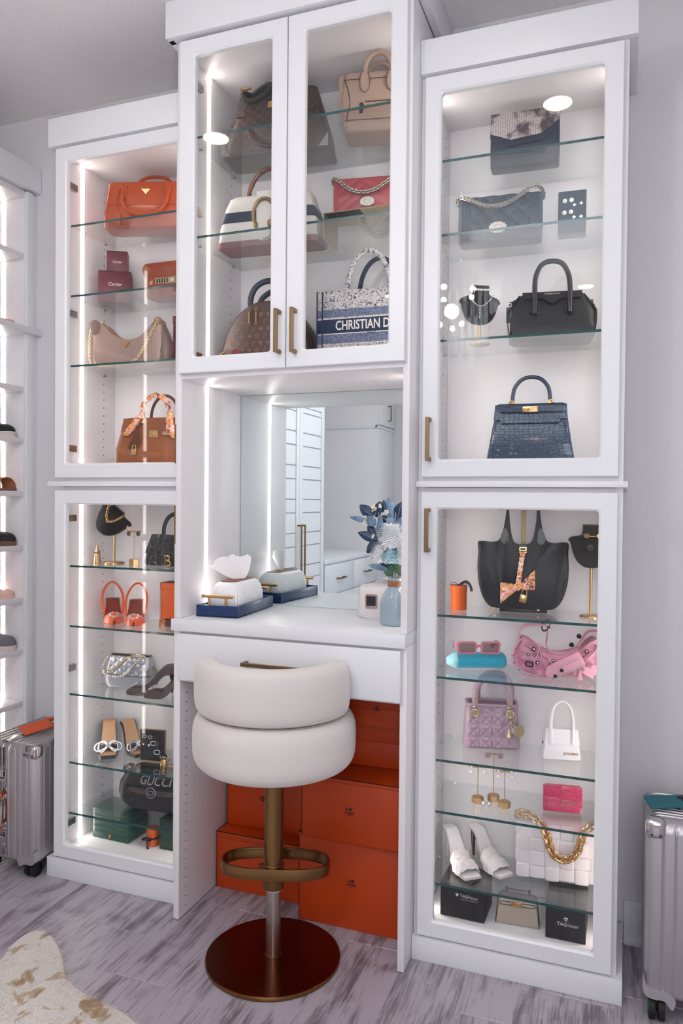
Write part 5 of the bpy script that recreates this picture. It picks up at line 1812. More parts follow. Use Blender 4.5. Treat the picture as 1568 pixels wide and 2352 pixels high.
for x, z in ((-.020, .095), (-.002, .096), (-.021, .062), (-.003, .063)):
    obj('earring', tr(join(lathe([(.0062, 0), (.0058, .002), (.0035, .0016)], 16), ball((0, 0, .003), .0032, 8, 5)), (x, -.003, z), (pi / 2, 0, 0)), PEARL, t)
for x, z in ((.006, .081), (.024, .084), (.005, .047), (.024, .047)):
    obj('earring', tr(slab([((.0056 if i % 2 == 0 else .0026) * cos(i * pi / 4), (.0056 if i % 2 == 0 else .0026) * sin(i * pi / 4)) for i in range(8)], -.0055, -.003), (x, 0, z)), CRYSTAL, t)

t = thing('necklace_stand', 'small black velvet bust with pearl choker and silver pendant chain', 'display stand', (.372, .235, 1.7508), rad(16))
obj('base', lathe([(.030, 0), (.030, .004), (.004, .006)], 32), BRASS, t)
obj('pole', cyl((0, 0, .045), .0028, .08, 12), BRASS, t)
bb = bust_form(t, .92)
bb.location, bb.rotation_euler = (0, 0, .114), (rad(-6), rad(4), 0)
beads(bb, [(.0265 * sin(a), -.011 - .012 * cos(a), .046 - .006 * cos(a)) for a in [(-pi / 2) + pi * i / 24 for i in range(25)]], .0058, .0031, PEARL, 'pearl_choker')
beads(bb, [(.036 * sin(a), -.0165, .030 - .036 * (1 - abs(sin(a)) ** 2)) for a in [(-pi / 2) + pi * i / 24 for i in range(25)]], .0052, .0021, CRYSTAL, 'necklace')
beads(bb, [(0, -.0165, -.006), (0, -.017, -.045)], .005, .0016, CRYSTAL, 'pendant')

t = thing('handbag', 'black leather bag with one arched handle and a pointed front yoke, right cabinet', 'handbag', (.572, .262, 1.7509), rad(8))
obj('body', bag([(0, .112, .060, .012), (.03, .116, .062, .012), (.085, .112, .045, .012), (.135, .088, .02, .008)], 56, 14), BLKG, t, 45)
obj('side_panel', join(*[sheet(lambda u, v, s=s: (s * (.113 + .008 * sin(pi * v) - (.0 + .025 * max(0, v - .62) / .38)), (-.055 + .11 * u) * (1 - .55 * v), .005 + .125 * v), 8, 10, .003) for s in (-1, 1)]), BLKS, t, 60)
obj('yoke', mp(slab([(-.082, .139), (.082, .139), (.078, .118), (.026, .117), (0, .099), (-.026, .117), (-.078, .118)], -.003, 0, .0006), lambda x, y, z: (x, y - .0215 - (.138 - z) * .53, z)), BLKG, t, 30)
obj('handle', tube(_cr([(-.047, -.052, .072), (-.047, -.048, .105), (-.048, -.03, .15), (-.044, -.012, .19), (-.028, -.004, .222), (0, .0, .232), (.028, -.004, .222), (.044, -.012, .19), (.048, -.03, .15), (.047, -.048, .105), (.047, -.052, .072)], 5), .0072, 10), BLKS, t)
obj('handle_base', join(*[mp(slab([(x + .0155 * cos(pi / 4 * i + pi / 8), .082 + .0155 * sin(pi / 4 * i + pi / 8)) for i in range(8)], -.004, 0, .001), lambda x, y, z: (x, y - .047 + (z - .08) * .4, z)) for x in (-.047, .047)]), BLKS, t, 30)
obj('lettering', mp(tr(txt('GIVENCHY', .0085, .0004, 0, 1.05), (.0, 0, .130)), lambda x, y, z: (x, y - .0285, z)), SILVER, t, 0)
obj('zip_tab', join(tube(_cr([(-.088, -.01, .125), (-.104, -.016, .118), (-.118, -.02, .105)], 4), .003, 6), slab(rpoly(-.126, -.114, .055, .10, .002), -.024, -.020)), BLKS, t)
obj('zip_ring', tr(torus(.006, .0018, 12, 6), (-.112, -.018, .112), (.6, .4, 0)), SILVER, t)
obj('strap_ring', join(tr(torus(.006, .0016, 12, 6), (.112, 0, .112), (0, pi / 2, 0)), tube([(.108, 0, .118), (.118, -.002, .10)], .002, 6)), SILVER, t, kind='stuff')

t = thing('top_handle_bag', 'glossy navy croc bag with single handle and gold turn lock, right cabinet', 'handbag', (.520, .25, 1.4116), rad(3))
obj('body', bag([(0, .121, .046, .008), (.05, .113, .042, .008), (.10, .105, .034, .008), (.155, .098, .022, .008)], 56), CROCN, t, 40)
obj('flap', sheet(lambda u, v: ((u * 2 - 1) * (.099 + .003 * v), -.0235 - .010 * v - (.0 if v < .05 else .003), .160 - .043 * v), 14, 8, -.0035), CROCN, t, 40)
obj('flap_tongue', mp(slab([(-.086, .128), (.086, .128), (.080, .106), (-.080, .106)], -.004, 0, .0006), lambda x, y, z: (x, y - .036 + (z - .11) * .25, z)), CROCN, t, 30)
obj('top_edge', bag([(.152, .099, .026, .008), (.163, .098, .024, .008)], 40), CROCE, t)
obj('handle', tube(_cr([(-.052, 0, .170), (-.052, 0, .185), (-.046, 0, .212), (-.027, 0, .234), (0, 0, .241), (.027, 0, .234), (.046, 0, .212), (.052, 0, .185), (.052, 0, .170)], 6), .0058, 10), CROCE, t)
obj('handle_loop', join(*[join(box(s * .052 - .004, s * .052 + .004, -.006, .006, .156, .171), tr(torus(.0065, .002, 14, 6), (s * .054, -.004, .168), (pi / 2, .4, 0)), tr(cyl((0, 0, 0), .0022, .016, 8, 'x'), (s * .060, -.004, .166), (0, .4 * s, 0))) for s in (-1, 1)]), GOLD, t, 40)
obj('belt', join(slab(rpoly(-.088, .088, .1375, .1495, .003), -.040, -.034)), CROCE, t)
obj('lock_plate', join(slab(rpoly(-.021, .021, .136, .152, .002), -.0435, -.039), slab(rpoly(-.010, .010, .138, .150, .003), -.0455, -.043), tr(cyl((0, 0, 0), .0042, .010, 14, 'y'), (0, -.048, .1445)), box(-.0075, .0075, -.053, -.050, .143, .146)), GOLD, t, 30, .0005)

# ---------------------------------------------------------------- right cabinet, lower half


def round_box(lab, x, y, z, r, h, hl, rz=0):
    t = thing('gift_box', lab, 'box', (x, y, z), rz)
    obj('body', lathe([(r * .96, 0), (r * .96, h - hl)], 36), OCARD, t)
    obj('lid', lathe([(r, h - hl + .0004), (r, h - .0006), (r * .98, h)], 36), OCARD, t)
    return t


t = round_box('small round orange box with a dark ribbon bow on its lid, right cabinet', .316, .252, .9713, .0245, .072, .019, rad(10))
obj('ribbon', join(box(-.0255, .0255, -.005, .005, .0722, .0732), bow((0, -.002, .072), .024), tube(_cr([(.004, 0, .075), (.022, -.004, .084), (.034, -.01, .072), (.038, -.012, .056)], 5), 1, 6, flat=(.0005, .004), upv=(0, 1, 0))), RIBBON, t)

t = thing('bag_stand', 'black display stand with gold pole holding up the large black tote', 'display stand', (.497, .312, .9713), rad(8))
obj('base', box(-.068, .068, -.045, .042, .0, .010), BLACKP, t, 30, .002)
obj('pole', box(-.006, .006, .030, .036, .010, .303), BRONZE, t, 20, .0008)
obj('hook', join(box(-.006, .006, -.036, .036, .297, .303), box(-.075, .075, -.008, .008, .2972, .303)), BRONZE, t, 20, .0008)
t = thing('tote_bag', 'large black grained leather tote with printed scarf and padlock on a stand', 'handbag', (.497, .285, .9822), rad(8))
half = cr([(0, .0), (.06, .0), (.09, .004), (.112, .03), (.125, .075), (.129, .12), (.127, .165), (.128, .193), (.10, .192), (.076, .194), (.064, .205), (.055, .235), (.049, .275), (.047, .296)], 3)
inner = cr([(.043, .296), (.040, .255), (.034, .215), (.026, .193), (.012, .186), (0, .186)], 3)
poly = half + inner
full = poly + [(-x, z) for x, z in reversed(poly)][1:-1]
obj('body', loft([[(x * (1 - .06 * k), y * (1.9 if z < .17 and abs(y) > 0 else max(.22, 1.9 - 1.68 * min(1, max(0, (z - .17) / .04)))) * (.72 + .28 * (1 - abs(2 * min(z, .19) / .19 - .75))), z + (.004 * k if z < .01 else 0)) for x, z in full] for k, y in ((1, -.024), (.4, -.0225), (0, -.019), (0, .019), (.4, .0225), (1, .024))]), BLKG, t, 60)
obj('handle_reinforcement', join(*[slab(cr([(s * .052, .235), (s * .064, .206), (s * .060, .190), (s * .048, .186), (s * .040, .196), (s * .043, .225)], 4, True), -.0135, -.0105, .001) for s in (1, -1)]), BLKS, t)
obj('closure', join(slab(rpoly(-.0095, .0095, .172, .186, .002), -.054, -.030)), BLKS, t, 30)
obj('closure_plate', join(tr(ringslab(rpoly(-.010, .010, -.0055, .0055, .001), rpoly(-.0075, .0075, -.0033, .0033, .001), -.056, -.053), (0, 0, .176)), box(-.0105, .0105, -.0555, -.052, .166, .1685)), GOLD, t, 20)
obj('twisted_scarf', join(tube(_cr([(0, -.054, .168), (-.004, -.056, .14), (-.008, -.057, .11), (-.011, -.058, .085), (-.016, -.059, .066)], 6), [.006 + .0022 * abs(sin(i * 1.1)) for i in range(25)], 8),
                          sheet(lambda u, v: (-.016 - .046 * u, -.060 - .006 * sin(6 * v) * u, .066 - .012 * u + (.008 + .022 * u) * (v - .5) * 2 - .006 * u * u), 10, 8, .002),
                          sheet(lambda u, v: (-.012 + .046 * u, -.060 - .006 * sin(6 * v) * u, .066 + .022 * u + (.006 + .022 * u) * (v - .5) * 2), 10, 8, .002), ball((-.014, -.061, .066), .010, 10, 7)), SCARF, t, 60, label='printed silk scarf twisted and tied in a bow')
obj('padlock', tr(padlock(1.25), (.004, -.063, .046), (0, .2, 0)), GOLD, t, 30, .0008)
obj('bag_foot', join(*[cyl((x, -.030, -.0005), .0045, .006, 10) for x in (-.078, .045)]), GOLD, t, kind='stuff')

t = thing('necklace_stand', 'black velvet bust wearing a gold clover bracelet on a tall gold pole', 'display stand', (.690, .255, .9713), rad(4))
obj('base', lathe([(.030, 0), (.030, .003), (.028, .005), (.004, .006)], 36), BRASS, t)
obj('pole', cyl((0, 0, .075), .0036, .14, 12), BRASS, t)
bb = bust_form(t, .95)
bb.location = (0, -.004, .196)
obj('velvet_button', tr(lathe([(.010, 0), (.009, .003), (.002, .004)], 20), (-.004, -.0125, .0), (pi / 2, 0, 0)), BLACKP, bb)
obj('bracelet', join(tube([(.028 * sin(a), -.009 - .014 * cos(a), .042 - .010 * cos(a)) for a in [(-pi / 2) + pi * i / 20 for i in range(21)]], .0011, 6), *[tr(torus(.0028, .001, 10, 5), (px + dx, -.0245 + abs(px) * .2, .033 + dz), (pi / 2, 0, 0)) for px in (-.014, .021) for dx, dz in ((.003, .003), (-.003, .003), (.003, -.003), (-.003, -.003))]), GOLD, bb, kind='stuff')

t = thing('glasses_case', 'turquoise velvet glasses pouch lying under the pink sunglasses', 'case', (.368, .262, .7943), rad(22))
P = []
for i in range(25):
    u = i / 24
    x = -.088 + .176 * u
    k = min(1, .42 + u / .22) if u < .22 else (1 if u < .93 else sqrt(max(.05, 1 - ((u - .93) / .07) ** 2 * .6)))
    P.append([(x, .034 * k * cos(a) * 1.0, max(.0012, .0245 + .024 * k * sin(a) * (1 + .12 * sin(a)))) for a in [2 * pi * j / 20 for j in range(20)]])
obj('pouch', loft(P[3:]), TURQ, t, 60)
obj('folded_opening', loft([[(x, y * 1.02, z) for x, y, z in r] for r in P[:5]]), TURQD, t, 60, label='pale folded end with a snap')
obj('snap', ball((-.083, -.012, .028), .003, 8, 6), GUN, t)
t = thing('sunglasses', 'pink rectangular sunglasses lying on the turquoise pouch', 'sunglasses', (.368, .262, .8475), rad(22))
for s in (-1, 1):
    o = obj('rim', ringslab(rpoly(s * .034 - .028, s * .034 + .028, .0, .036, .007), rpoly(s * .034 - .0225, s * .034 + .0225, .005, .031, .005), -.040, -.0345), ROSEP, t, 40)
    obj('lens', slab(rpoly(s * .034 - .023, s * .034 + .023, .0045, .0315, .005), -.0382, -.0370), LENS, t)
    obj('temple', tube(_cr([(s * .063, -.036, .026), (s * .066, -.01, .026), (s * .064, .03, .022), (s * .058, .055, .004)], 5), 1, 6, flat=(.006, .0016), upv=(0, 0, 1)), ROSEP, t)
obj('bridge', tube(_cr([(-.008, -.037, .018), (0, -.037, .024), (.008, -.037, .018)], 5), .0035, 8), ROSEP, t)

t = thing('shoulder_bag', 'pink studded crescent shoulder bag with buckled straps and heart mirror', 'handbag', (.602, .262, .7985), rad(14))
t.scale = (1, 1, .97)
top = cr([(-.105, .110), (-.085, .102), (-.055, .080), (-.02, .066), (.02, .065), (.06, .078), (.088, .100), (.108, .112)], 5)
bot = cr([(-.105, .110), (-.118, .085), (-.124, .055), (-.115, .025), (-.085, .006), (-.04, .0), (.03, .0), (.08, .004), (.112, .024), (.124, .056), (.120, .088), (.108, .112)], 5)
outl = bot + list(reversed(top))[1:-1]


def pinch(x, z, k):
    return (x * (1 - .08 * k), .0 + z * (1 - .02 * k) + .004 * k)


def wr(x, z):
    return .003 * sin(x * 190 + z * 60) * max(0, 1 - z / .06) + .0022 * sin(z * 240 + 40 * x) * max(0, (abs(x) - .05) / .07)


obj('body', loft([[(*((pinch(x, z, k)[0],)), y, pinch(x, z, k)[1]) for x, z in outl] for k, y in ((1, -.030), (.45, -.027), (.1, -.018), (0, -.006), (0, .006), (.1, .018), (.45, .027), (1, .030))]), PINKL, t, 60)


def bulge(u, v):
    x = -.108 + .216 * u
    zt = .098 - .034 * (1 - (abs(x) / .108) ** 1.6)
    zb = .006 + .03 * max(0, (abs(x) - .06) / .05) ** 2
    z = zb + (zt - zb) * v
    d = .012 * sin(pi * u) ** .6 * sin(pi * min(1, .1 + .9 * (1 - v))) ** .7
    return (x, -.029 - d - wr(x, z), z)


obj('front_panel', sheet(bulge, 60, 26, .002), PINKL, t, 70)


def fy(x, z, e=.0):
    u = (x + .108) / .216
    return -.031 - .012 * max(0, sin(pi * u)) ** .6 * .9 - e


yk = cr([(-.098, .094), (-.062, .068), (-.03, .052), (-.028, .034), (0, .024), (.032, .034), (.036, .050), (.066, .064), (.100, .094)], 4)
obj('yoke_seam', tube([(x, fy(x, z, .0035), z) for x, z in yk], .0013, 6), PINKD, t)
obj('centre_patch', mp(slab(cr([(-.030, .058), (.030, .056), (.030, .044), (.016, .035), (-.012, .035), (-.028, .044)], 4, True), -.003, 0, .0008), lambda x, y, z: (x, y + fy(x, z, .002), z)), PINKS, t, 40)
for x, z, r in ((-.019, .051, .0058), (.017, .049, .0058), (-.073, .082, .0062), (.072, .080, .006), (-.088, .066, .0036), (-.071, .064, .0036), (-.055, .071, .003), (.052, .074, .0036), (.067, .064, .0036), (-.063, .043, .0048), (.100, .026, .0046)):
    st = obj('stud', tr(join(lathe([(r, 0), (r, .0015), (r * .75, .003)], 14)), (x, fy(x, z, .003), z), (pi / 2, 0, 0)), GUN, t)
    obj('stud_cap', tr(ball((0, 0, .0032), r * .62, 10, 6, (1, 1, .6)), (x, fy(x, z, .003), z), (pi / 2, 0, 0)), SILVER, st)
obj('side_buckle', tr(ringslab(rpoly(-.012, .012, -.008, .008, .006), rpoly(-.0085, .0085, -.0048, .0048, .004), -.003, 0), (-.085, fy(-.085, .04, .004), .038), (0, rad(10), 0)), GUN, t, 40)
obj('long_strap', tube(_cr([(-.098, -.02, .112), (-.118, -.03, .095), (-.131, -.034, .062), (-.126, -.038, .03), (-.10, -.044, .008), (-.06, -.05, .003), (-.035, -.052, .006)], 7), 1, 8, flat=(.008, .0016), upv=(0, 1, 0)), PINKS, t)
obj('strap_eyelet', join(*[tr(torus(.0022, .0009, 10, 5), p, (pi / 2, 0, 0)) for p in ((-.124, -.037, .082), (-.131, -.039, .062), (-.1275, -.041, .04), (-.115, -.046, .02))]), GUN, t, kind='stuff')
obj('buckle_strap', tube(_cr([(-.108, -.012, .108), (-.112, -.02, .13), (-.095, -.026, .148), (-.06, -.026, .152), (-.036, -.022, .15), (-.032, -.016, .12), (-.034, -.012, .09), (-.02, -.01, .070), (.02, -.01, .066), (.055, -.01, .08)], 7), 1, 8, flat=(.009, .0016), upv=(0, 1, .3)), PINKS, t)
obj('buckle', join(tr(torus(.016, .0023, 22, 6, .62, 1.1), (-.038, -.026, .150), (pi / 2 - .3, .5, 0)), tube([(-.052, -.026, .158), (-.026, -.03, .142)], .0018, 6)), GUN, t)
obj('rear_strap', tube(_cr([(.055, .0, .085), (.07, .004, .108), (.085, .006, .128), (.11, .008, .130), (.128, .01, .118), (.132, .01, .10)], 6), 1, 8, flat=(.008, .002), upv=(0, 1, .3)), PINKS, t)
for x, z in ((.036, .092), (.056, .118), (.126, .11)):
    obj('pyramid_stud', tr(lathe([(.0075, 0), (.0075, .002), (.0015, .008)], 6), (x, -.012, z), (pi / 2 - .2, 0, 0)), GUN, t, 0)
obj('end_ring', tr(torus(.0085, .0022, 16, 6), (.098, -.024, .103), (.9, .3, 0)), SILVER, t)
obj('cord', join(tube(_cr([(-.058, -.03, .098), (-.060, -.046, .075), (-.072, -.05, .045), (-.066, -.052, .022), (-.05, -.054, .012)], 6), .0012, 6), tube(_cr([(-.058, -.03, .098), (-.054, -.046, .07), (-.04, -.05, .03), (-.02, -.055, .012)], 6), .0012, 6)), PINKS, t)
obj('wrist_strap', tube(_cr([(.102, -.034, .096), (.09, -.05, .08), (.070, -.058, .062), (.058, -.062, .04), (.05, -.064, .028)], 6), 1, 8, flat=(.0055, .0014), upv=(0, 1, 0)), PINKS, t)
pw = [(-.050, -.014), (.052, -.014), (.056, -.006), (.056, .026), (.050, .032), (-.044, .026), (-.056, .008)]
obj('zip_purse', tr(slab([(x, z) for x, z in pw], -.006, 0, .001), (.010, -.060, .032), (0, rad(-26), 0)), PINKS, t, 40, label='small flat purse hanging on the wrist strap')
obj('purse_zip', tr(join(box(-.045, .05, -.0085, -.006, -.0125, -.0085), box(-.012, .045, -.0075, -.0058, .010, .0115)), (.010, -.060, .032), (0, rad(-26), 0)), SILVER, t, 20)
for q in ((-.028, .004), (-.005, .012)):
    a = rad(26)
    obj('stud', tr(lathe([(.0055, 0), (.0055, .002), (.0015, .006)], 8), (.010 + q[0] * cos(a) - q[1] * sin(a), -.066, .020 + q[0] * sin(a) + q[1] * cos(a)), (pi / 2, 0, 0)), GUN, t, 0)
H = [(.030 * .8 * (16 * sin(a) ** 3) / 16, .028 * .8 * (13 * cos(a) - 5 * cos(2 * a) - 2 * cos(3 * a) - cos(4 * a)) / 16) for a in [2 * pi * i / 28 for i in range(28)]]
obj('heart_mirror_case', tr(slab([(x, z) for x, z in reversed(H)], -.003, 0, .0008), (.080, -.058, .026), (0, rad(-14), 0)), PINKS, t, 40, label='heart shaped leather mirror case')
obj('tassel_tab', slab([(.044, .001), (.058, .001), (.053, .034), (.049, .034)], -.066, -.062, .0006), PINKS, t)
obj('snap_hook', join(tr(torus(.006, .0018, 14, 6), (.055, -.064, .034), (pi / 2, 0, 0)), cyl((.060, -.062, .044), .0028, .012, 10)), SILVER, t, kind='stuff')

t = thing('quilted_handbag', 'small lilac quilted handbag with two rounded handles and letter charms', 'handbag', (.408, .305, .5571), rad(14))
pit = .036


def cannage(x, z, fr):
    a = abs(((x / pit) % 1) - .5) * 2
    b_ = abs(((z / pit) % 1) - .5) * 2
    c = abs((((x + z) / pit) % 1) - .5) * 2
    d = abs((((x - z) / pit) % 1) - .5) * 2
    return .0052 * (min(1, 3.2 * (1 - a)) * min(1, 3.2 * (1 - b_)) * min(1, 3 * (1 - c)) * min(1, 3 * (1 - d))) ** .6 if .006 < z else 0


obj('body', bag([(0, .083, .036, .014), (.06, .081, .036, .014), (.128, .076, .034, .012)], 170, 46, cannage), LILAC, t, 70)
obj('opening', loft([rring(.069, .027, .01, 40, .1265), rring(.069, .027, .01, 40, .1295)]), LILACD, t)
obj('rim', loft([rring(.077, .035, .012, 48, .126), rring(.0785, .0365, .012, 48, .130), rring(.077, .035, .012, 48, .134), rring(.070, .028, .010, 48, .134), rring(.070, .028, .010, 48, .128)], False, False), LILAC, t, 50)
for y, x0 in ((-.036, 0), (.034, .012)):
    obj('handle', tube(_cr([(x0 - .050, y, .137), (x0 - .051, y, .158), (x0 - .046, y, .185), (x0 - .028, y, .206), (x0, y, .213), (x0 + .028, y, .206), (x0 + .046, y, .185), (x0 + .051, y, .158), (x0 + .050, y, .137)], 6), .0088, 12), LILAC, t)
    for s in (-1, 1):
        obj('handle_ring', join(tr(torus(.0085, .0022, 16, 6), (x0 + s * .050, y, .128), (0, 0, .3)), tr(cyl((0, 0, 0), .007, .004, 16, 'y'), (x0 + s * .050, y - .008, .142))), PALEG, t)
for s in (-1, 1):
    obj('eyelet', tr(join(torus(.0105, .0032, 22, 8), lathe([(.0105, -.001), (.0105, .001)], 22)), (s * .050, -.040, .108), (pi / 2, 0, 0)), PALEG, t, label='gold eyelet')
obj('charm_chain', join(*[tr(torus(.0036, .0013, 10, 5), (.058 + .004 * sin(i * 1.7), -.046, .104 - i * .0062), (pi / 2 * (i % 2), 0, i * .5)) for i in range(5)]), PALEG, t, kind='stuff')
obj('charm_disc', tr(join(torus(.017, .002, 26, 6), lathe([(.017, -.0008), (.017, .0008)], 26)), (.074, -.050, .062), (pi / 2, .2, .2)), PALEG, t)
obj('charm_letter', tr(txt('R', .038, .0022, 0, .82, .012), (.060, -.0535, .067)), SILVER, t, 20, label='silver letter R charm')
obj('charm_bell', tr(lathe([(.002, .012), (.004, .0), (.008, -.014), (.006, -.017)], 14), (.047, -.050, .058)), PALEG, t)

t = thing('mini_bag', 'tiny white flap bag with a tall round handle and gold lettering', 'handbag', (.615, .268, .5571), rad(12))
obj('body', bag([(0, .053, .019, .003), (.04, .049, .017, .003), (.086, .044, .011, .003)], 44), WHITEL, t, 40)
obj('flap', sheet(lambda u, v: ((u * 2 - 1) * (.0445 + .0035 * v), -.0118 - .0065 * v, .087 - .042 * v), 10, 6, -.0025), WHITEL, t, 40)
obj('handle', tube(_cr([(-.030, -.017, .048), (-.0305, -.015, .075), (-.0305, -.010, .112), (-.022, -.006, .150), (0, -.004, .166), (.022, -.006, .150), (.0305, -.010, .112), (.0305, -.015, .075), (.030, -.017, .048)], 6), [.0075 - .0032 * sin(pi * i / 48) ** .5 for i in range(49)], 10), WHITEL, t)
obj('lettering', tr(txt('JACQUEMUS', .0092, .0008, 0, .78, .01), (.024, -.0196, .020), (rad(-2), 0, 0)), BRASS, t, 0)
obj('side_ring', tr(torus(.0035, .0012, 10, 5), (-.052, -.002, .045), (0, pi / 2, 0)), GUN, t)

pearl_e = lambda x, h: (join(ball((x, -.004, h), .0042, 8, 6), ball((x + (.0 if x < 0 else .001), -.004, h - .015), .0065, 12, 8)), PEARL)
round_e = lambda x, h: (tr(join(torus(.0068, .0016, 18, 6), lathe([(.0065, -.0008), (.0065, .0008)], 18), ball((0, 0, .001), .003, 8, 5)), (x, -.005, h - .004), (pi / 2, 0, 0)), mat('rose_crystal', '#bfa59c', .2, .6))
tee('left gold earring stand with pearl drops on a hexagonal foot', .383, .232, .4091, .105, .052, .0175, .017, pearl_e, group=None, rz=rad(14))
tee('tallest gold earring stand with round crystal studs, middle of the three', .424, .264, .4091, .138, .052, .0175, .017, round_e, rz=rad(14))
tee('right gold earring stand with pearl drops on a hexagonal foot', .462, .226, .4091, .104, .052, .0175, .017, pearl_e, rz=rad(14))
for k, x in enumerate((.404, .4195)):
    t = thing('earring', ('left' if k == 0 else 'right') + ' round pearl stud lying before the tallest earring stand', 'earring', (x, .216 + .002 * k, .4091), 0, 'pair of pearl studs')
    obj('setting', tr(lathe([(.0068, 0), (.0072, .002), (.005, .004)], 18), (0, 0, .0072), (pi / 2, 0, 0)), ANTS, t)
    obj('pearl', ball((0, -.0035, .0074), .0055, 12, 8), PEARL, t)

t = thing('mini_bag', 'raspberry pink croc flap purse with gold lettering above the woven bag', 'handbag', (.620, .258, .4091), rad(8))
obj('body', bag([(0, .053, .014, .003), (.02, .053, .0145, .003), (.074, .052, .012, .004)], 44), HOTP, t, 40)
obj('flap', sheet(lambda u, v: ((u * 2 - 1) * .0535, -.0125 - .0035 * min(1, v * 3), .0765 - .058 * v), 10, 8, -.0028), HOTP, t, 40)
obj('lettering', tr(txt('JACQUEMUS', .0105, .0008, 0, .78, .01), (.020, -.0192, .032)), BRASS, t, 0)

for k, (x, y, rz, lab) in enumerate(((.328, .250, 40, 'left white quilted mule with square open toe'), (.408, .290, 48, 'right white quilted mule with square open toe'))):
    t = thing('mule', lab, 'shoe', (x, y, .2009), rad(rz), 'white quilted mules')
    f, hw, zc, hor = shoe(t, .20, .088, .034, .021, OFFWD, WHITEL, 'square', .005)
    heel_post(t, zc, hor, .011, .004, ANTS if k else OFFWD)
    vamp(t, f, .14, .50, .034, OFFW, .002, .02, puffn=lambda u, v: .0036 * (abs(sin(pi * (u * 3.5 + v * 2.5))) * abs(sin(pi * (u * 3.5 - v * 2.5)))) ** .4)

t = thing('woven_bag', 'white padded woven leather bag with thick gold chain, lower right shelf', 'handbag', (.612, .298, .2009), rad(5))
obj('body', bag([(0, .112, .038, .02), (.05, .125, .046, .02), (.12, .124, .044, .02), (.165, .116, .028, .016)], 48, 14, None, .012, .008), OFFW, t, 60)
cw, ch_ = .0405, .0390
for i in range(6):
    for j in range(4):
        x, z = -.1015 + i * cw, .026 + j * ch_
        v = (i + j) % 2 == 0
        hx_, hz_ = (cw * .49, ch_ * .56) if v else (cw * .56, ch_ * .49)
        yb = -.044 + .012 * max(0, (j - 2)) * .8 + (0 if v else .0028)
        y_ = yb + .010 * (abs(x) / .12) ** 4
        obj('woven_pad', tr(puff(rpoly(-hx_, hx_, -hz_, hz_, .006, 3), 0, .0078, 4, .20), (x, y_, z), (rad(-10 if j == 3 else 0), 0, 0)), OFFW, t, 60)
for i in range(6):
    obj('bottom_pad', tr(puff(rpoly(-cw * .5, cw * .5, -.010, .010, .005, 3), 0, .004, 3, .25), (-.1015 + i * cw, -.036, .0125), (rad(45), 0, 0)), OFFW, t, 60)
link_p = dict(R=.0105, r=.0034, m=GOLD, sx=1.3, n=16, mm=8)
chain(t, _cr([(-.122, .0, .168), (-.105, -.02, .182), (-.075, -.035, .180), (-.05, -.05, .165), (-.036, -.060, .14), (-.030, -.063, .115), (-.018, -.065, .092), (.005, -.066, .079), (.030, -.065, .086), (.048, -.063, .108), (.056, -.06, .135), (.066, -.05, .160), (.085, -.035, .172), (.115, -.01, .176)], 8), .0132, **link_p)

TAGW = mat('silver_white_print', '#c9c9cc', .4)


def shield(x, z, s, y):
    P = [(-.5, .5), (.5, .5), (.5, -.05), (.3, -.4), (0, -.62), (-.3, -.4), (-.5, -.05)]
    return slab([(x + a * s, z + b_ * s) for a, b_ in reversed(P)], y - .0005, y)


t = thing('watch_box', 'left black watch box with silver lettering, floor of the right cabinet', 'box', (.356, .222, .0916), rad(-2))
obj('body', box(-.064, .064, -.058, .058, 0, .084), BOXB, t, 30, .0015)
obj('lid', box(-.0645, .0645, -.0585, .0585, .0845, .099), BOXB, t, 30, .0015)
obj('lettering', join(tr(txt('TAG', .0125, .0005, 0, 1., .012), (.006, -.0590, .067)), tr(txt('Heuer', .0125, .0005, 0, .95, -.004), (.0315, -.0590, .067)), shield(-.0145, .068, .008, -.0588), tr(txt('SWISS AVANT-GARDE SINCE 1860', .0032, .0004), (.020, -.0590, .0578))), TAGW, t, 0)
t = thing('watch_box', 'right tall black watch box with silver shield and lettering on its front', 'box', (.640, .222, .0916), rad(0))
obj('body', box(-.053, .053, -.062, .062, 0, .086), BOXB, t, 30, .0015)
obj('lid', box(-.0535, .0535, -.0625, .0625, .0865, .1), BOXB, t, 30, .0015)
obj('lettering', join(tr(txt('TAG', .0135, .0005, 0, 1., .012), (-.0095, -.0630, .045)), tr(txt('Heuer', .0135, .0005, 0, .95, -.004), (.018, -.0630, .045)), shield(.001, .060, .010, -.0628)), TAGW, t, 0)
obj('shield_band', box(-.003, .005, -.0637, -.0633, .058, .0605), BOXB, t, 0)

t = thing('mini_bag', 'small stone beige bag with gold plate lock and dark edges between two black boxes', 'handbag', (.506, .205, .0916), rad(4))
t.scale = (1, 1, .90)
obj('body', bag([(0, .060, .020, .003), (.04, .057, .017, .003), (.082, .053, .012, .003)], 48), STONE, t, 40)
obj('side_edge', join(*[sheet(lambda u, v, s=s: (s * (.0608 - .007 * v), -.018 + .007 * v + (.036 - .014 * v) * u, .001 + .081 * v), 3, 4, .0012) for s in (-1, 1)]), BLACKL, t)
obj('top_edge', loft([rring(.0535, .0125, .003, 40, .0815), rring(.0535, .0125, .003, 40, .0835), rring(.046, .004, .003, 40, .094), rring(.044, .002, .002, 40, .0945)]), mat('dark_mauve_leather', '#4a3a3c', .5), t)
obj('handle', join(tube([(-.032, 0, .104), (.032, 0, .104)], .0024, 8), *[cyl((x, 0, .099), .0032, .011, 10) for x in (-.032, .032)], *[ball((x, 0, .1055), .0042, 8, 6) for x in (-.032, .032)]), BLACKL, t)
obj('belt', mp(ringslab(rpoly(-.049, .049, .060, .072, .003), rpoly(-.0475, .0475, .0615, .0705, .002), -.0012, 0), lambda x, y, z: (x, y - .0155, z)), BLACKL, t, 20)
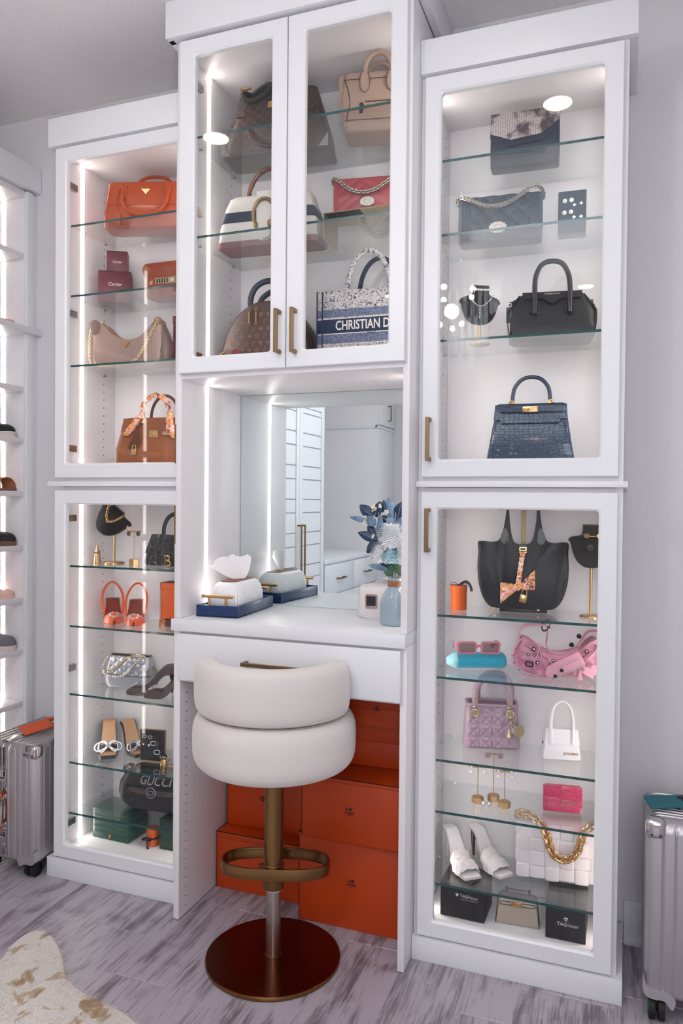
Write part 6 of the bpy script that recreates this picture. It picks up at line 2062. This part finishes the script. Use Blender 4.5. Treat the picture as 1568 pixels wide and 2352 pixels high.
obj('lock_plate', join(slab(rpoly(-.0155, .0125, .057, .073, .0015), -.0185, -.0145), tr(cyl((0, 0, 0), .0028, .004, 12, 'y'), (-.0015, -.0195, .065))), GOLD, t, 30, .0005)
# ---------------------------------------------------------------- under the counter: stacked orange boxes
OBOX = mat('orange_box_paper', '#b63c02', .5, bump=('noise', 700, .2, .0005))


def emblem(x, z, y, s=1.):
    """small printed carriage over two lines of capitals"""
    g = [ringslab(ell(x + a * s, z + .0035 * s, r * s, r * s, 12), ell(x + a * s, z + .0035 * s, r * s * .72, r * s * .72, 12), y - .0004, y) for a, r in ((.0052, .0026), (.0000, .0022))]
    g.append(slab([(x + a * s, z + b_ * s) for a, b_ in ((-.001, .0055), (.006, .0055), (.0068, .009), (.0035, .0115), (-.0006, .0095))], y - .0004, y))
    g.append(slab([(x + a * s, z + b_ * s) for a, b_ in ((-.0085, .0015), (-.0075, .0015), (-.0072, .005), (-.0035, .005), (-.003, .0015), (-.0022, .0015), (-.0026, .0065), (-.0068, .0075), (-.0078, .0105), (-.0092, .0095))], y - .0004, y))
    g.append(tr(txt('HERMÈS', .0068 * s, .0004, 0, 1.05, .01), (x, y - .0002, z - .0026 * s)))
    g.append(tr(txt('PARIS', .0036 * s, .0004, 0, 1.1), (x, y - .0002, z - .0072 * s)))
    return join(*g)


def orange_box(lab, x0, x1, y0, y1, z0, z1, lid, em=None, es=1.25):
    cx, cy = (x0 + x1) / 2, (y0 + y1) / 2
    t = thing('storage_box', lab, 'box', (cx, cy, z0), group='orange boxes in the knee space')
    a, b_, h = (x1 - x0) / 2, (y1 - y0) / 2, z1 - z0
    obj('body', box(-a, a, -b_, b_, 0, h - lid - .0006), OBOX, t, 30, .0008)
    obj('lid', box(-a - .001, a + .001, -b_ - .001, b_, h - lid, h), OBOX, t, 30, .0008)
    obj('edge_trim', join(box(-a - .0016, a + .0016, -b_ - .0016, -b_ + .001, h - .0016, h + .0005), box(-a - .0016, -a + .001, -b_, b_, h - .0016, h + .0005), box(-a - .0008, -a + .0006, -b_ - .0012, -b_ + .0006, 0, h)), OCARDD, t, 0, label='dark brown paper edge')
    if em:
        obj('emblem', emblem(em[0] - cx, em[1] - z0, -b_ - (.0012 if em[1] > z1 - lid else .0003), es * .85), OCARDD, t, 0, kind='stuff')
    return t


orange_box('low orange box on the floor, left half of the knee space', -.482, -.184, .222, .368, .0004, .187, .02, (-.315, .098), 1.3)
orange_box('largest orange box on the floor, right half of the knee space', -.149, .203, .146, .368, .0004, .2715, .012, (.0225, .1385), 1.5)
orange_box('orange box standing on the low left box, behind the stool pole', -.478, -.178, .285, .368, .188, .42, .02, (-.345, .29), 1.2)
orange_box('orange box on top of the largest right box', -.131, .203, .121, .366, .2728, .462, .012, (.0225, .366), 1.5)
orange_box('shallow orange box with deep lid, second from the top on the right', -.09, .203, .252, .366, .4635, .604, .062)
orange_box('topmost orange box in shadow under the drawer', -.11, .203, .20, .356, .606, .69, .03, (.08, .66), 1.)

# ---------------------------------------------------------------- swivel stool
BOUCLE = mat('cream_upholstery', '#d8d1cd', .95, sheen=.3, bump=('noise', 520, .3, .0010))
ABRZ = mat('antique_bronze', '#8a6a45', .3, 1.0, bump=('brush', 600, .08, .0006))
DBRZ = mat('dark_bronze_plate', '#6b3a22', .2, 1.0)
STEELB = mat('brushed_nickel', '#b6aca6', .3, 1.0)
t = thing('swivel_stool', 'cream upholstered swivel stool with stacked roll back on a bronze pedestal', 'stool', (-.135, -.066, 0), rad(17))
obj('base_plate', lathe([(.185, .0004), (.189, .002), (.189, .009), (.186, .0115), (.03, .0125)], 72), DBRZ, t, 30)
obj('base_rim', lathe([(.1888, .001), (.1896, .003), (.1896, .0085), (.1888, .0105)], 72, False, False), ABRZ, t, 40)
obj('piston', lathe([(.0205, .012), (.0205, .21)], 36), STEELB, t)
obj('piston_foot', lathe([(.023, .012), (.023, .0135), (.0205, .0145)], 36), ABRZ, t)
obj('sleeve', lathe([(.0268, .272), (.0268, .555)], 40), ABRZ, t)
obj('collar', lathe([(.0225, .199), (.0235, .2005), (.0285, .203), (.0295, .206), (.0295, .270), (.0275, .272)], 40), ABRZ, t)
obj('collar_seal', lathe([(.0215, .1965), (.0232, .1975), (.0232, .2)], 36), mat('pale_plastic', '#c9c2bd', .5), t)
P = []
for i in range(49):
    a = -pi / 2 + 2 * pi * i / 48
    c, s_ = cos(a), sin(a)
    P.append((.152 * math.copysign(abs(c) ** .72, c), .034 + .066 * math.copysign(abs(s_) ** .8, s_), .252))
obj('foot_ring', tube(P[:-1], 1, 8, True, flat=(.0165, .0042), upv=(0, 0, 1)), ABRZ, t, 40)
obj('foot_ring_bolt', tr(lathe([(.009, 0), (.008, .0015)], 20), (.04, .094, .254), (pi / 2, 0, 0)), ABRZ, t)


def roll_prof(t_, h, n=28, q=2.6):
    out = []
    for i in range(n):
        a = 2 * pi * i / n
        c, s_ = cos(a), sin(a)
        out.append((t_ * math.copysign(abs(c) ** (2 / q), c), h * math.copysign(abs(s_) ** (2 / q), s_)))
    return out


pr = []
for i in range(26):
    a = -pi / 2 + pi * i / 25
    c, s_ = cos(a), sin(a)
    q = 2 / 3.4
    pr.append((.150 + .078 * abs(c) ** q, .0795 * math.copysign(abs(s_) ** q, s_)))
obj('seat', tr(lathe([(.01, -.0785)] + [(r, z) for r, z in pr] + [(.01, .0795)], 80), (0, 0, .6335)), BOUCLE, t, 60)
PIPE = mat('upholstery_piping', '#aaa19c', .95)
obj('seat_piping', tr(torus(.203, .0022, 90, 6), (0, 0, .708)), PIPE, t)
rings = []
pf = roll_prof(.036, .0735, 36, 3.4)
M_ = 64
A0 = rad(82)
for i in range(M_ + 1):
    a = -pi / 2 - A0 + 2 * A0 * i / M_
    e = min(i, M_ - i)
    k = 1. if e > 5 else sqrt(max(.03, 1 - ((5 - e) / 5) ** 2))
    k2 = 1. if e > 5 else .55 + .45 * k
    rings.append([((.189 + x * k) * cos(a), (.189 + x * k) * sin(a), .7845 + z * k2 + .012 * (1 - abs(i - M_ / 2) / (M_ / 2)) * -.0) for x, z in pf])
obj('backrest', loft(rings), BOUCLE, t, 60)
obj('backrest_piping', tube([(.2125 * cos(a), .2125 * sin(a), .841) for a in [-pi / 2 - A0 * .93 + 2 * A0 * .93 * i / 60 for i in range(61)]], .0021, 6), PIPE, t)
obj('backrest_piping', tube([(.2095 * cos(a), .2095 * sin(a), .716) for a in [-pi / 2 - A0 * .93 + 2 * A0 * .93 * i / 60 for i in range(61)]], .0021, 6), PIPE, t)

# ---------------------------------------------------------------- suitcases
ALU = mat('ribbed_aluminium', '#bcb8bb', .4, .7, bump=('noise', 300, .05, .001))
ALUP = mat('polished_aluminium', '#cfcbc9', .14, 1.0)
RUB = mat('black_rubber', '#0b0c0e', .6)
TEAL = mat('teal_leather', '#04606c', .45, bump=('noise', 500, .2, .0008))
OTAG = mat('orange_leather_tag', '#d2501a', .5, bump=('noise', 500, .25, .001))


def ribbed(hx, hy, h, z0, r, pitch=.027, amp=.0024, flat_front=None):
    n = 640
    secs = []
    for z, k in ((z0, .02), (z0 + .004, .008), (z0 + .012, .002), (z0 + .02, 0), (z0 + h - .03, 0), (z0 + h - .016, .003), (z0 + h - .006, .010), (z0 + h - .001, .020), (z0 + h, .03)):
        ring = rring(hx - k, hy - k, max(.006, r - k * .5), n, z)
        out = []
        for i, (x, y, zz) in enumerate(ring):
            c = x if abs(y) > hy - k - 1e-4 else y
            ph = (c / pitch) % 1
            am = amp * max(0, min(1, (z - z0) / .03)) * (1 if z < z0 + h - .012 else .4)
            d = am * ((1 if abs(ph - .5) > .11 else 0) + (.8 if abs(ph - .5) < .045 else 0))
            nx, ny = (x / (hx - k)), (y / (hy - k))
            if abs(nx) > abs(ny):
                x += math.copysign(d, x)
            else:
                y += math.copysign(d, y)
            out.append((x, y, zz))
        secs.append(out)
    return loft(secs)


def top_ribs(hx, hy, z, pitch, along='y'):
    g = []
    L_ = hx if along == 'y' else hy
    q = -L_ + .03
    while q < L_ - .03:
        if along == 'y':
            g.append(tube([(q, -hy + .018, z - .004), (q, -hy + .03, z + .0005), (q, hy - .03, z + .0005), (q, hy - .018, z - .004)], .003, 6))
        else:
            g.append(tube([(-hx + .018, q, z - .004), (-hx + .03, q, z + .0005), (hx - .03, q, z + .0005), (hx - .018, q, z - .004)], .003, 6))
        q += pitch
    return join(*g)


def castor(t, x, y, hub=None, r=.024, sx=1):
    w = thing_part = bpy.data.objects.new('castor', mesh('castor', join(tr(cyl((x - .011, y, r), r, .016, 22, 'x')), cyl((x + .011, y, r), r, .016, 22, 'x'), cyl((x, y, r + .006), .011, .026, 14), cyl((x, y, r), .006, .036, 10, 'x')), RUB, 40, .002))
    COL.objects.link(w)
    w.parent = t
    if hub:
        obj('hub', cyl((x - .0195, y, r), r * .72, .003, 20, 'x'), hub, w)


hx, hy, z0, h = .126, .160, .050, .405
t = thing('suitcase', 'silver ribbed aluminium suitcase with orange tag between the shoe shelves and left cabinet', 'suitcase', (-1.1915, .185, 0))
obj('shell', ribbed(hx, hy, h, z0, .022), ALU, t, 40)
obj('top_ribs', top_ribs(hx, hy, z0 + h, .0215, 'y'), ALU, t, kind='stuff')
obj('frame', join(box(-.024, -.009, -hy - .0042, -hy + .006, z0 + .02, z0 + h - .016), box(-.0065, .010, -hy - .0042, -hy + .006, z0 + .02, z0 + h - .016), box(-.024, .010, -hy + .01, hy - .01, z0 + h - .004, z0 + h + .0045)), ALUP, t, 30, .0015)
obj('frame_gap', join(box(-.009, -.0065, -hy - .0036, -hy + .006, z0 + .02, z0 + h - .016), box(-.0088, -.0062, -hy + .01, hy - .01, z0 + h - .004, z0 + h + .0038)), RUB, t, 0)
for z in (.335, .128):
    l = obj('latch', join(box(-.004, .0085, -hy - .010, -hy - .003, z - .03, z + .03), box(-.03, .0085, -hy - .014, -hy - .008, z - .010 if z > .2 else z - .0, z + .0 if z > .2 else z + .010), cyl((.0025, -hy - .010, z - .02), .0055, .005, 14, 'y')), ALUP, t, 30, .0012)
    obj('dial', join(*[box(-.0005, .006, -hy - .0115, -hy - .009, z + .008 + i * .006, z + .0125 + i * .006) for i in range(3)]), GUN, l, 0, kind='stuff')
for z in (.272, .176):
    obj('handle_mount', join(tr(torus(.0075, .003, 16, 8), (.002, -hy - .008, z), (pi / 2, 0, 0)), box(-.006, .009, -hy - .006, -hy - .003, z - .018, z + .018), tube([(.004, -hy - .012, z - .006), (-.006, -hy - .018, z - .014), (-.014, -hy - .02, z - .012)], .0018, 6)), ALUP, t, 30)
obj('side_handle', tube(_cr([(-.012, -hy - .016, .283), (-.011, -hy - .030, .262), (-.010, -hy - .034, .224), (-.011, -hy - .030, .186), (-.012, -hy - .016, .165)], 6), 1, 8, flat=(.006, .011), upv=(0, 1, 0)), OTAG, t, label='orange leather side handle')
obj('corner_cap', box(hx - .046, hx + .005, -hy - .006, -hy + .04, z0 + h - .046, z0 + h + .004), ALUP, t, 40, .015, seg=4)
obj('corner_rivet', join(*[ball((hx - .008 - i * .034, -hy - .006, z0 + h - .030), .003, 8, 5) for i in range(2)]), GUN, t, kind='stuff')
obj('corner_guard', join(slab(cr([(hx + .0015, z0 + .048), (hx - .004, z0 + .036), (hx - .02, z0 + .030), (hx - .065, z0 + .024), (hx - .070, z0 + .010), (hx - .060, z0 - .006), (hx - .040, z0 + .004), (hx - .012, z0 + .004), (hx + .0015, z0 + .016)], 4, True), -hy - .0055, -hy + .02)), ALU, t, 40)
obj('trolley_housing', box(hx - .004, hx + .012, -.075, hy - .012, z0 + h - .062, z0 + h + .006), BLACKP, t, 30, .006)
for x in (hx - .036, -hx + .036):
    for y in (-hy + .032, hy - .032):
        castor(t, x, y)
tg = obj('luggage_tag', slab(rpoly(-.034, .034, -.052, .052, .004), -.0018, .0018, .0006), OTAG, t, 30, label='flat orange leather tag')
tg.location, tg.rotation_euler = (.012, -.030, z0 + h + .020), (rad(-90 + 8), rad(10), rad(-28))
obj('tag_strap', join(tube(_cr([(-.012, .014, z0 + h + .012), (-.004, .034, z0 + h + .026), (.02, .06, z0 + h + .026), (.042, .055, z0 + h + .012), (.028, .04, z0 + h + .008), (.004, .03, z0 + h + .010)], 6), 1, 8, flat=(.0022, .007)), tr(torus(.007, .002, 14, 6), (-.008, .018, z0 + h + .016), (.6, .4, 0))), OTAG, t, 40)
obj('top_handle', tube(_cr([(-.02, .02, z0 + h + .004), (-.02, .03, z0 + h + .014), (-.02, .10, z0 + h + .014), (-.02, .11, z0 + h + .004)], 5), 1, 8, flat=(.004, .010), upv=(0, 0, 1)), BLACKP, t)

hx, hy, z0, h = .190, .118, .060, .445
t = thing('suitcase', 'silver ribbed aluminium suitcase with teal tag right of the right cabinet', 'suitcase', (1.028, .158, 0))
obj('shell', ribbed(hx, hy, h, z0, .018, .0272), ALU, t, 40)
obj('top_ribs', top_ribs(hx, hy - .01, z0 + h, .017, 'x'), ALU, t, kind='stuff')
obj('corner_cap', box(-hx - .005, -hx + .046, -hy - .006, -hy + .04, z0 + h - .048, z0 + h + .004), ALUP, t, 40, .015, seg=4)
obj('corner_rivet', join(*[ball((-hx + .012 + i * .020, -hy - .006, z0 + h - .034), .0028, 8, 5) for i in range(2)]), GUN, t, kind='stuff')
obj('corner_guard', slab(cr([(-hx - .002, z0 + .060), (-hx + .004, z0 + .036), (-hx + .02, z0 + .026), (-hx + .064, z0 + .018), (-hx + .072, z0 + .004), (-hx + .066, z0 - .016), (-hx + .058, z0 - .012), (-hx + .046, z0 + .002), (-hx + .016, z0 + .002), (-hx - .002, z0 + .016)], 4, True), -hy - .0055, -hy + .02), ALU, t, 40)
obj('frame_strip', join(box(-.006, .010, -hy - .004, -hy + .01, z0 + .01, z0 + h - .01), box(-.006, .010, -hy + .01, hy, z0 + h - .006, z0 + h + .005)), ALUP, t, 30, .0015)
obj('top_handle', join(box(-.12, -.108, -.028, .03, z0 + h, z0 + h + .012), tube(_cr([(-.114, -.0, z0 + h + .010), (-.10, 0, z0 + h + .024), (.05, 0, z0 + h + .024), (.064, 0, z0 + h + .008)], 5), 1, 8, flat=(.006, .012), upv=(0, 0, 1))), BLACKP, t, 30)
tg = obj('luggage_tag', slab(rpoly(-.050, .050, -.032, .032, .004), -.0018, .0018, .0006), TEAL, t, 30, label='flat teal leather tag')
tg.location, tg.rotation_euler = (-.140, -.030, z0 + h + .020), (rad(-90 + 6), rad(-4), rad(14))
obj('tag_strap', tube(_cr([(-.092, -.018, z0 + h + .024), (-.08, -.014, z0 + h + .034), (-.06, -.006, z0 + h + .036)], 4), 1, 8, flat=(.002, .006)), TEAL, t)
obj('tag_stud', ball((-.100, -.020, z0 + h + .026), .004, 10, 6), GUN, t)
for x in (-hx + .030, hx - .03):
    for y in (-hy + .022, hy - .022):
        castor(t, x, y, TEAL if y < 0 else None, .030)
obj('skirt', join(*[box(x - .02, x + .02, y - .012, y + .012, .05, z0 + .004) for x in (-hx + .03, hx - .03) for y in (-hy + .022, hy - .022)]), ALU, t, 30, .003, kind='stuff')

# ---------------------------------------------------------------- cowhide rug
HIDE = mat('cowhide', '#e8e2dc', .9, sheen=.3)
N, L = HIDE.node_tree.nodes, HIDE.node_tree.links
tcn = N.new('ShaderNodeTexCoord')
nz = N.new('ShaderNodeTexNoise')
nz.inputs['Scale'].default_value = 13
nz.inputs['Detail'].default_value = 5
nz.inputs['Roughness'].default_value = .6
nz.inputs['Distortion'].default_value = .6
L.new(tcn.outputs['Object'], nz.inputs['Vector'])
rp = N.new('ShaderNodeValToRGB')
E_ = rp.color_ramp.elements
E_[0].position, E_[0].color = .545, lin('#e9e3dd')
E_[1].position, E_[1].color = .64, lin('#b5976f')
E_.new(.575).color = lin('#d3c0a8')
L.new(nz.outputs['Fac'], rp.inputs[0])
L.new(rp.outputs[0], N['Principled BSDF'].inputs['Base Color'])
op = [(-.838, -.354), (-.858, -.298), (-.864, -.238), (-.845, -.205), (-.802, -.204), (-.743, -.236), (-.686, -.280), (-.623, -.340), (-.567, -.371), (-.512, -.387), (-.447, -.400), (-.396, -.407), (-.354, -.42), (-.30, -.45), (-.2, -.53), (-.1, -.66), (.0, -.80), (-.02, -.98), (-.14, -1.18), (-.2, -1.42), (-.36, -1.55), (-.6, -1.5), (-.85, -1.45), (-1.02, -1.25), (-1.08, -.98), (-1.02, -.74), (-.94, -.56), (-.86, -.44)]
out2 = cr(op, 5, True)
cxr = sum(p[0] for p in out2) / len(out2)
cyr = sum(p[1] for p in out2) / len(out2)
R0 = [(x - cxr, y - cyr) for x, y in out2]


def rin(k, z):
    o2 = []
    n2 = len(R0)
    for i, (x, y) in enumerate(R0):
        a, b_ = R0[i - 1], R0[(i + 1) % n2]
        d = Vector((b_[1] - a[1], a[0] - b_[0])).normalized()
        o2.append((x + d.x * k, y + d.y * k, z))
    return o2


area = sum(R0[i - 1][0] * R0[i][1] - R0[i][0] * R0[i - 1][1] for i in range(len(R0)))
sgn = -1 if area > 0 else 1
t = thing('rug', 'cream cowhide rug with tan patches on the wood-look floor', 'rug', (cxr, cyr, 0))
obj('hide', loft([rin(0, .0004), rin(.001 * sgn, .003), rin(.006 * sgn, .0055)]), HIDE, t, 60)


def inside(x, y):
    c = False
    j = len(R0) - 1
    for i in range(len(R0)):
        xi, yi = R0[i]
        xj, yj = R0[j]
        if (yi > y) != (yj > y) and x < (xj - xi) * (y - yi) / (yj - yi) + xi:
            c = not c
        j = i
    return c


rng = random.Random(3)
V, F = [], []
xs0, xs1, ys0, ys1 = -.95 - cxr, -.15 - cxr, -.72 - cyr, -.19 - cyr
gx, gy = 80, 53
mask = [[inside(xs0 + (xs1 - xs0) * (i + .5) / gx, ys0 + (ys1 - ys0) * (j + .5) / gy) for j in range(gy)] for i in range(gx)]
for q in range(52000):
    u, v = rng.random(), rng.random()
    if not mask[min(int(u * gx), gx - 1)][min(int(v * gy), gy - 1)]:
        continue
    x, y = xs0 + (xs1 - xs0) * u, ys0 + (ys1 - ys0) * v
    a = rad(-35) + rng.gauss(0, .45) + .8 * sin(x * 5) * cos(y * 6)
    l = rng.uniform(.007, .013)
    dx, dy = cos(a) * l, sin(a) * l
    w = .0005
    i = len(V)
    V += [(x - dy / l * w, y + dx / l * w, .005), (x + dy / l * w, y - dx / l * w, .005), (x + dx, y + dy, .0058 + rng.uniform(.0008, .0045))]
    F.append((i, i + 1, i + 2))
me = bpy.data.meshes.new('fur')
me.from_pydata(V, [], F)
me.materials.append(HIDE)
o = bpy.data.objects.new('fur', me)
COL.objects.link(o)
o.parent = t
o['kind'] = 'stuff'

# ---------------------------------------------------------------- shoes at the end of the shoe shelves
GREYK = mat('grey_knit', '#6f6d76', .9, bump=('noise', 400, .5, .001))
SOLEW = mat('pale_sole', '#cfc3bd', .6)
TANS = mat('tan_sandal_leather', '#b47a55', .5)
CORK = mat('brown_sole', '#6d4a35', .7)
BLKN = mat('black_nubuck', '#15161a', .7)
BLUSH = mat('blush_satin', '#d9b3a8', .4)


def low_shoe(nm, lab, z, L_, w, up_h, um, sm, kind, tip=-1.405, y=.285, th=.016):
    """toe points to +x, tip at x = tip"""
    t = thing(nm, lab, 'shoe', (tip - L_ / 2, y, z + .0003), group='shoes at the end of the shoe shelves')

    def hw(v):
        return w * (.62 + .38 * sin(pi * min(1, .18 + v * .75))) * (sqrt(max(.02, 1 - max(0, (v - .84) / .16) ** 2)) if v > .84 else 1) * (sqrt(max(.05, 1 - max(0, (.1 - v) / .1) ** 2)) if v < .1 else 1)
    sec = [[(-L_ / 2 + L_ * v, s * hw(v), zz) for v, s in [(i / 24, 1) for i in range(25)] + [(1 - i / 24, -1) for i in range(1, 24)]] for zz in (0, th * .6, th)]
    obj('sole', loft(sec), sm, t, 40)
    if kind == 'closed':
        obj('upper', sheet(lambda u, v: (-L_ / 2 + L_ * (.01 + .98 * v), -hw(v) * .96 * cos(pi * u), th + (up_h * (.55 + .45 * (1 - v)) if v < .8 else up_h * .64 * sqrt(max(0, 1 - ((v - .8) / .2) ** 2))) * sin(pi * u) ** .6), 18, 24, .002), um, t, 60)
    else:
        for a, b_ in ((.60, .76), (.70, .84)):
            obj('strap', sheet(lambda u, v, a=a, b_=b_: (-L_ / 2 + L_ * (a + (b_ - a) * v + (.06 * (u - .5) if a > .65 else -.06 * (u - .5))), -hw(a + .05) * 1.0 * cos(pi * u), th * .6 + up_h * sin(pi * u) ** .7), 18, 4, .002), um, t, 60)
    return t


low_shoe('flat_shoe', 'blush flat shoe on the ledge of the shoe shelves', 1.946, .22, .036, .022, BLUSH, BLUSH, 'closed', -1.416)
s_ = low_shoe('sneaker', 'black sneaker with a white striped sole on an upper shoe shelf', 1.524, .25, .042, .05, BLKN, SOLEW, 'closed', -1.412, th=.018)
obj('sole_stripe', tube(_cr([(.07, -.040, .016), (.10, -.034, .017), (.118, -.018, .018), (.125, 0, .018), (.118, .018, .018), (.10, .034, .017)], 5), .0025, 6), WHITEL, s_)
low_shoe('sandal', 'tan leather strap sandal on a middle shoe shelf', 1.318, .24, .043, .045, TANS, CORK, 'open', -1.407, th=.010)
low_shoe('clog', 'black clog with a brown sole on a lower shoe shelf', 1.108, .25, .044, .05, BLKN, CORK, 'closed', -1.409, th=.018)
low_shoe('flat_shoe', 'blush pink shoe on the shelf below the black clog', .905, .22, .036, .028, BLUSH, BLUSH, 'closed', -1.416)
low_shoe('slip_on_shoe', 'grey knitted slip-on shoe with pale sole near the suitcase', .705, .25, .044, .055, GREYK, SOLEW, 'closed', -1.407, th=.02)
